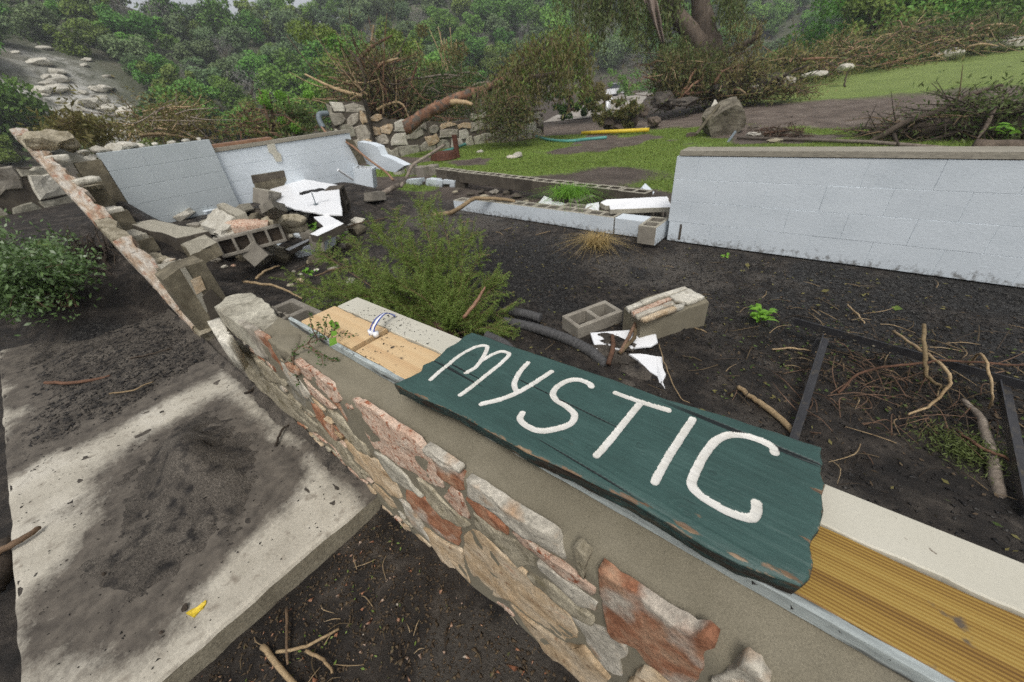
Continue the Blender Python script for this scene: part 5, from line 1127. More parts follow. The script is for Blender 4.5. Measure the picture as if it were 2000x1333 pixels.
# ---- roots and vines round the frame
VINES = [('reddish root snaking over the steel rail', 'twig_red', [(1635, 768, .04), (1690, 725, .10), (1780, 712, .17), (1860, 705, .2), (2010, 716, .2)], .006),
         ('looping pale vine curling over the steel rail', 'twig_pale', [(1745, 648, .06), (1800, 685, .16), (1850, 725, .2), (1852, 755, .15), (1820, 790, .08), (1772, 810, .04)], .007),
         ('upright brown stem rising from the root tangle', 'twig', [(1803, 632, .30), (1806, 690, .22), (1810, 735, .13), (1838, 754, .08)], .009),
         ('thin arching vine right of the looping vine', 'twig_pale', [(1890, 715, .12), (1915, 692, .26), (1932, 730, .24), (1940, 775, .14), (1930, 800, .05)], .005),
         ('reddish root crossing in front of the bleached branch', 'twig_red', [(1870, 842, .06), (1910, 872, .08), (1960, 892, .08), (2000, 915, .07)], .006),
         ('yellow stem on the ground left of the steel leg', 'twig_pale', [(1508, 684, .02), (1550, 681, .03), (1598, 688, .04)], .005),
         ('thin stem lying behind the green seedling', 'twig_pale', [(1355, 640, .02), (1380, 650, .02), (1410, 668, .015)], .004),
         ('pale twig lying near the block wall', 'twig_pale', [(1655, 596, .02), (1672, 612, .03), (1690, 632, .02)], .005),
         ('wiry stem arching beside the torn white strip', 'twig_pale', [(1288, 672, .04), (1300, 715, .05), (1325, 770, .04), (1350, 790, .02)], .003),
         ('yellow grass stem curving towards the cream sill', 'twig_pale', [(1858, 952, .03), (1890, 985, .06), (1935, 1020, .05), (1990, 1065, .03)], .003)]
for k, (lb, mt, pts, rd) in enumerate(VINES): stick('vine', lb, [pz(*q) for q in pts], [rd, rd * 1.1, rd * .7], mt, .004, 20 + k, 6, cat='vine')
mb = MB(); rr = random.Random(11)
for k in range(130):
    x, y = rr.gauss(1790, 130), rr.gauss(775, 52); p = pz(x, y, .02); a = rr.uniform(0, 6.28); L_ = rr.uniform(.06, .28)
    q = p + Vector((math.cos(a) * L_, math.sin(a) * L_, rr.uniform(-.01, .07))); m_ = p.lerp(q, .5) + Vector((rr.uniform(-.04, .04), rr.uniform(-.04, .04), rr.uniform(0, .05)))
    mb.tube(spline([p, m_, q], 4), [.0028, .0022, .001], 4, m=0 if rr.random() < .5 else 1, cap=False)
o = mb.build('root_tangle', [M['twig'], M['root_dark']]); tag(o, 'tangle of fine brown roots under the steel rail', kind='stuff')
# ---- seedlings and tufts
def seedling(label, x, y, z, n, size, seed, group=None, up=.05):
    r = np.random.default_rng(seed); base = pz(x, y, z); t = thing('seedling', label, 'plant', base, group)
    mb = MB(); C = []; D = []
    for k in range(max(2, n // 5)):
        a = r.uniform(0, 6.28); e = base + Vector((math.cos(a) * size * .8, math.sin(a) * size * .8, up * r.uniform(.6, 1.3))); mb.tube([base, base.lerp(e, .5) + Vector((0, 0, up * .3)), e], [.003, .002, .0015], 5)
        for q in range(5):
            C.append(np.array(e) + r.normal(size=3) * size * .35); D.append((math.cos(a + r.uniform(-1, 1)), math.sin(a + r.uniform(-1, 1)), r.uniform(-.3, .5)))
    mb.build('stem', M['leaf_sapling'], t)
    V, F = [], []
    C, D = np.array(C), np.array(D); D /= np.linalg.norm(D, axis=1)[:, None]
    W = np.cross(D, np.tile([0, 0, 1.0], (len(D), 1)) + r.normal(size=D.shape) * .3); W /= np.linalg.norm(W, axis=1)[:, None]; N_ = np.cross(W, D)
    s = size * r.uniform(.6, 1.1, len(C))[:, None]
    rows = [(-.5, .0, 0), (-.25, .26, .05), (.1, .30, .08), (.5, 0, -.04)]
    for i in range(len(C)):
        v0 = len(V)
        V += [C[i] + D[i] * s[i] * -.5, C[i] - D[i] * s[i] * .2 + W[i] * s[i] * .24 + N_[i] * s[i] * .07, C[i] + D[i] * s[i] * .15 + W[i] * s[i] * .26 + N_[i] * s[i] * .07, C[i] + D[i] * s[i] * .55 - N_[i] * s[i] * .1, C[i] + D[i] * s[i] * .15 - W[i] * s[i] * .26 + N_[i] * s[i] * .07, C[i] - D[i] * s[i] * .2 - W[i] * s[i] * .24 + N_[i] * s[i] * .07, C[i] + D[i] * s[i] * .1]
        F += [(v0, v0 + 1, v0 + 6), (v0 + 1, v0 + 2, v0 + 6), (v0 + 2, v0 + 3, v0 + 6), (v0 + 3, v0 + 4, v0 + 6), (v0 + 4, v0 + 5, v0 + 6), (v0 + 5, v0, v0 + 6)]
    add('leaves', np.array(V), F, M['leaf_bright'], t, smooth=True); return t
seedling('bright green seedling in the mud behind the sign', 1482, 630, .02, 40, .065, 1, up=.07)
seedling('bright green sprig growing through the rubble by the white panel', 622, 462, .2, 22, .08, 2, up=.12)
seedling('small green sprig right of the little white-faced block', 668, 470, .14, 10, .06, 3, up=.1)
seedling('low green sprig in mud below the hollow blocks', 600, 536, .05, 18, .06, 4, up=.05)
seedling('tiny green leaves on mud beside the standing white wall', 1420, 500, .0, 6, .04, 5, up=.01)
seedling('green sprig sprouting at the right end of the far log pile', 1965, 290, .0, 22, .16, 6, up=.3)
fc = pz(1880, 885, .02); Cf = np.array(fc) + RNG.normal(size=(1500, 3)) * np.array([.075, .06, .018]) + np.array([0, 0, .03]); V_, F_ = leaf_quads(Cf, .022, .2); tag(add('feathery_sprig', V_, F_, M['leaf_hang']), 'flat feathery green sprig beside the bleached branch', 'plant')
P = np.array(pz(1165, 480, 0)) + RNG.normal(size=(420, 3)) * np.array([.05, .04, 0]); o = add_blades('straw_tuft', P, .16, .0025, M['straw'], lean=1.2, curl=.9); tag(o, 'yellow straw tuft on dark mud before the low white course', 'grass tuft')
P = np.array(pz(1112, 385, .2)) + RNG.normal(size=(420, 3)) * np.array([.10, .06, 0]); o = add_blades('grass_tuft', P, .20, .005, M['leaf_bright'], lean=1.4, curl=.9); tag(o, 'green grass tuft hanging over the toppled block row', 'grass tuft')
# ---- feathery sapling fallen behind the wall
sap = thing('feathery_sapling', 'feathery green sapling flopped over the floor behind the stone wall', 'sapling', pz(860, 640, .02))
TIPS = [(575, 548, 3.6), (610, 600, 3.1), (640, 505, 3.7), (690, 470, 3.7), (735, 440, 3.7), (775, 425, 3.6), (820, 405, 3.6), (860, 425, 3.4), (905, 455, 3.2), (938, 500, 3.0), (962, 555, 2.7), (985, 612, 2.5), (690, 575, 2.9), (720, 520, 3.2), (800, 480, 3.1), (860, 505, 2.9), (900, 560, 2.7), (830, 560, 2.7), (770, 560, 2.8), (745, 610, 2.6), (995, 655, 2.35), (930, 630, 2.4), (650, 560, 3.3), (880, 610, 2.5)]
rj = random.Random(6); TIPS += [(x + rj.uniform(-35, 35), y + rj.uniform(-15, 35), r + rj.uniform(-.25, .25)) for x, y, r in TIPS[::2]]
base = pz(880, 655, .03); rg = np.random.default_rng(5); Cs, Ds = [], []; mb = MB(); mbr = MB()
for k, (x, y, r) in enumerate(TIPS):
    t = pr(x, y, r); mid = base.lerp(t, .5) + Vector((rg.normal() * .05, rg.normal() * .05, .06)); S_ = spline([base, mid, t], 8); mb.tube(S_, [.008, .004, .0012], 5)
    for i in range(3, len(S_)):
        for q in range(4):
            d = Vector(rg.normal(size=3)); ax_ = (S_[i] - S_[i - 1]).normalized(); d = (d - ax_ * d.dot(ax_)).normalized() * rg.uniform(.04, .13) + ax_ * rg.uniform(.05, .15) + Vector((0, 0, rg.uniform(-.04, .07)))
            e = S_[i] + d; mbr.tube([S_[i], S_[i].lerp(e, .5) + Vector((0, 0, .012)), e], [.0016, .0012, .0007], 3, cap=False)
            L_ = d.length; nl = int(L_ / .0034)
            for u in np.linspace(.12, 1, nl):
                b_ = S_[i].lerp(e, float(u)); sd_ = d.cross(Vector((0, 0, 1)) + Vector(rg.normal(size=3)) * .3).normalized() * (1 if rg.random() < .5 else -1)
                D_ = sd_ * .9 + d.normalized() * .55 + Vector((0, 0, -.35)); Cs.append(np.array(b_ + D_ * .010)); Ds.append(np.array(D_))
mb.build('branches', M['twig'], sap); mbr.build('twigs', M['leaf_dry'], sap)
V_, F_ = leaf_quads(np.array(Cs), .027, .15, np.array(Ds), rng=rg); o = add('needles', V_, F_, M['leaf_sapling'], sap); o['kind'] = 'stuff'
print('sapling needles', len(Cs))
stick('splintered_stick', 'orange splintered stick standing in the feathery sapling', [pz(948, 560, .38), pz(930, 590, .3), pz(905, 622, .22)], [.006, .013, .012], 'copper', .003, 41)
for k, pts in enumerate(([(478, 552, .1), (520, 556, .12), (560, 568, .1), (590, 585, .06)], [(500, 545, .14), (520, 530, .15), (545, 520, .13)], [(700, 520, .05), (660, 525, .08), (615, 540, .07)], [(655, 460, .1), (690, 440, .14), (760, 425, .06)])):
    stick('bare_branch', ['pale bare branch lying beyond the end of the sign wall', 'short forked branch by the pale bare branch', 'thin branch beside the sapling tip', 'bare branch leaning from the small white-faced block'][k], [pz(*q) for q in pts], [.014, .012, .007], 'twig_pale' if k < 2 else 'twig', .008, 50 + k, cat='branch')
# ---- vine with leaves hanging over the sign wall, wire with connector
vi = thing('wall_vine', 'small leafy vine tangled over the left end of the cement ledge', 'vine', pz(625, 660, .66)); mb = MB(); rr = random.Random(8); C = []
PATHS = [[(570, 708, .60), (572, 690, .66), (590, 676, .68), (620, 665, .70), (660, 650, .73), (690, 655, .71)], [(620, 665, .70), (610, 640, .74), (604, 615, .76)], [(630, 664, .70), (636, 640, .74), (638, 618, .78)], [(572, 700, .64), (578, 730, .56), (582, 752, .5)], [(600, 672, .69), (640, 700, .665), (660, 705, .66)], [(640, 660, .72), (655, 640, .75), (648, 628, .77)], [(590, 676, .68), (620, 690, .67), (632, 712, .66)], [(600, 672, .69), (616, 655, .72), (624, 632, .76)]]
for pts in PATHS:
    S_ = crooked([pz(*q) for q in pts], .003, 5, rr.random()); mb.tube(S_, [.0028, .002, .001], 4); C += [np.array(s) for s in S_[2:]]
mb.build('stems', M['twig'], vi); C = np.array(C); V_, F_ = leaf_quads(np.repeat(C, 3, 0) + RNG.normal(size=(len(C) * 3, 3)) * .007, .013, .55); o = add('leaflets', V_, F_, M['leaf_green'], vi); o['kind'] = 'stuff'
V_, F_ = leaf_quads(np.array([tuple(pz(x, y, .75)) for x, y in ((648, 632), (656, 638), (652, 652), (645, 660), (662, 660), (650, 668))]), .035, .75, np.tile([.3, -.6, -.3], (6, 1))); add('leaf', V_, F_, M['leaf_bright'], vi)
wi = thing('electric_wires', 'blue and white wires with a white plastic connector on the sill', 'wire', pz(735, 650, .705)); k = 0
for off, mt in ((0, 'wire_blue'), (4, 'white_panel'), (8, 'wire_blue'), (6, 'white_panel')):
    pts = [(722 + off, 655, .71), (724 + off, 640, .74), (735 + off, 622, .76), (752 + off * .5, 612, .75), (772, 616 + off * .3, .715)]; mb = MB(); mb.tube(spline([pz(*q) for q in pts], 5), .0022, 6); mb.build('wire', M[mt], wi, smooth=True)
p = pz(730, 656, .706); mb = MB(); mb.tube([p + Vector((-.014, 0, 0)), p + Vector((-.014, 0, .022))], .011, 10); mb.tube([p + Vector((.012, .004, 0)), p + Vector((.012, .004, .018))], .012, 10); mb.build('connector', M['white_panel'], wi, smooth=True)
# dirt crumbs on the sill and ledge, chips on the mud, leaf litter
def scatter_chips(name, label, pts, smin, smax, mat, seed, kind='stuff', flat=.35):
    r = np.random.default_rng(seed); n = len(pts); s = r.uniform(smin, smax, n) * r.uniform(.5, 1, n)
    T4 = np.array([(1, 0, -.35), (-.5, .87, -.35), (-.5, -.87, -.35), (0, 0, 1.0)])
    a = r.uniform(0, 6.283, n); ca, sa = np.cos(a), np.sin(a); st = r.uniform(.5, 2.2, n)
    Q = np.tile(T4, (n, 1, 1)) + r.normal(size=(n, 4, 3)) * .3; Q[:, :, 0] *= st[:, None]; Q[:, :, 2] *= flat
    X = Q[:, :, 0] * ca[:, None] - Q[:, :, 1] * sa[:, None]; Y = Q[:, :, 0] * sa[:, None] + Q[:, :, 1] * ca[:, None]
    V = np.stack([X, Y, Q[:, :, 2]], -1) * s[:, None, None] + np.asarray(pts)[:, None, :]
    b = np.arange(n)[:, None] * 4; F = np.concatenate([b + np.array(t) for t in ((0, 1, 3), (1, 2, 3), (2, 0, 3), (0, 2, 1))])
    o = add(name, V.reshape(-1, 3), F, mat); tag(o, label, kind=kind); return o
def ground_pts(n, fx, seed, lift=.002):
    r = np.random.default_rng(seed); x, y = fx(r, n); return np.stack([x, y, hgt(x, y) + lift], 1)
scatter_chips('mulch_chips', 'dark chips and gravel washed over the floor', np.concatenate([
    ground_pts(13000, lambda r, n: (r.normal(-2.3, .75, n), np.clip(r.normal(2.6, .5, n), .85, 3.95)), 1), ground_pts(13000, lambda r, n: (r.uniform(-4.5, 2.0, n), r.uniform(.85, 3.95, n)), 2),
    ground_pts(7000, lambda r, n: (r.uniform(-.9, 1.6, n), r.uniform(2.2, 3.98, n)), 3)]), .004, .013, M['chips'], 1)
mz = lambda x, y: np.maximum(hgt(x, y), 0)
r = np.random.default_rng(9); x, y = r.normal(-3.7, .55, 5200), r.uniform(-.72, .33, 5200); k_ = poly_sd(x, y, patches[1][1]) > .0; x, y = x[k_], y[k_]
ix = np.clip(((x - mx_[0]) / .018).astype(int), 0, len(mx_) - 1); iy = np.clip(((y - my_[0]) / .018).astype(int), 0, len(my_) - 1)
scatter_chips('mulch_chips', 'dark chips lying on the silt beyond the doorstep', np.stack([x, y, np.maximum(MZ[ix, iy], hgt(x, y)) + .002], 1), .004, .013, M['chips'], 2)
x, y = r.uniform(-3.4, -1.27, 600), r.uniform(-.72, .33, 600); ix = np.clip(((x - mx_[0]) / .018).astype(int), 0, len(mx_) - 1); iy = np.clip(((y - my_[0]) / .018).astype(int), 0, len(my_) - 1)
scatter_chips('silt_crumbs', 'dark crumbs spattered on the pale doorstep', np.stack([x, y, np.maximum(MZ[ix, iy], .0015) + .001], 1), .002, .006, M['chips'], 3)
pts = ground_pts(9000, lambda r, n: (r.uniform(-1.22, .7, n), r.uniform(-.9, .36, n)), 12); scatter_chips('soil_crumbs', 'soil crumbs and small stones before the wall', pts, .002, .010, M['litter'], 4, flat=.7)
pts = ground_pts(500, lambda r, n: (r.uniform(-1.22, .3, n), r.uniform(-.8, .36, n)), 13); scatter_chips('stone_crumbs', 'reddish stone crumbs before the wall', pts, .003, .012, M['stone_red'], 5, flat=.6)
x = np.concatenate([r.normal(-1.30, .14, 420), r.uniform(-1.4, 1.0, 120)]); y = np.concatenate([r.uniform(.40, .76, 420), r.uniform(.40, .48, 120)]); z = np.where(y > .66, .707, np.where(y > .503, .702, np.where(y > .47, .700, .632 + .10 * (y - .40) * 1.4)))
scatter_chips('dirt_crumbs', 'dirt crumbs scattered on sill and cement ledge', np.stack([x, y, z + .001], 1), .0015, .0045, M['chips'], 6)
def litter(name, label, pts, size, mat, seed, asp=.45):
    r = np.random.default_rng(seed); D = r.normal(size=(len(pts), 3)); D[:, 2] *= .15; V, F = leaf_quads(pts, size, asp, D, rng=r); V[:, 2] = np.maximum(V[:, 2], np.repeat(pts[:, 2], 4) - .001) + .002
    tag(add(name, V, F, mat), label, kind='stuff')
litter('leaf_litter', 'brown and green leaf litter on the room floor', np.concatenate([ground_pts(900, lambda r, n: (r.uniform(-3, 1.8, n), r.uniform(.9, 3.9, n)), 21, .004), ground_pts(1500, lambda r, n: (r.normal(.55, .45, n), r.normal(2.55, .35, n)), 22, .005)]), .022, M['litter'], 1)
litter('leaf_litter', 'green leaflets in the litter by the steel frame', ground_pts(500, lambda r, n: (r.normal(.5, .5, n), r.normal(2.5, .35, n)), 23, .008), .024, M['leaf_green'], 2)
litter('leaf_litter', 'leaf litter on the soil before the wall', ground_pts(600, lambda r, n: (r.normal(-.95, .25, n), r.normal(.05, .25, n)), 24, .005), .014, M['litter'], 3)
litter('leaf_litter', 'green leaflets on the soil before the wall', ground_pts(60, lambda r, n: (r.normal(-1.0, .14, n), r.normal(.05, .22, n)), 25, .008), .014, M['leaf_sapling'], 4)
for k, (x, y, sz) in enumerate(((1752, 602, .05), (1460, 518, .035), (1612, 568, .035), (1808, 600, .02), (1690, 585, .03))):
    p = pz(x, y, .02); V_, F_ = leaf_quads(np.array([tuple(p)]), sz * 1.3, .6, np.array([[1, .4 * k, .1]])); tag(add('fallen_leaf', V_, F_, M['leaf_dry' if k else 'leaf_sapling']), 'single yellowing leaf lying on dark mud before the white wall', 'leaf', 'leaves on the dark mud')
TW = [((512, 1262), (560, 1320), (600, 1360), .010, 'twig_pale', 'thick broken twig with pale split end on the soil'), ((540, 1274), (600, 1262), (662, 1228), .006, 'twig_pale', 'thin curved twig crossing the thick twig on the soil'), ((560, 1190), (560, 1240), (562, 1300), .006, 'twig', 'grey upright twig beside the split twig'), ((598, 1272), (632, 1290), (650, 1315), .006, 'twig_pale', 'short bent pale twig right of the split twig'), ((480, 1190), (510, 1160), (545, 1130), .003, 'twig', 'fine dark twig on the soil under the slab edge')]
for k, (a, b, c, rd, mt, lb) in enumerate(TW):
    stick('twig', lb, [pz(*a, -.085), pz(*b, -.075), pz(*c, -.085)], [rd, rd * .9, rd * .7], mt, .002, 70 + k, cat='twig')
TW2 = [((90, 748), (150, 747), (215, 735), .012, 'twig_red', .03, 'reddish forked branch on the dark chips beyond the doorstep'), ((215, 770), (260, 762), (300, 745), .005, 'twig_pale', .03, 'thin straw stem on the dark chips'), ((538, 872), (548, 845), (566, 828), .006, 'root_dark', .008, 'short dark curved stick on the pale doorstep'), ((478, 768), (490, 764), (498, 758), .008, 'root_dark', .008, 'stubby dark bark scrap on the doorstep by the wall'), ((255, 700), (300, 690), (335, 680), .006, 'root_dark', .04, 'dark twig on silt beyond the doorstep'), ((-20, 1085), (30, 1060), (78, 1030), .014, 'twig', .02, 'brown stick poking over the slab edge from outside'), ((-30, 1160), (0, 1110), (10, 1060), .05, 'root_dark', -.05, 'thick dark log beside the slab edge')]
for k, (a, b, c, rd, mt, z, lb) in enumerate(TW2):
    stick('twig', lb, [pz(*a, z), pz(*b, z + .012), pz(*c, z)], [rd, rd, rd * .7], mt, .004, 90 + k, cat='twig')
# yellow paint scrap on the slab, pebbles
slab_px('yellow_scrap', 'mustard yellow crumpled scrap on the doorstep', 'scrap', [(362, 1198, .006), (384, 1186, .010), (402, 1172, .008), (396, 1188, .006), (378, 1206, .006)], .004, M['yellow_plastic'], 77, jag=.006, amp=.003)
mb = MB(); p = pz(362, 1188, .004); V_, F_ = rock((p.x, p.y, .008), (.02, .011, .008), 5, sub=2); tag(add('dark_clod', V_, F_, M['root_dark']), 'dark clod of bark beside the yellow scrap', 'clod')
for k, (x, y, s) in enumerate(((316, 1236, .007), (203, 1122, .009), (355, 993, .006))):
    p = pz(x, y, .003); V_, F_ = rock((p.x, p.y, .006), (s, s, s * .7), k, sub=2); tag(add('pebble', V_, F_, M['root_dark' if k < 2 else 'leaf_bright']), ['round dark pebble near the yellow scrap', 'dark pebble on the silt of the doorstep', 'small green berry in the silt mound'][k], 'pebble')
# ---- leafy shrub beyond the doorstep
sh = thing('leafy_shrub', 'glossy green shrub sprawling beyond the doorstep', 'shrub', pg(60, 600, .3)); C = []; mb = MB(); rr = np.random.default_rng(3)
for k in range(46):
    x, y, r = rr.uniform(-70, 165), 0, rr.uniform(4.4, 6.2); y = rr.uniform(470 + 40 * math.sin(x * .05), 615) if x < 110 else rr.uniform(500, 575); t = pr(x, y, r)
    t.z = max(t.z, hz(t.x, t.y) + .06); b_ = pg(60 + rr.normal() * 30, 600, .3); S_ = spline([b_, b_.lerp(t, .5) + Vector((0, 0, .12)), t], 6); mb.tube(S_, [.012, .006, .002], 5)
    for s in S_[3:]: C.append(np.array(s) + rr.normal(size=(26, 3)) * np.array([.10, .09, .06]))
C = np.concatenate(C); C = C[C[:, 2] > hgt(C[:, 0], C[:, 1])]; mb.build('branches', M['twig'], sh); V_, F_ = leaf_quads(C, .040, .5, rng=rr, nrm=np.tile([.2, -.2, 1.0], (len(C), 1))); o = add('leaves', V_, F_, M['leaf_shrub'], sh); o['kind'] = 'stuff'
print('shrub leaves', len(C))
mb = MB()
for k in range(90):
    p = pg(190 + rr.normal() * 28, 505 + rr.normal() * 16, .4); q = p + Vector((rr.normal() * .16, rr.normal() * .1, abs(rr.normal()) * .12)); mb.tube(spline([p, p.lerp(q, .5) + Vector((rr.normal() * .04, 0, .05)), q], 3), [.007, .005, .002], 4, cap=False)
tag(mb.build('root_clump', M['root_dark']), 'dark tangle of roots between the shrub and the ragged wall edge', 'roots')

# fine twigs and straw washed over floor and soil
mb = MB(); rr = random.Random(21)
def twigs(n, fx, lo, hi, rad):
    for _ in range(n):
        x, y = fx(); z = hz(x, y) + .006; a = rr.uniform(0, 6.28); L_ = rr.uniform(lo, hi); e = Vector((x + math.cos(a) * L_, y + math.sin(a) * L_, 0)); e.z = hz(e.x, e.y) + rr.uniform(.004, .02); p = Vector((x, y, z))
        mb.tube(spline([p, p.lerp(e, .5) + Vector((rr.uniform(-.15, .15) * L_, rr.uniform(-.15, .15) * L_, .008)), e], 3), [rad * rr.uniform(.5, 1.2), rad, rad * .4], 4, m=rr.randrange(3), cap=False)
twigs(150, lambda: (rr.uniform(-2.5, 1.6), rr.uniform(.95, 3.9)), .04, .16, .002); twigs(110, lambda: (rr.gauss(.6, .45), rr.gauss(2.5, .4)), .05, .22, .0028); twigs(90, lambda: (rr.uniform(-1.2, .2), rr.uniform(-.6, .33)), .03, .12, .0018); twigs(70, lambda: (rr.uniform(-5.5, -2.6), rr.uniform(1.0, 3.8)), .05, .25, .004)
tag(mb.build('twig_litter', [M['twig'], M['twig_pale'], M['root_dark']]), 'fine twigs and straw washed over the mud', kind='stuff')
litter('leaf_litter', 'yellow and brown leaves strewn over the whole floor', ground_pts(700, lambda r, n: (r.uniform(-3.5, 1.8, n), r.uniform(.9, 3.95, n)), 31, .006), .028, M['leaf_dry'], 7)
# ================================================================== lawn
r = np.random.default_rng(31); x = r.uniform(-13.5, 3.5, 150000); y = r.uniform(5.0, 15.5, 150000); gm, _ = grassmask(x, y)
k_ = (gm > .35 + .4 * r.random(len(x))); x, y = x[k_][:62000], y[k_][:62000]
o = add_blades('lawn_grass', np.stack([x, y, hgt(x, y) - .004], 1), .045, .006, M['leaf_bright'], lean=.8); M['leaf_lawn'] = pmat('leaf_lawn', [(.3, (.13, .18, .03)), (.7, (.225, .285, .065))], .7, rough=.6, bump=0, trans=.3); o.data.materials[0] = M['leaf_lawn']
tag(o, 'short bright lawn grass behind the ruin', kind='stuff'); print('lawn blades', len(x))
# ================================================================== dry stone style garden walls
def stone_faced(label, path, zt, zb, size, mat_list, seed, thick=.4, name='garden_stone_wall'):
    """path: ground-plan points; zt/zb: top and bottom height at each; stones laid in uneven rows, each an object"""
    rr = random.Random(seed); P = [Vector((p[0], p[1], 0)) for p in path]; d = [0]
    for a, b in zip(P, P[1:]): d.append(d[-1] + (b - a).length)
    t = thing(name, label, 'wall', (P[len(P) // 2].x, P[len(P) // 2].y, zb[0]))
    def at(u, v, off):
        u = min(max(u, 0), d[-1]); X = np.interp(u, d, [p.x for p in P]); Y = np.interp(u, d, [p.y for p in P])
        e = .05; tx = np.interp(min(u + e, d[-1]), d, [p.x for p in P]) - np.interp(max(u - e, 0), d, [p.x for p in P]); ty = np.interp(min(u + e, d[-1]), d, [p.y for p in P]) - np.interp(max(u - e, 0), d, [p.y for p in P])
        n = Vector((ty, -tx, 0)).normalized()
        if n.dot(Vector((-X, -Y, 0))) < 0: n = -n
        return Vector((X, Y, np.interp(u, d, zb) + v)) + n * off
    mb = MB(); N_ = max(8, int(d[-1] / .15)); V = []; F = []
    for i in range(N_ + 1):
        u = d[-1] * i / N_; h = np.interp(u, d, zt) - np.interp(u, d, zb); jt = rr.uniform(-.03, .03)
        V += [tuple(at(u, 0, 0)), tuple(at(u, h + jt, 0)), tuple(at(u, h + jt, -thick)), tuple(at(u, 0, -thick))]
    for i in range(N_):
        for c in range(3): F.append((4 * i + c, 4 * i + c + 1, 4 * i + 5 + c, 4 * i + 4 + c))
    F += [(0, 3, 2, 1), (4 * N_, 4 * N_ + 1, 4 * N_ + 2, 4 * N_ + 3)]
    add('mortar_core', V, F, M['concrete_dark'], t)
    v = 0; row = 0
    H_ = max(a - b for a, b in zip(zt, zb)); wav = lambda u: .09 * math.sin(u * 2.1 + seed) + .08 * math.sin(u * 5.3)
    while v < H_ - .06:
        rh = size * rr.uniform(.7, 1.15); u = -rr.uniform(0, size)
        while u < d[-1] - .05:
            w = size * rr.uniform(.8, 1.9); ua, ub = max(u, 0), min(u + w, d[-1]); u += w
            if ub - ua < .12: continue
            hl = np.interp((ua + ub) / 2, d, zt) - np.interp((ua + ub) / 2, d, zb)
            if v + rh * .45 > hl: continue
            g_ = size * .07; jx = lambda: rr.uniform(-.20, .20) * size; ww = wav((ua + ub) / 2) * (v > .1)
            top = min(v + rh, hl + .02)
            poly = [(ua + g_ + jx() * .8, v + g_ + ww + jx()), ((ua + ub) / 2 + jx(), v + g_ * .6 + ww + jx() * .6), (ub - g_ + jx() * .8, v + g_ + ww + jx()), (ub - g_ * .7, (v + top) / 2 + ww + jx()), (ub - g_ * 1.4 + jx(), top - g_ + ww + jx()), ((ua + ub) / 2 + jx(), top - g_ * .4 + ww + jx() * .6), (ua + g_ * 1.4 + jx(), top - g_ + ww + jx()), (ua + g_ * .7, (v + top) / 2 + ww + jx())]
            cu, cv = sum(p[0] for p in poly) / 8, sum(p[1] for p in poly) / 8; pr_ = rr.uniform(.02, .06); V = []; F = []
            for s_, o_ in ((1, -.05), (1, pr_ * .5), (.90, pr_), (.5, pr_ * 1.1)):
                for (pu, pv) in poly: V.append(tuple(at(cu + (pu - cu) * s_, cv + (pv - cv) * s_, o_ + rr.uniform(-.008, .008))))
            for i in range(3):
                for c in range(8): F.append((i * 8 + c, i * 8 + (c + 1) % 8, (i + 1) * 8 + (c + 1) % 8, (i + 1) * 8 + c))
            F.append(tuple(24 + c for c in range(8)))
            add('stone', V, F, M[rr.choice(mat_list)], t)
        v += rh; row += 1
    return t
gp = [pr(x, 260, r) for x, r in ((662, 15.8), (705, 15.2), (760, 14.9), (820, 15.1), (880, 15.4), (960, 15.8), (1020, 16.0), (1062, 16.2))]
def zat(x, y, r): return pr(x, y, r).z
gt = [zat(x, y, r) for x, y, r in ((662, 222, 15.8), (705, 228, 15.2), (760, 232, 14.9), (820, 236, 15.1), (880, 240, 15.4), (960, 230, 15.8), (1020, 210, 16.0), (1062, 225, 16.2))]
stone_faced('curving garden wall of angular grey stones, partly under fallen branches', [(p.x, p.y) for p in gp], gt, [-.1] * 8, .40, ['stone_grey', 'stone_grey', 'limestone', 'stone_grey', 'stone_tan'], 3)
pp = [pr(x, 250, r) for x, r in ((650, 14.9), (722, 14.6))]
stone_faced('square stone pillar with concrete cap at the end of the garden wall', [(p.x, p.y) for p in pp], [zat(660, 200, 14.9), zat(720, 198, 14.6)], [-.1, -.1], .36, ['stone_grey', 'stone_grey', 'limestone', 'stone_tan'], 5, thick=.6, name='stone_pillar')
lp = [pr(x, 390, r) for x, r in ((-60, 9.3), (30, 9.3), (90, 9.35), (150, 9.5))]
stone_faced('grey stone wall left of the ragged broken wall, above the shrub', [(p.x, p.y) for p in lp], [zat(-60, 368, 9.3), zat(30, 340, 9.3), zat(90, 318, 9.35), zat(150, 318, 9.5)], [.45] * 4, .30, ['stone_grey', 'stone_grey', 'stone_grey', 'limestone'], 7)
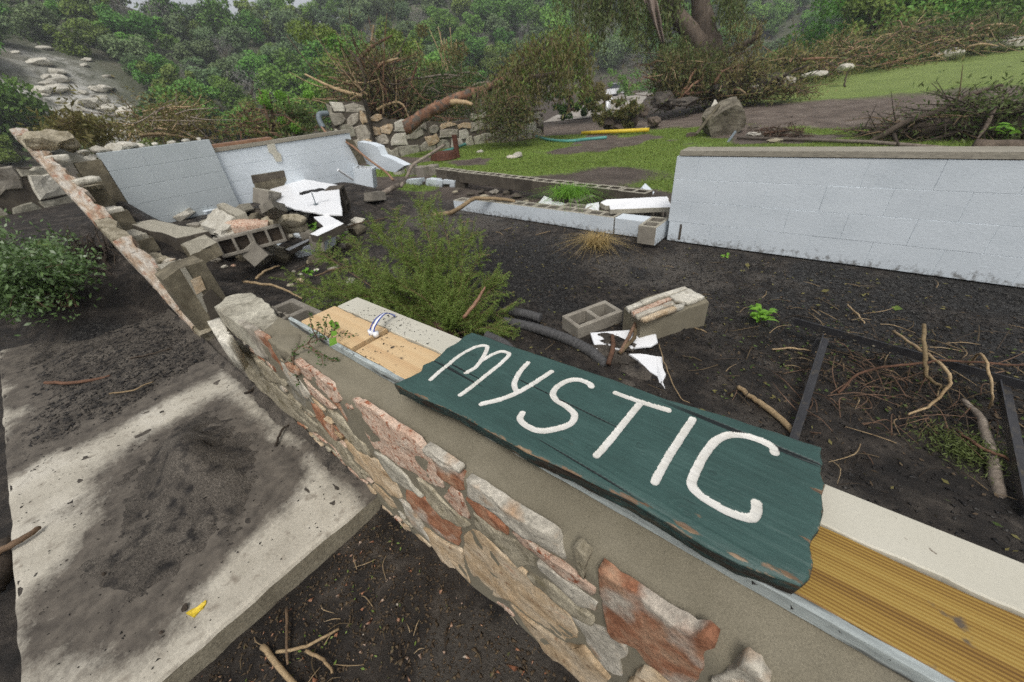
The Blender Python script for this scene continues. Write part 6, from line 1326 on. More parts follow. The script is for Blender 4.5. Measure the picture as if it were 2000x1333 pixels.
# ================================================================== brush piles, fallen tree, big tree
def brush(name, label, box, rlo, rhi, nb, nl, bmats, lmat, seed, cat='brush pile', brad=.03, lsize=.10, blen=1.2, shape=None, lasp=.3, droop=.6, up=0.0, nbig=6):
    """a tangle inside the view wedge box=(x0,x1,y0,y1): larger branches as parts, fine twigs and leaves as mass"""
    rr = np.random.default_rng(seed); x0, x1, y0, y1 = box
    def pt():
        while True:
            x, y, r = rr.uniform(x0, x1), rr.uniform(y0, y1), rr.uniform(rlo, rhi)
            if shape is None or shape((x - x0) / (x1 - x0), (y1 - y) / (y1 - y0)): break
        return pr(x, y, r)
    c = pr((x0 + x1) / 2, y1, (rlo + rhi) / 2); t = thing(name, label, cat, (c.x, c.y, hz(c.x, c.y)))
    fine = [MB() for _ in bmats]; C = []; nb = int(nb * 1.6); nl = int(nl * 2.0); nbig = max(2, nbig // 2)
    for k in range(nb):
        p = pt(); d = Vector((rr.normal(), rr.normal(), rr.normal() * .28 + up)).normalized() * blen * rr.uniform(.4, 1.2); q = p + d
        q.z = max(q.z, hz(q.x, q.y) + .03); S_ = spline([p, p.lerp(q, .5) + Vector(rr.normal(size=3)) * blen * .06, q], 4)
        if k < nbig:
            mb = MB(); mb.tube(S_, [brad * 1.5, brad * 1.2, brad * .5], 7); mb.build('branch', M[bmats[k % len(bmats)]], t, smooth=True)
        else: fine[k % len(bmats)].tube(S_, [brad * rr.uniform(.3, .9), brad * .4, brad * .15], 4, cap=False)
        for s in S_[1:]: C.append(np.array(s))
    for f_, bm_ in zip(fine, bmats):
        if f_.n: o = f_.build('twigs', M[bm_], t); o['kind'] = 'stuff'
    if nl:
        C = np.array(C); idx = rr.integers(0, len(C), nl); L_ = C[idx] + rr.normal(size=(nl, 3)) * blen * .13
        for lm, sel in ((lmat[0], slice(0, nl * 2 // 3)), (lmat[-1], slice(nl * 2 // 3, nl))):
            V_, F_ = leaf_quads(L_[sel], lsize, lasp, droop=droop, rng=rr); o = add('leaves', V_, F_, M[lm], t); o['kind'] = 'stuff'
    return t
def strands(parent, starts, lens, mat, seed, lsize=.07, per=.035, spread=.06, name='foliage'):
    rr = np.random.default_rng(seed); C = []; D = []; mb = MB()
    for s, L_ in zip(starts, lens):
        a = rr.uniform(0, 6.28); e = s + Vector((math.cos(a) * L_ * .25, math.sin(a) * L_ * .25, -L_)); m_ = s.lerp(e, .45) + Vector((math.cos(a), math.sin(a), 0)) * L_ * .12
        S_ = spline([s, m_, e], max(4, int(L_ / per / 3))); mb.tube([S_[0], S_[len(S_) // 2], S_[-1]], [.012, .008, .003], 3, cap=False)
        for p in S_:
            for q in range(3): C.append(np.array(p) + rr.normal(size=3) * spread); D.append((rr.normal() * .6, rr.normal() * .6, -1))
    mb.build('twigs', M['twig'], parent)['kind'] = 'stuff'
    V_, F_ = leaf_quads(np.array(C), lsize, .28, np.array(D), rng=rr); o = add(name, V_, F_, M[mat], parent); o['kind'] = 'stuff'
# fallen tree over the garden wall
ft = thing('fallen_tree', 'fallen tree trunk with peeling reddish bark, lying over the garden wall', 'tree', pr(810, 262, 14.6)); mb = MB()
tr = crooked([pr(790, 250, 13.9), pr(836, 222, 14.0), pr(872, 202, 14.1), pr(925, 182, 14.3), pr(985, 160, 14.6)], .03, 7, 3); mb.tube(tr, [.19 - .002 * i + .012 * math.sin(i * 1.3) + .012 * math.sin(i * .7) for i in range(len(tr))], 12); mb.build('trunk', M['bark_red'], ft, smooth=True)
mb = MB(); mb.tube(crooked([pr(880, 200, 14.05), pr(905, 200, 13.8), pr(922, 205, 13.6)], .01, 4, 4), [.09, .07, .05], 7); mb.build('limb', M['twig_pale'], ft, smooth=True)
mb = MB(); mb.tube(crooked([pr(985, 160, 14.6), pr(1030, 120, 14.9), pr(1070, 75, 15.2)], .03, 4, 4), [.15, .09, .04], 7); mb.build('limb', M['bark'], ft, smooth=True)
mb = MB(); mb.tube(crooked([pr(985, 160, 14.6), pr(1040, 150, 14.2), pr(1120, 140, 14.0)], .03, 4, 5), [.12, .07, .03], 7); mb.build('limb', M['bark'], ft, smooth=True)
rr = random.Random(5); st = [pr(rr.uniform(985, 1140), 0, 1) for k in range(0)]
starts = []; lens = []
for k in range(150):
    u = rr.random(); x = 960 + 190 * u; y = 165 - 85 * math.sin(min(u * 1.4, 1) * 1.57) + rr.uniform(-25, 75); starts.append(pr(x, y, rr.uniform(13.6, 15.4))); lens.append(rr.uniform(.35, .9))
strands(ft, starts, lens, 'leaf_dry', 6, .14, .04, .12); strands(ft, starts[::2], lens[::2], 'leaf_sapling', 7, .14, .04, .15)
starts = [pr(rr.uniform(925, 1030), rr.uniform(165, 205), rr.uniform(13.4, 14.2)) for k in range(70)]; strands(ft, starts, [rr.uniform(.5, 1.1) for k in range(70)], 'leaf_hang', 8, .10, .05, .07)
brush('root_mass', 'dark hanging root mass of the fallen tree before the garden wall', (945, 1040, 190, 275), 12.8, 13.8, 90, 900, ['root_dark', 'twig'], ['leaf_hang', 'leaf_dry'], 9, 'roots', .02, .09, .6, nbig=4)
brush('uprooted_brush', 'reddish brown uprooted brush heap behind the stone pillar', (670, 830, 110, 245), 16.2, 19.5, 150, 2600, ['twig_red', 'twig_pale', 'bark'], ['leaf_hang', 'leaf_dry'], 10, 'brush pile', .045, .13, 1.6, shape=lambda u, v: v < 1.05 - .9 * abs(u - .35), nbig=10)
brush('uprooted_roots', 'tall fan of upright brown roots and limbs behind the stone pillar', (690, 800, 120, 235), 15.6, 17.2, 80, 1500, ['bark', 'twig_red', 'twig_pale'], ['leaf_dry', 'leaf_hang'], 30, 'roots', .045, .10, 1.5, shape=lambda u, v: v < 1 - 1.2 * abs(u - .4), nbig=12, up=.9)
brush('uprooted_brush', 'green and grey brush heap behind the fallen trunk', (780, 960, 140, 235), 17.0, 19.5, 90, 2600, ['driftwood', 'twig'], ['leaf_green', 'leaf_hang'], 11, 'brush pile', .03, .14, 1.4, nbig=8)
for k, (a, b, c, rd, r0, mt) in enumerate((((708, 150), (722, 100), (730, 50), .05, 17, 'twig_pale'), ((700, 225), (735, 170), (742, 135), .09, 16.5, 'bark'), ((735, 215), (780, 200), (800, 235), .05, 15.8, 'twig_pale'), ((745, 165), (765, 200), (790, 228), .06, 15.9, 'twig_red'), ((790, 160), (830, 150), (900, 148), .05, 17, 'driftwood'))):
    stick('snapped_branch', ['bare pole standing out of the uprooted brush', 'thick broken root leaning in the uprooted brush', 'pale split branch above the garden wall', 'red brown branch fallen on the garden wall', 'grey branch lying across the brush'][k], [pr(*a, r0), pr(*b, r0 + .1), pr(*c, r0)], [rd, rd * .8, rd * .5], mt, .03, 120 + k, 7, cat='branch')
brush('driftwood_heap', 'low heap of combed grass and driftwood beyond the end wall', (235, 385, 205, 268), 13.5, 16, 70, 2200, ['twig_pale', 'driftwood'], ['leaf_dry', 'leaf_dry'], 12, 'brush pile', .03, .09, 1.1, shape=lambda u, v: v < 1.0 - 2.6 * (u - .55) ** 2, nbig=5)
brush('driftwood_heap', 'brown stick heap under the green young willow', (440, 600, 215, 268), 13.5, 15.5, 60, 900, ['twig_red', 'twig'], ['leaf_dry', 'leaf_green'], 13, 'brush pile', .03, .12, .9, nbig=5)
brush('flattened_shrub', 'yellowish flattened shrub behind the broken wall corner', (130, 205, 235, 275), 11.5, 13, 30, 900, ['twig'], ['leaf_dry', 'leaf_dry'], 14, 'shrub', .015, .12, .6, nbig=2)
# young willow by the rubble
def bush_tree(label, x, ybase, ytop, r, w, lm, seed, n=2600, lsize=.10, name='young_tree', cat='tree', nstem=6, barkm='twig', dens=.22):
    rr = np.random.default_rng(seed); base = pr(x, ybase, r); base.z = min(base.z, hz(base.x, base.y) + .5); t = thing(name, label, cat, base); mb = MB(); C = []
    for k in range(nstem):
        e = pr(x + rr.normal() * w * .5, ytop + abs(rr.normal()) * (ybase - ytop) * .18, r + rr.normal() * .3); S_ = spline([base, base.lerp(e, .5) + Vector(rr.normal(size=3)) * .2, e], 6); mb.tube(S_, [.07, .04, .012], 6)
        for i, s in enumerate(S_[2:]): C.append((np.array(s), .55 + .1 * i))
    mb.build('trunk', M[barkm], t, smooth=True); C0 = np.array([c for c, _ in C]); wpx = w / F_PX * r; nc = 16 + nstem; L_ = []; NR = []
    for k in range(nc):
        c0 = C0[rr.integers(0, len(C0))] + rr.normal(size=3) * wpx * dens * np.array([1.1, 1.1, .8]); m_ = n * 2 // nc; e = rr.normal(size=(m_, 3)); e /= np.linalg.norm(e, axis=1)[:, None]
        NR.append(e + np.array([0, 0, .5])); L_.append(c0 + e * wpx * rr.uniform(.12, .24) * rr.uniform(.5, 1.05, (m_, 1)) * np.array([1, 1, .75]))
    V_, F_ = leaf_quads(np.concatenate(L_), lsize * .62, .5, rng=rr, droop=.3, nrm=np.concatenate(NR)); o = add('crown', V_, F_, M[lm], t); return t
bush_tree('green young willow behind the end wall', 520, 262, 170, 14.0, 40, 'leaf_bright', 1, 2400, .10)
bush_tree('low green bush at the foot of the young willow', 565, 265, 215, 13.5, 60, 'leaf_green', 2, 1400, .10)
bush_tree('lime green cypress behind the uprooted brush, tallest of its clump', 715, 175, 45, 27, 110, 'crown_lime', 3, 3600, .30, nstem=9)
bush_tree('lime green cypress right of the tallest one', 770, 170, 85, 26, 80, 'crown_lime', 4, 2600, .28, nstem=7)
bush_tree('small lime cypress left of the clump', 668, 190, 90, 28, 80, 'crown_green', 5, 2600, .30, nstem=7)
bush_tree('half bare yellowing tree with pale trunks behind the fallen tree', 868, 150, 50, 24, 70, 'leaf_dry', 6, 1500, .24, barkm='twig_pale', nstem=9, dens=.35)
# big leaning tree on the right, flood debris at its foot
bt = thing('flood_battered_tree', 'tall dark cypress hung with torn foliage, debris packed round its foot', 'tree', pr(1385, 175, 21))
mb = MB(); mb.tube(crooked([pr(1392, 170, 21), pr(1388, 110, 21), pr(1378, 60, 21), pr(1368, 0, 21), pr(1360, -80, 21)], .03, 4, 7), [.85, .55, .40, .34, .32], 12); mb.build('trunk', M['bark'], bt, smooth=True)
mb = MB(); mb.tube(crooked([pr(1382, 110, 20.9), pr(1350, 60, 20.8), pr(1318, 25, 20.7), pr(1300, -40, 20.6)], .04, 4, 8), [.42, .34, .3, .26], 10); mb.build('limb', M['bark'], bt, smooth=True)
mb = MB(); mb.tube(crooked([pr(1400, 110, 20.4), pr(1440, 95, 20.2), pr(1475, 75, 20.0), pr(1482, 52, 20)], .05, 4, 9), [.16, .14, .12, .08], 8); mb.build('limb', M['bark'], bt, smooth=True)
rr = random.Random(15)
def hang(n, xr, yr, rrg, lr): return [pr(rr.uniform(*xr), rr.uniform(*yr), rr.uniform(*rrg)) for k in range(n)], [rr.uniform(*lr) for k in range(n)]
for (n, xr, yr, lr) in ((60, (1090, 1250), (-80, 0), (.8, 2.0)), (34, (1262, 1335), (-60, 40), (.6, 1.5)), (22, (1420, 1450), (-60, 10), (.7, 1.3)), (34, (1290, 1345), (70, 130), (.5, 1.2)), (12, (1190, 1235), (-20, 30), (.5, 1.0))):
    s_, l_ = hang(n, xr, yr, (19.5, 21.5), lr); strands(bt, s_, l_, 'leaf_hang', n + xr[0], .20, .05, .13)
bmx = thing('foliage_canopy_tuft', 'pale bent tuft of stripped foliage beside the battered cypress', 'branch', pr(1470, 120, 20)); s_, l_ = hang(26, (1425, 1490), (35, 95), (19.6, 20.4), (.3, .8)); strands(bmx, s_, l_, 'leaf_dry', 77, .13, .08, .08)
brush('flood_debris', 'dark brush and roots packed round the battered cypress', (1285, 1480, 110, 195), 18.8, 20.8, 190, 2600, ['bark', 'twig_red', 'twig_pale'], ['leaf_hang', 'leaf_dry'], 16, 'brush pile', .04, .16, 1.5, shape=lambda u, v: v < 1 - .75 * u ** 1.5, nbig=12)
brush('flood_debris', 'brown root fringe spilling right of the battered cypress', (1450, 1570, 115, 185), 18.4, 20.2, 110, 1500, ['twig', 'root_dark'], ['leaf_dry', 'leaf_hang'], 17, 'brush pile', .035, .14, 1.1, shape=lambda u, v: v < .95 - .8 * u, nbig=6)
for k, (a, b, c) in enumerate((((1320, 185), (1350, 183), (1385, 180)), ((1325, 195), (1355, 165), (1378, 150)), ((1395, 165), (1412, 142), (1450, 128)), ((1330, 190), (1350, 150), (1365, 130)))):
    stick('split_branch', 'orange brown split branch stuck in the debris round the cypress', [pr(*a, 18.4), pr(*b, 18.5), pr(*c, 18.8)], [.06, .05, .03], 'copper' if k % 2 else 'twig_red', .03, 140 + k, 6, group='split branches in the debris', cat='branch')
s_, l_ = hang(110, (1292, 1490), (98, 150), (18.4, 19.6), (.4, 1.0)); strands(bt, s_, l_, 'leaf_dry', 91, .14, .05, .09, name='debris_fringe')
s_, l_ = hang(60, (1292, 1420), (85, 130), (18.4, 19.6), (.5, 1.2)); strands(bt, s_, l_, 'leaf_hang', 92, .15, .05, .09, name='debris_fringe')
# cloth caught in the tree
U_, W_ = np.meshgrid(np.linspace(0, 1, 18), np.linspace(0, 1, 9), indexing='ij'); V = []
for u, w in zip(U_.ravel(), W_.ravel()):
    xx = 1268 + 28 * u + (w - .5) * (26 * (1 - u * .75)); p = pr(xx, -6 + 92 * u, 19.4 + .18 * math.sin(w * 9 + u * 4)); V.append(tuple(p))
I_ = np.arange(18 * 9).reshape(18, 9); o = add('torn_cloth', V, np.stack([I_[:-1, :-1], I_[1:, :-1], I_[1:, 1:], I_[:-1, 1:]], -1).reshape(-1, 4), M['cloth'], smooth=True)
sm = o.modifiers.new('thickness', 'SOLIDIFY'); sm.thickness = .02; tag(o, 'torn brownish cloth hanging from the battered cypress', 'cloth')
# soil bank and root lumps
for k, (x, y, r0, s, mt, lb) in enumerate(((1230, 226, 16.2, (.42, .34, .34), 'root_dark', 'dark root lump on the lawn edge, largest of the lumps'), (1195, 240, 15.8, (.36, .3, .22), 'root_dark', 'dark shaggy root lump left of the largest lump'), (1275, 238, 15.8, (.55, .25, .15), 'bark', 'low brown lump right of the largest root lump'), (1205, 252, 15.2, (.3, .25, .12), 'root_dark', 'flat dark clod behind the yellow pipe'),
                                        (1420, 172, 19.5, (1.1, .7, .35), 'silt', 'brown soil bank before the battered cypress'), (1500, 165, 19.3, (.8, .5, .35), 'silt', 'brown soil bank right of the battered cypress'), (1300, 195, 18.6, (.6, .5, .35), 'silt', 'brown soil bank left of the battered cypress'), (1340, 200, 17.8, (.5, .4, .2), 'silt', 'low soil heap on the dirt track'), (1530, 160, 19.0, (.35, .25, .25), 'stone_grey', 'grey rock at the right end of the soil bank'), (1478, 172, 18.9, (.25, .2, .16), 'limestone', 'pale block in the soil bank'), (1258, 218, 16.6, (.25, .2, .2), 'bark', 'small brown root stub behind the lumps'))):
    p = pr(x, y, r0); V_, F_ = rock((p.x, p.y, p.z), s, 400 + k, rough=.7); tag(add('root_lump' if mt in ('root_dark', 'bark') else ('soil_bank' if mt == 'silt' else 'rock'), V_, F_, M[mt]), lb, 'root lump' if mt in ('root_dark', 'bark') else ('soil' if mt == 'silt' else 'rock'))
brush('clump_grass', 'shaggy dry grass clump on the root lumps', (1165, 1245, 200, 250), 15.4, 16, 20, 900, ['twig'], ['leaf_dry', 'leaf_hang'], 19, 'grass', .01, .16, .4, nbig=1)
mb = MB(); mb.tube([pr(1186, 198, 16.8), pr(1186, 235, 16.8)], .05, 8); tag(mb.build('white_post', M['white_panel'], smooth=True), 'upright white post behind the root lumps', 'post')
mb = MB(); mb.tube([pr(1192, 218, 16.9), pr(1190, 200, 17), pr(1196, 192, 17.0)], .04, 8); tag(mb.build('white_post', M['white_panel'], smooth=True), 'leaning white pipe beside the upright white post', 'post')
def boxrock(c, s, seed):
    r_ = random.Random(seed); bm = bmesh.new(); bmesh.ops.create_cube(bm, size=2); bmesh.ops.subdivide_edges(bm, edges=bm.edges[:], cuts=5, use_grid_fill=True)
    V = np.array([v.co[:] for v in bm.verts]); F = [tuple(v.index for v in f.verts) for f in bm.faces]; bm.free()
    V = V * (1 - .16 * (np.abs(V[:, [1, 2, 0]] * V[:, [2, 0, 1]])) ** 2) * (1 + .10 * fbm(V[:, 0] * 1.7 + seed, V[:, 1] * 1.7, V[:, 2] * 1.7, 4, seed))[:, None]
    R_ = np.array(Matrix.Rotation(.5, 3, 'Z') @ Matrix.Rotation(-.45, 3, 'Y') @ Matrix.Rotation(.25, 3, 'X')); return (V * np.array(s)) @ R_.T + np.array(c), F
# boulder with leaning post, rocks, poles, pipe, hose
p = pg(1408, 262); V_, F_ = boxrock((p.x, p.y, .34), (.44, .34, .38), 431); tag(add('boulder', V_, F_, M['boulder']), 'big squared boulder on the lawn with a post leaning on it', 'boulder')
p = pg(1385, 245); V_, F_ = rock((p.x, p.y + .2, .5), (.22, .16, .26), 432, rough=.3); tag(add('pale_rock', V_, F_, M['limestone']), 'pale flat stone leaning behind the big boulder', 'rock')
mb = MB(); mb.tube([pr(1360, 262, 12.6), pr(1404, 206, 12.9)], .045, 5); tag(mb.build('leaning_post', M['olive_raw']), 'greenish post leaning against the big boulder', 'post')
mb = MB(); mb.tube([pr(1420, 280, 11.4), pr(1436, 258, 12.0)], .03, 6); tag(mb.build('grey_rod', M['pvc_grey']), 'short grey rod leaning beside the big boulder', 'rod')
for k, (x, y, s, mt, lb) in enumerate(((1350, 266, .2, 'bark', 'brown stone under the leaning post'), (1474, 268, .22, 'limestone', 'pale flat stone right of the big boulder'), (1470, 250, .16, 'concrete_dark', 'dark stone beside the big boulder'), (1512, 278, .16, 'stone_olive', 'small stone beside the long thin pole'), (1265, 250, .12, 'limestone', 'white stone at the end of the yellow pipe'), (938, 298, .17, 'limestone', 'pink white flagstone on the lawn by the rusty stand'), (1012, 306, .22, 'limestone', 'flat pale flagstone in the middle of the lawn'), (1000, 309, .15, 'stone_white', 'white chip against the flat pale flagstone'), (852, 270, .35, 'limestone', 'pale rock at the foot of the garden wall'), (872, 258, .25, 'limestone', 'pale upright rock behind the foot rock of the garden wall'))):
    p = pg(x, y); V_, F_ = rock((p.x, p.y, p.z + s * .15), (s * 1.2, s * .8, s * (.35 if k not in (8, 9) else 1.1)), 440 + k, sub=2, rough=.4); tag(add('rock', V_, F_, M[mt]), lb, 'rock')
brush('bark_heap', 'scatter of brown bark and chips on the lawn by the boulder', (1480, 1570, 252, 268), 12.0, 12.8, 60, 200, ['twig_red', 'bark'], ['litter', 'litter'], 20, 'debris', .02, .08, .35, nbig=2)
mb = MB(); mb.tube([pg(1440, 274) + Vector((0, 0, .05)), pg(1700, 285) + Vector((0, 0, .06)), pg(1900, 299) + Vector((0, 0, .03))], .035, 8); tag(mb.build('long_pole', M['driftwood'], smooth=True), 'long thin pale pole lying on the lawn behind the white wall', 'pole')
mb = MB(); mb.tube([pg(1136, 265) + Vector((0, 0, .07)), pg(1200, 264) + Vector((0, 0, .1)), pg(1267, 261) + Vector((0, 0, .1))], .06, 12); tag(mb.build('yellow_pipe', M['yellow_plastic'], smooth=True), 'bright yellow pipe lying on the lawn', 'pipe')
mb = MB(); mb.tube(spline([pg(x, y) + Vector((0, 0, .04)) for x, y in ((848, 308), (866, 300), (885, 294), (915, 283), (960, 272), (1000, 272), (1040, 268), (1070, 276), (1110, 279), (1150, 275), (1185, 272))], 5), .05, 8); tag(mb.build('garden_hose', M['hose_teal'], smooth=True), 'teal hose snaking over the lawn from the rusty stand', 'hose')
rs = thing('rusty_stand', 'rusty round base with upright post beside the lawn hose', 'stand', pg(868, 310)); p = pg(868, 312); mb = MB(); mb.tube([p + Vector((0, 0, .02)), p + Vector((0, 0, .2))], [.40, .36], 20); mb.build('base', M['rust'], rs); mb = MB(); q = p + Vector((.25, .3, 0)); mb.tube([q, q + Vector((0, 0, .6))], .075, 10); mb.build('post', M['rust'], rs)
# branch pile and logs on the right
brush('branch_pile', 'grey pile of long torn branches on the lawn', (1675, 1900, 215, 266), 11.2, 12.4, 200, 700, ['bark', 'root_dark', 'twig'], ['leaf_hang', 'leaf_green'], 21, 'brush pile', .024, .07, .9, shape=lambda u, v: v < .15 + .7 * u, nbig=14)
brush('branch_pile', 'leafy dark branches at the end of the torn branch pile', (1880, 2040, 200, 262), 11.2, 12.4, 100, 1500, ['bark', 'root_dark'], ['leaf_hang', 'leaf_green'], 22, 'brush pile', .025, .10, 1.0, nbig=8)
stick('long_branch', 'long bare branch arching up out of the torn branch pile', [pr(1690, 283, 11.0), pr(1760, 245, 11.2), pr(1840, 215, 11.4), pr(1900, 185, 11.6), pr(1960, 165, 11.8)], [.05, .06, .06, .04, .015], 'bark', .02, 160, 8, cat='branch')
for k, (x0, x1, y0, rd) in enumerate(((1780, 2060, 252, .17), (1900, 2080, 288, .16))):
    mb = MB(); mb.tube(crooked([pr(x0, y0, 11.4 - 2.2 * k), pr((x0 + x1) / 2, y0 + 1, 11.5 - 2.2 * k), pr(x1, y0 + 2, 11.6 - 2.2 * k)], .01, 4, k), rd * (1 - .35 * k), 12); tag(mb.build('log', M['bark'], smooth=True), ['brown log lying under the leafy end of the branch pile', 'smooth log nearer the white wall than the branch pile'][k], 'log')
# debris rows on the far lawn edge, with trees behind
for k, (bx4, rr_, lb, lm, nb_, nl_) in enumerate((((1510, 1640, 102, 148), (25, 29), 'combed pale brush row at the far lawn edge, next to the cypress', ['leaf_dry', 'leaf_hang'], 110, 2000), ((1620, 1760, 78, 130), (28, 33), 'middle of the debris row with orange torn branches', ['leaf_dry', 'leaf_green'], 130, 2000), ((1740, 1880, 52, 108), (31, 35), 'debris row heap of roots and green boughs before the trees', ['leaf_hang', 'leaf_dry'], 130, 2200), ((1860, 1990, 42, 88), (33, 37), 'dark end of the debris row nearest the pale rock', ['leaf_hang', 'leaf_hang'], 110, 2200))):
    brush('debris_row', lb, bx4, *rr_, nb_, nl_, ['twig_pale', 'copper', 'bark'], lm, 23 + k, 'brush pile', .045, .20, 1.7, shape=lambda u, v: v < .75 + .25 * math.sin(u * 6), nbig=12)
for k, (x, y, r0, s, lb) in enumerate(((1650, 132, 24, (.5, .3, .16), 'pale flat rock at the near end of the debris row'), (1968, 85, 34, (1.5, .6, .32), 'long pale rock at the far end of the lawn'), (1590, 145, 23, (.5, .3, .14), 'pale rubble stone by the combed brush row'), (1855, 105, 32, (.7, .4, .25), 'pale stone under the debris row'))):
    p = pr(x, y, r0); V_, F_ = rock((p.x, p.y, p.z), s, 470 + k, sub=2); tag(add('rock', V_, F_, M['limestone']), lb, 'rock')
stick('lone_branch', 'thin dark branch standing on the far lawn near the soil bank', [pr(1650, 170, 19.5), pr(1652, 150, 19.5), pr(1665, 128, 19.5)], [.03, .025, .015], 'bark', .02, 170, 5, cat='branch')
for k, (x, yb, yt, r0, w) in enumerate(((1690, 70, -40, 40, 110), (1790, 50, -60, 42, 130), (1900, 40, -60, 44, 130), (1990, 35, -60, 46, 120), (1730, 90, 10, 38, 70))):
    bush_tree(['spreading green tree behind the middle of the debris row', 'broad green tree behind the heap of roots and boughs', 'green tree behind the dark end of the debris row', 'green tree above the long pale rock', 'small yellowing tree in front of the spreading green tree'][k], x, yb, yt, r0, w, 'crown_green' if k < 4 else 'crown_lime', 60 + k, 3600, .42, nstem=9, barkm='bark', dens=.26)
# far road and car
V = []; F = []
for i in range(16):
    rad = 24 + i * 3.6; azc = math.radians(np.interp(rad, [24, 32, 69, 90], [-29.5, -27.2, -23.6, -21])); wd = 1.6 + .03 * rad
    for s_ in (-1, 1): x, y = rad * math.sin(azc) + s_ * wd * math.cos(azc), rad * math.cos(azc) - s_ * wd * math.sin(azc); V.append((x, y, hz(x, y) + .05))
    if i: F.append((2 * i - 2, 2 * i - 1, 2 * i + 1, 2 * i))
o = add('road', V, F, M['road']); tag(o, 'pale gravel road in the valley', kind='structure')
for k, (x, y0_, y1_, r0, w, lm, lb) in enumerate(((1150, 215, 185, 24, 40, 'leaf_dry', 'yellow green scrub bush by the valley road'), (1165, 195, 165, 34, 40, 'leaf_dry', 'brown flood-bent bush beyond the valley road scrub'), (1110, 220, 190, 22, 36, 'leaf_green', 'green bush behind the end of the garden wall'), (1225, 170, 148, 55, 34, 'crown_green', 'dark green bush at the bend of the valley road'), (1268, 168, 140, 60, 40, 'crown_green', 'dark green bush beside the far road end'))):
    bush_tree(lb, x, y0_, y1_, r0, w, lm, 80 + k, 900, .16 + .003 * r0, name='scrub_bush', cat='bush', nstem=5)
car = thing('parked_car', 'distant white car on the valley road', 'car', (64 * math.sin(math.radians(-25.9)), 64 * math.cos(math.radians(-25.9)), hz(64 * math.sin(math.radians(-25.9)), 64 * math.cos(math.radians(-25.9))) + .05)); c = LOC[car.name]
def carbox(nm, lo, hi, mt, par=car, taper=0): 
    V = np.array([(x, y, z) for z in (lo[2], hi[2]) for y in (lo[1], hi[1]) for x in (lo[0], hi[0])], float)
    if taper: V[4:, 0] *= 1 - taper; V[4:, 1] *= 1 - taper
    add(nm, V + np.array(c), [(0, 2, 3, 1), (4, 5, 7, 6), (0, 1, 5, 4), (2, 6, 7, 3), (0, 4, 6, 2), (1, 3, 7, 5)], M[mt], par)
carbox('body', (-.9, -2.1, .35), (.9, 2.1, .95), 'car_white', taper=.06); carbox('cabin', (-.8, -1.1, .96), (.8, 1.4, 1.5), 'glass_dark', taper=.18); carbox('roof', (-.62, -.85, 1.51), (.62, 1.1, 1.56), 'car_white')
for sx_ in (-.8, .8):
    for sy_ in (-1.3, 1.3):
        mb = MB(); mb.tube([c + Vector((sx_ - .1, sy_, .33)), c + Vector((sx_ + .1, sy_, .33))], .33, 12); mb.build('wheel', M['black_plastic'], car)
# ================================================================== wooded valley side
def crown_mesh(name, mat, seed, n=3600, flat=.8, clumps=19, q=.115, dead=False):
    rr = np.random.default_rng(seed); C = []; NR = []
    for k in range(clumps):
        d = rr.normal(size=3); d /= np.linalg.norm(d); c = d * rr.uniform(.25, .78); c[2] = c[2] * flat + .95; rad = rr.uniform(.22, .42)
        m_ = n // clumps; e = rr.normal(size=(m_, 3)); e /= np.linalg.norm(e, axis=1)[:, None]; C.append(c + e * rad * rr.uniform(.6, 1.05, (m_, 1)) * np.array([1, 1, .8])); NR.append(e + np.array([0, 0, .5]))
    C = np.concatenate(C); V, F = leaf_quads(C, q, .2 if dead else .7, rng=rr, nrm=np.concatenate(NR)); return raw_mesh(name, V, F, mat)
def trunk_mesh(name, seed):
    rr = np.random.default_rng(seed); mb = MB(); mb.tube(spline([(0, 0, -.25), (rr.normal() * .05, rr.normal() * .05, .3), (rr.normal() * .08, rr.normal() * .08, .75)], 3), [.07, .05, .03], 6)
    for k in range(4):
        a = rr.uniform(0, 6.28); mb.tube([(0, 0, .3 + .08 * k), (math.cos(a) * .25, math.sin(a) * .25, .65), (math.cos(a) * .5, math.sin(a) * .5, .95 + .15 * rr.random())], [.03, .02, .008], 4)
    V, F = mb.arr(); return raw_mesh(name, V, F, M['bark'])
CR = {'grey': [crown_mesh('crown', M['crown_grey'], s, flat=.75) for s in (1, 2, 3)], 'green': [crown_mesh('crown', M['crown_green'], s, flat=.9) for s in (4, 5, 6)], 'lime': [crown_mesh('crown', M['crown_lime'], s, flat=1.0, clumps=13) for s in (9, 10)], 'dead': [crown_mesh('crown', M['crown_dead'], s, 700, .7, dead=True) for s in (7, 8)]}
TRK = [trunk_mesh('trunk', s) for s in (1, 2, 3)]
LAB = {'grey': 'grey green juniper among the trees on the wooded hillside', 'green': 'rounded green oak among the trees on the wooded hillside', 'lime': 'light yellow green tree among the darker oaks of the hillside', 'dead': 'bare grey dead shrub among the trees on the wooded hillside'}
NM = {'lime': 'elm_tree', 'grey': 'juniper_tree', 'green': 'oak_tree', 'dead': 'dead_shrub'}
rr = np.random.default_rng(42); placed = []; count = {'grey': 0, 'green': 0, 'dead': 0, 'lime': 0}
def place_tree(kd, x, y, s):
    z = hz(x, y) - .15 * s; t = bpy.data.objects.new(NM[kd], None); COL.objects.link(t); t.location = (x, y, z); t.rotation_euler = (0, 0, rr.uniform(0, 6.28)); t.scale = (s * rr.uniform(.85, 1.2), s * rr.uniform(.85, 1.2), s * rr.uniform(.8, 1.15)); t.empty_display_size = .1
    tag(t, LAB[kd], 'tree' if kd != 'dead' else 'shrub', {'grey': 'junipers on the hillside', 'green': 'oaks on the hillside', 'lime': 'light green trees on the hillside', 'dead': 'dead shrubs on the hillside'}[kd])
    for nm, me in (('crown', CR[kd][rr.integers(len(CR[kd]))]), ('trunk', TRK[rr.integers(3)])):
        o = bpy.data.objects.new(nm, me); COL.objects.link(o); o.parent = t
    count[kd] += 1
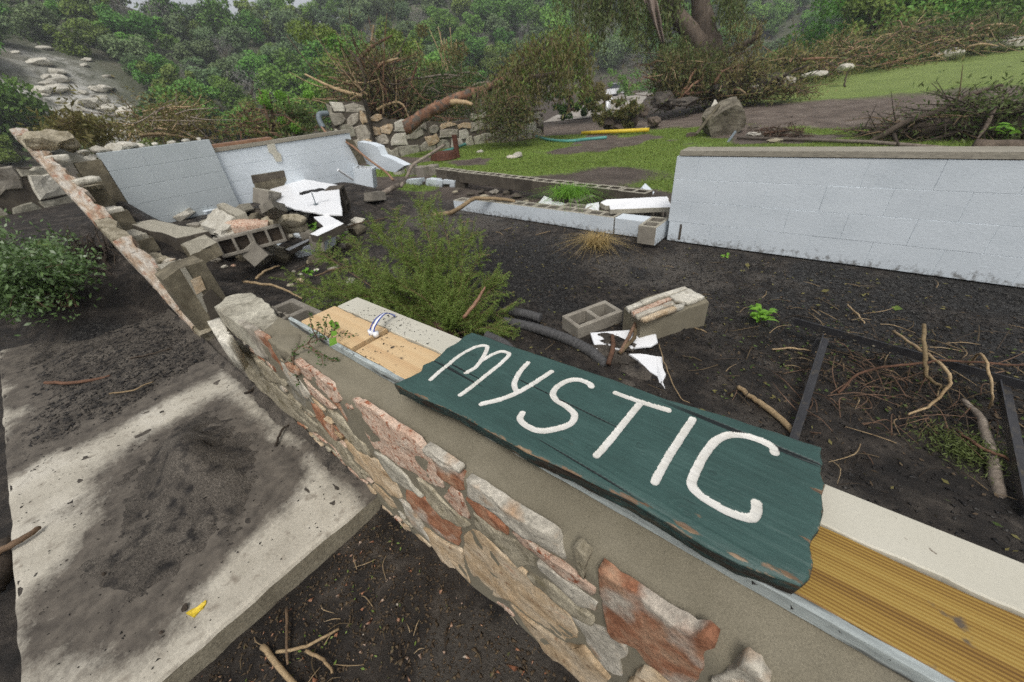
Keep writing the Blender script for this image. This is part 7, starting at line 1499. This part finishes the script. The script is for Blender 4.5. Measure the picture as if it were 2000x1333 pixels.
tries = 0
while sum(count.values()) < 660 and tries < 30000:
    tries += 1
    az = rr.uniform(-97, 13); rb = float(hill_base(az)); u = rr.random() ** 1.25; rad = rb + 5 + u * rb * 1.12
    x, y = rad * math.sin(math.radians(az)), rad * math.cos(math.radians(az)); s = rr.uniform(1.5, 2.7) * (1 + .25 * (rad > 80))
    cl = (az + 82.8) ** 2 / 22 + (rad - 55) ** 2 / 170
    if cl < 1 and rr.random() < .8: continue
    if any((x - a) ** 2 + (y - b) ** 2 < (.52 * (s + c)) ** 2 for a, b, c in placed): continue
    low = u < .28; kd = 'dead' if rr.random() < .10 else ('green' if rr.random() < (.85 if low else .45) else 'grey')
    if kd == 'green' and rr.random() < .16: kd = 'lime'
    if count['green'] >= 295 and kd == 'green': kd = 'grey'
    placed.append((x, y, s)); place_tree(kd, x, y, s * (1.15 if kd == 'green' and low else 1.0))
print('hill trees', count, tries)
for k in range(80):
    az = -82.8 + rr.normal() * 2.6; rad = 56 + rr.normal() * 6; x, y = rad * math.sin(math.radians(az)), rad * math.cos(math.radians(az)); s = abs(rr.normal()) * .35 + .2
    V_, F_ = rock((x, y, hz(x, y) + s * .1), (s * 1.6, s * 1.2, s * .6), 500 + k, sub=2); tag(add('limestone_boulder', V_, F_, M['limestone']), 'pale limestone boulder in the bare scree of the hillside', 'rock', 'boulders in the hillside scree')
# undergrowth between the trees
n = 26000; az = rr.uniform(-98, 14, n); rb = hill_base(az); rad = rb + 2 + rr.random(n) * rb * 1.15; x, y = rad * np.sin(np.radians(az)), rad * np.cos(np.radians(az))
k_ = (fbm(x / 7, y / 7, 0, 3, 3) > -.15) & (((az + 82.8) ** 2 / 22 + (rad - 55) ** 2 / 170) > 1.1); x, y = x[k_], y[k_]
V_, F_ = leaf_quads(np.stack([x, y, hgt(x, y) + rr.uniform(0, 1.1, len(x))], 1), .5, .6, rng=rr); tag(add('undergrowth', V_, F_, M['scrub_dark']), 'low scrub between the trees of the hillside', kind='stuff')

# ================================================================== air of the valley
HZ_TOP = float(GZ.max()) + 12
me = bpy.data.meshes.new('haze'); bm = bmesh.new(); bmesh.ops.create_cube(bm, size=1); bm.to_mesh(me); bm.free()
hazeo = bpy.data.objects.new('haze', me); COL.objects.link(hazeo)
HZ_BOT = float(GZ.min()) - 1.0; hazeo.scale = (500, 460, HZ_TOP - HZ_BOT); hazeo.location = (-30, 120, (HZ_TOP + HZ_BOT) / 2)
hm = bpy.data.materials.new('haze'); hm.use_nodes = True; hn = hm.node_tree.nodes; hn.remove(hn['Principled BSDF'])
vo = hn.new('ShaderNodeVolumePrincipled'); vo.inputs['Color'].default_value = (.92, .95, 1, 1); vo.inputs['Density'].default_value = .0015; vo.inputs['Anisotropy'].default_value = .2
hm.node_tree.links.new(vo.outputs[0], hn['Material Output'].inputs['Volume']); me.materials.append(hm)
tag(hazeo, 'thin humid haze in the valley', kind='stuff'); print('haze top', HZ_TOP, GZ.min())
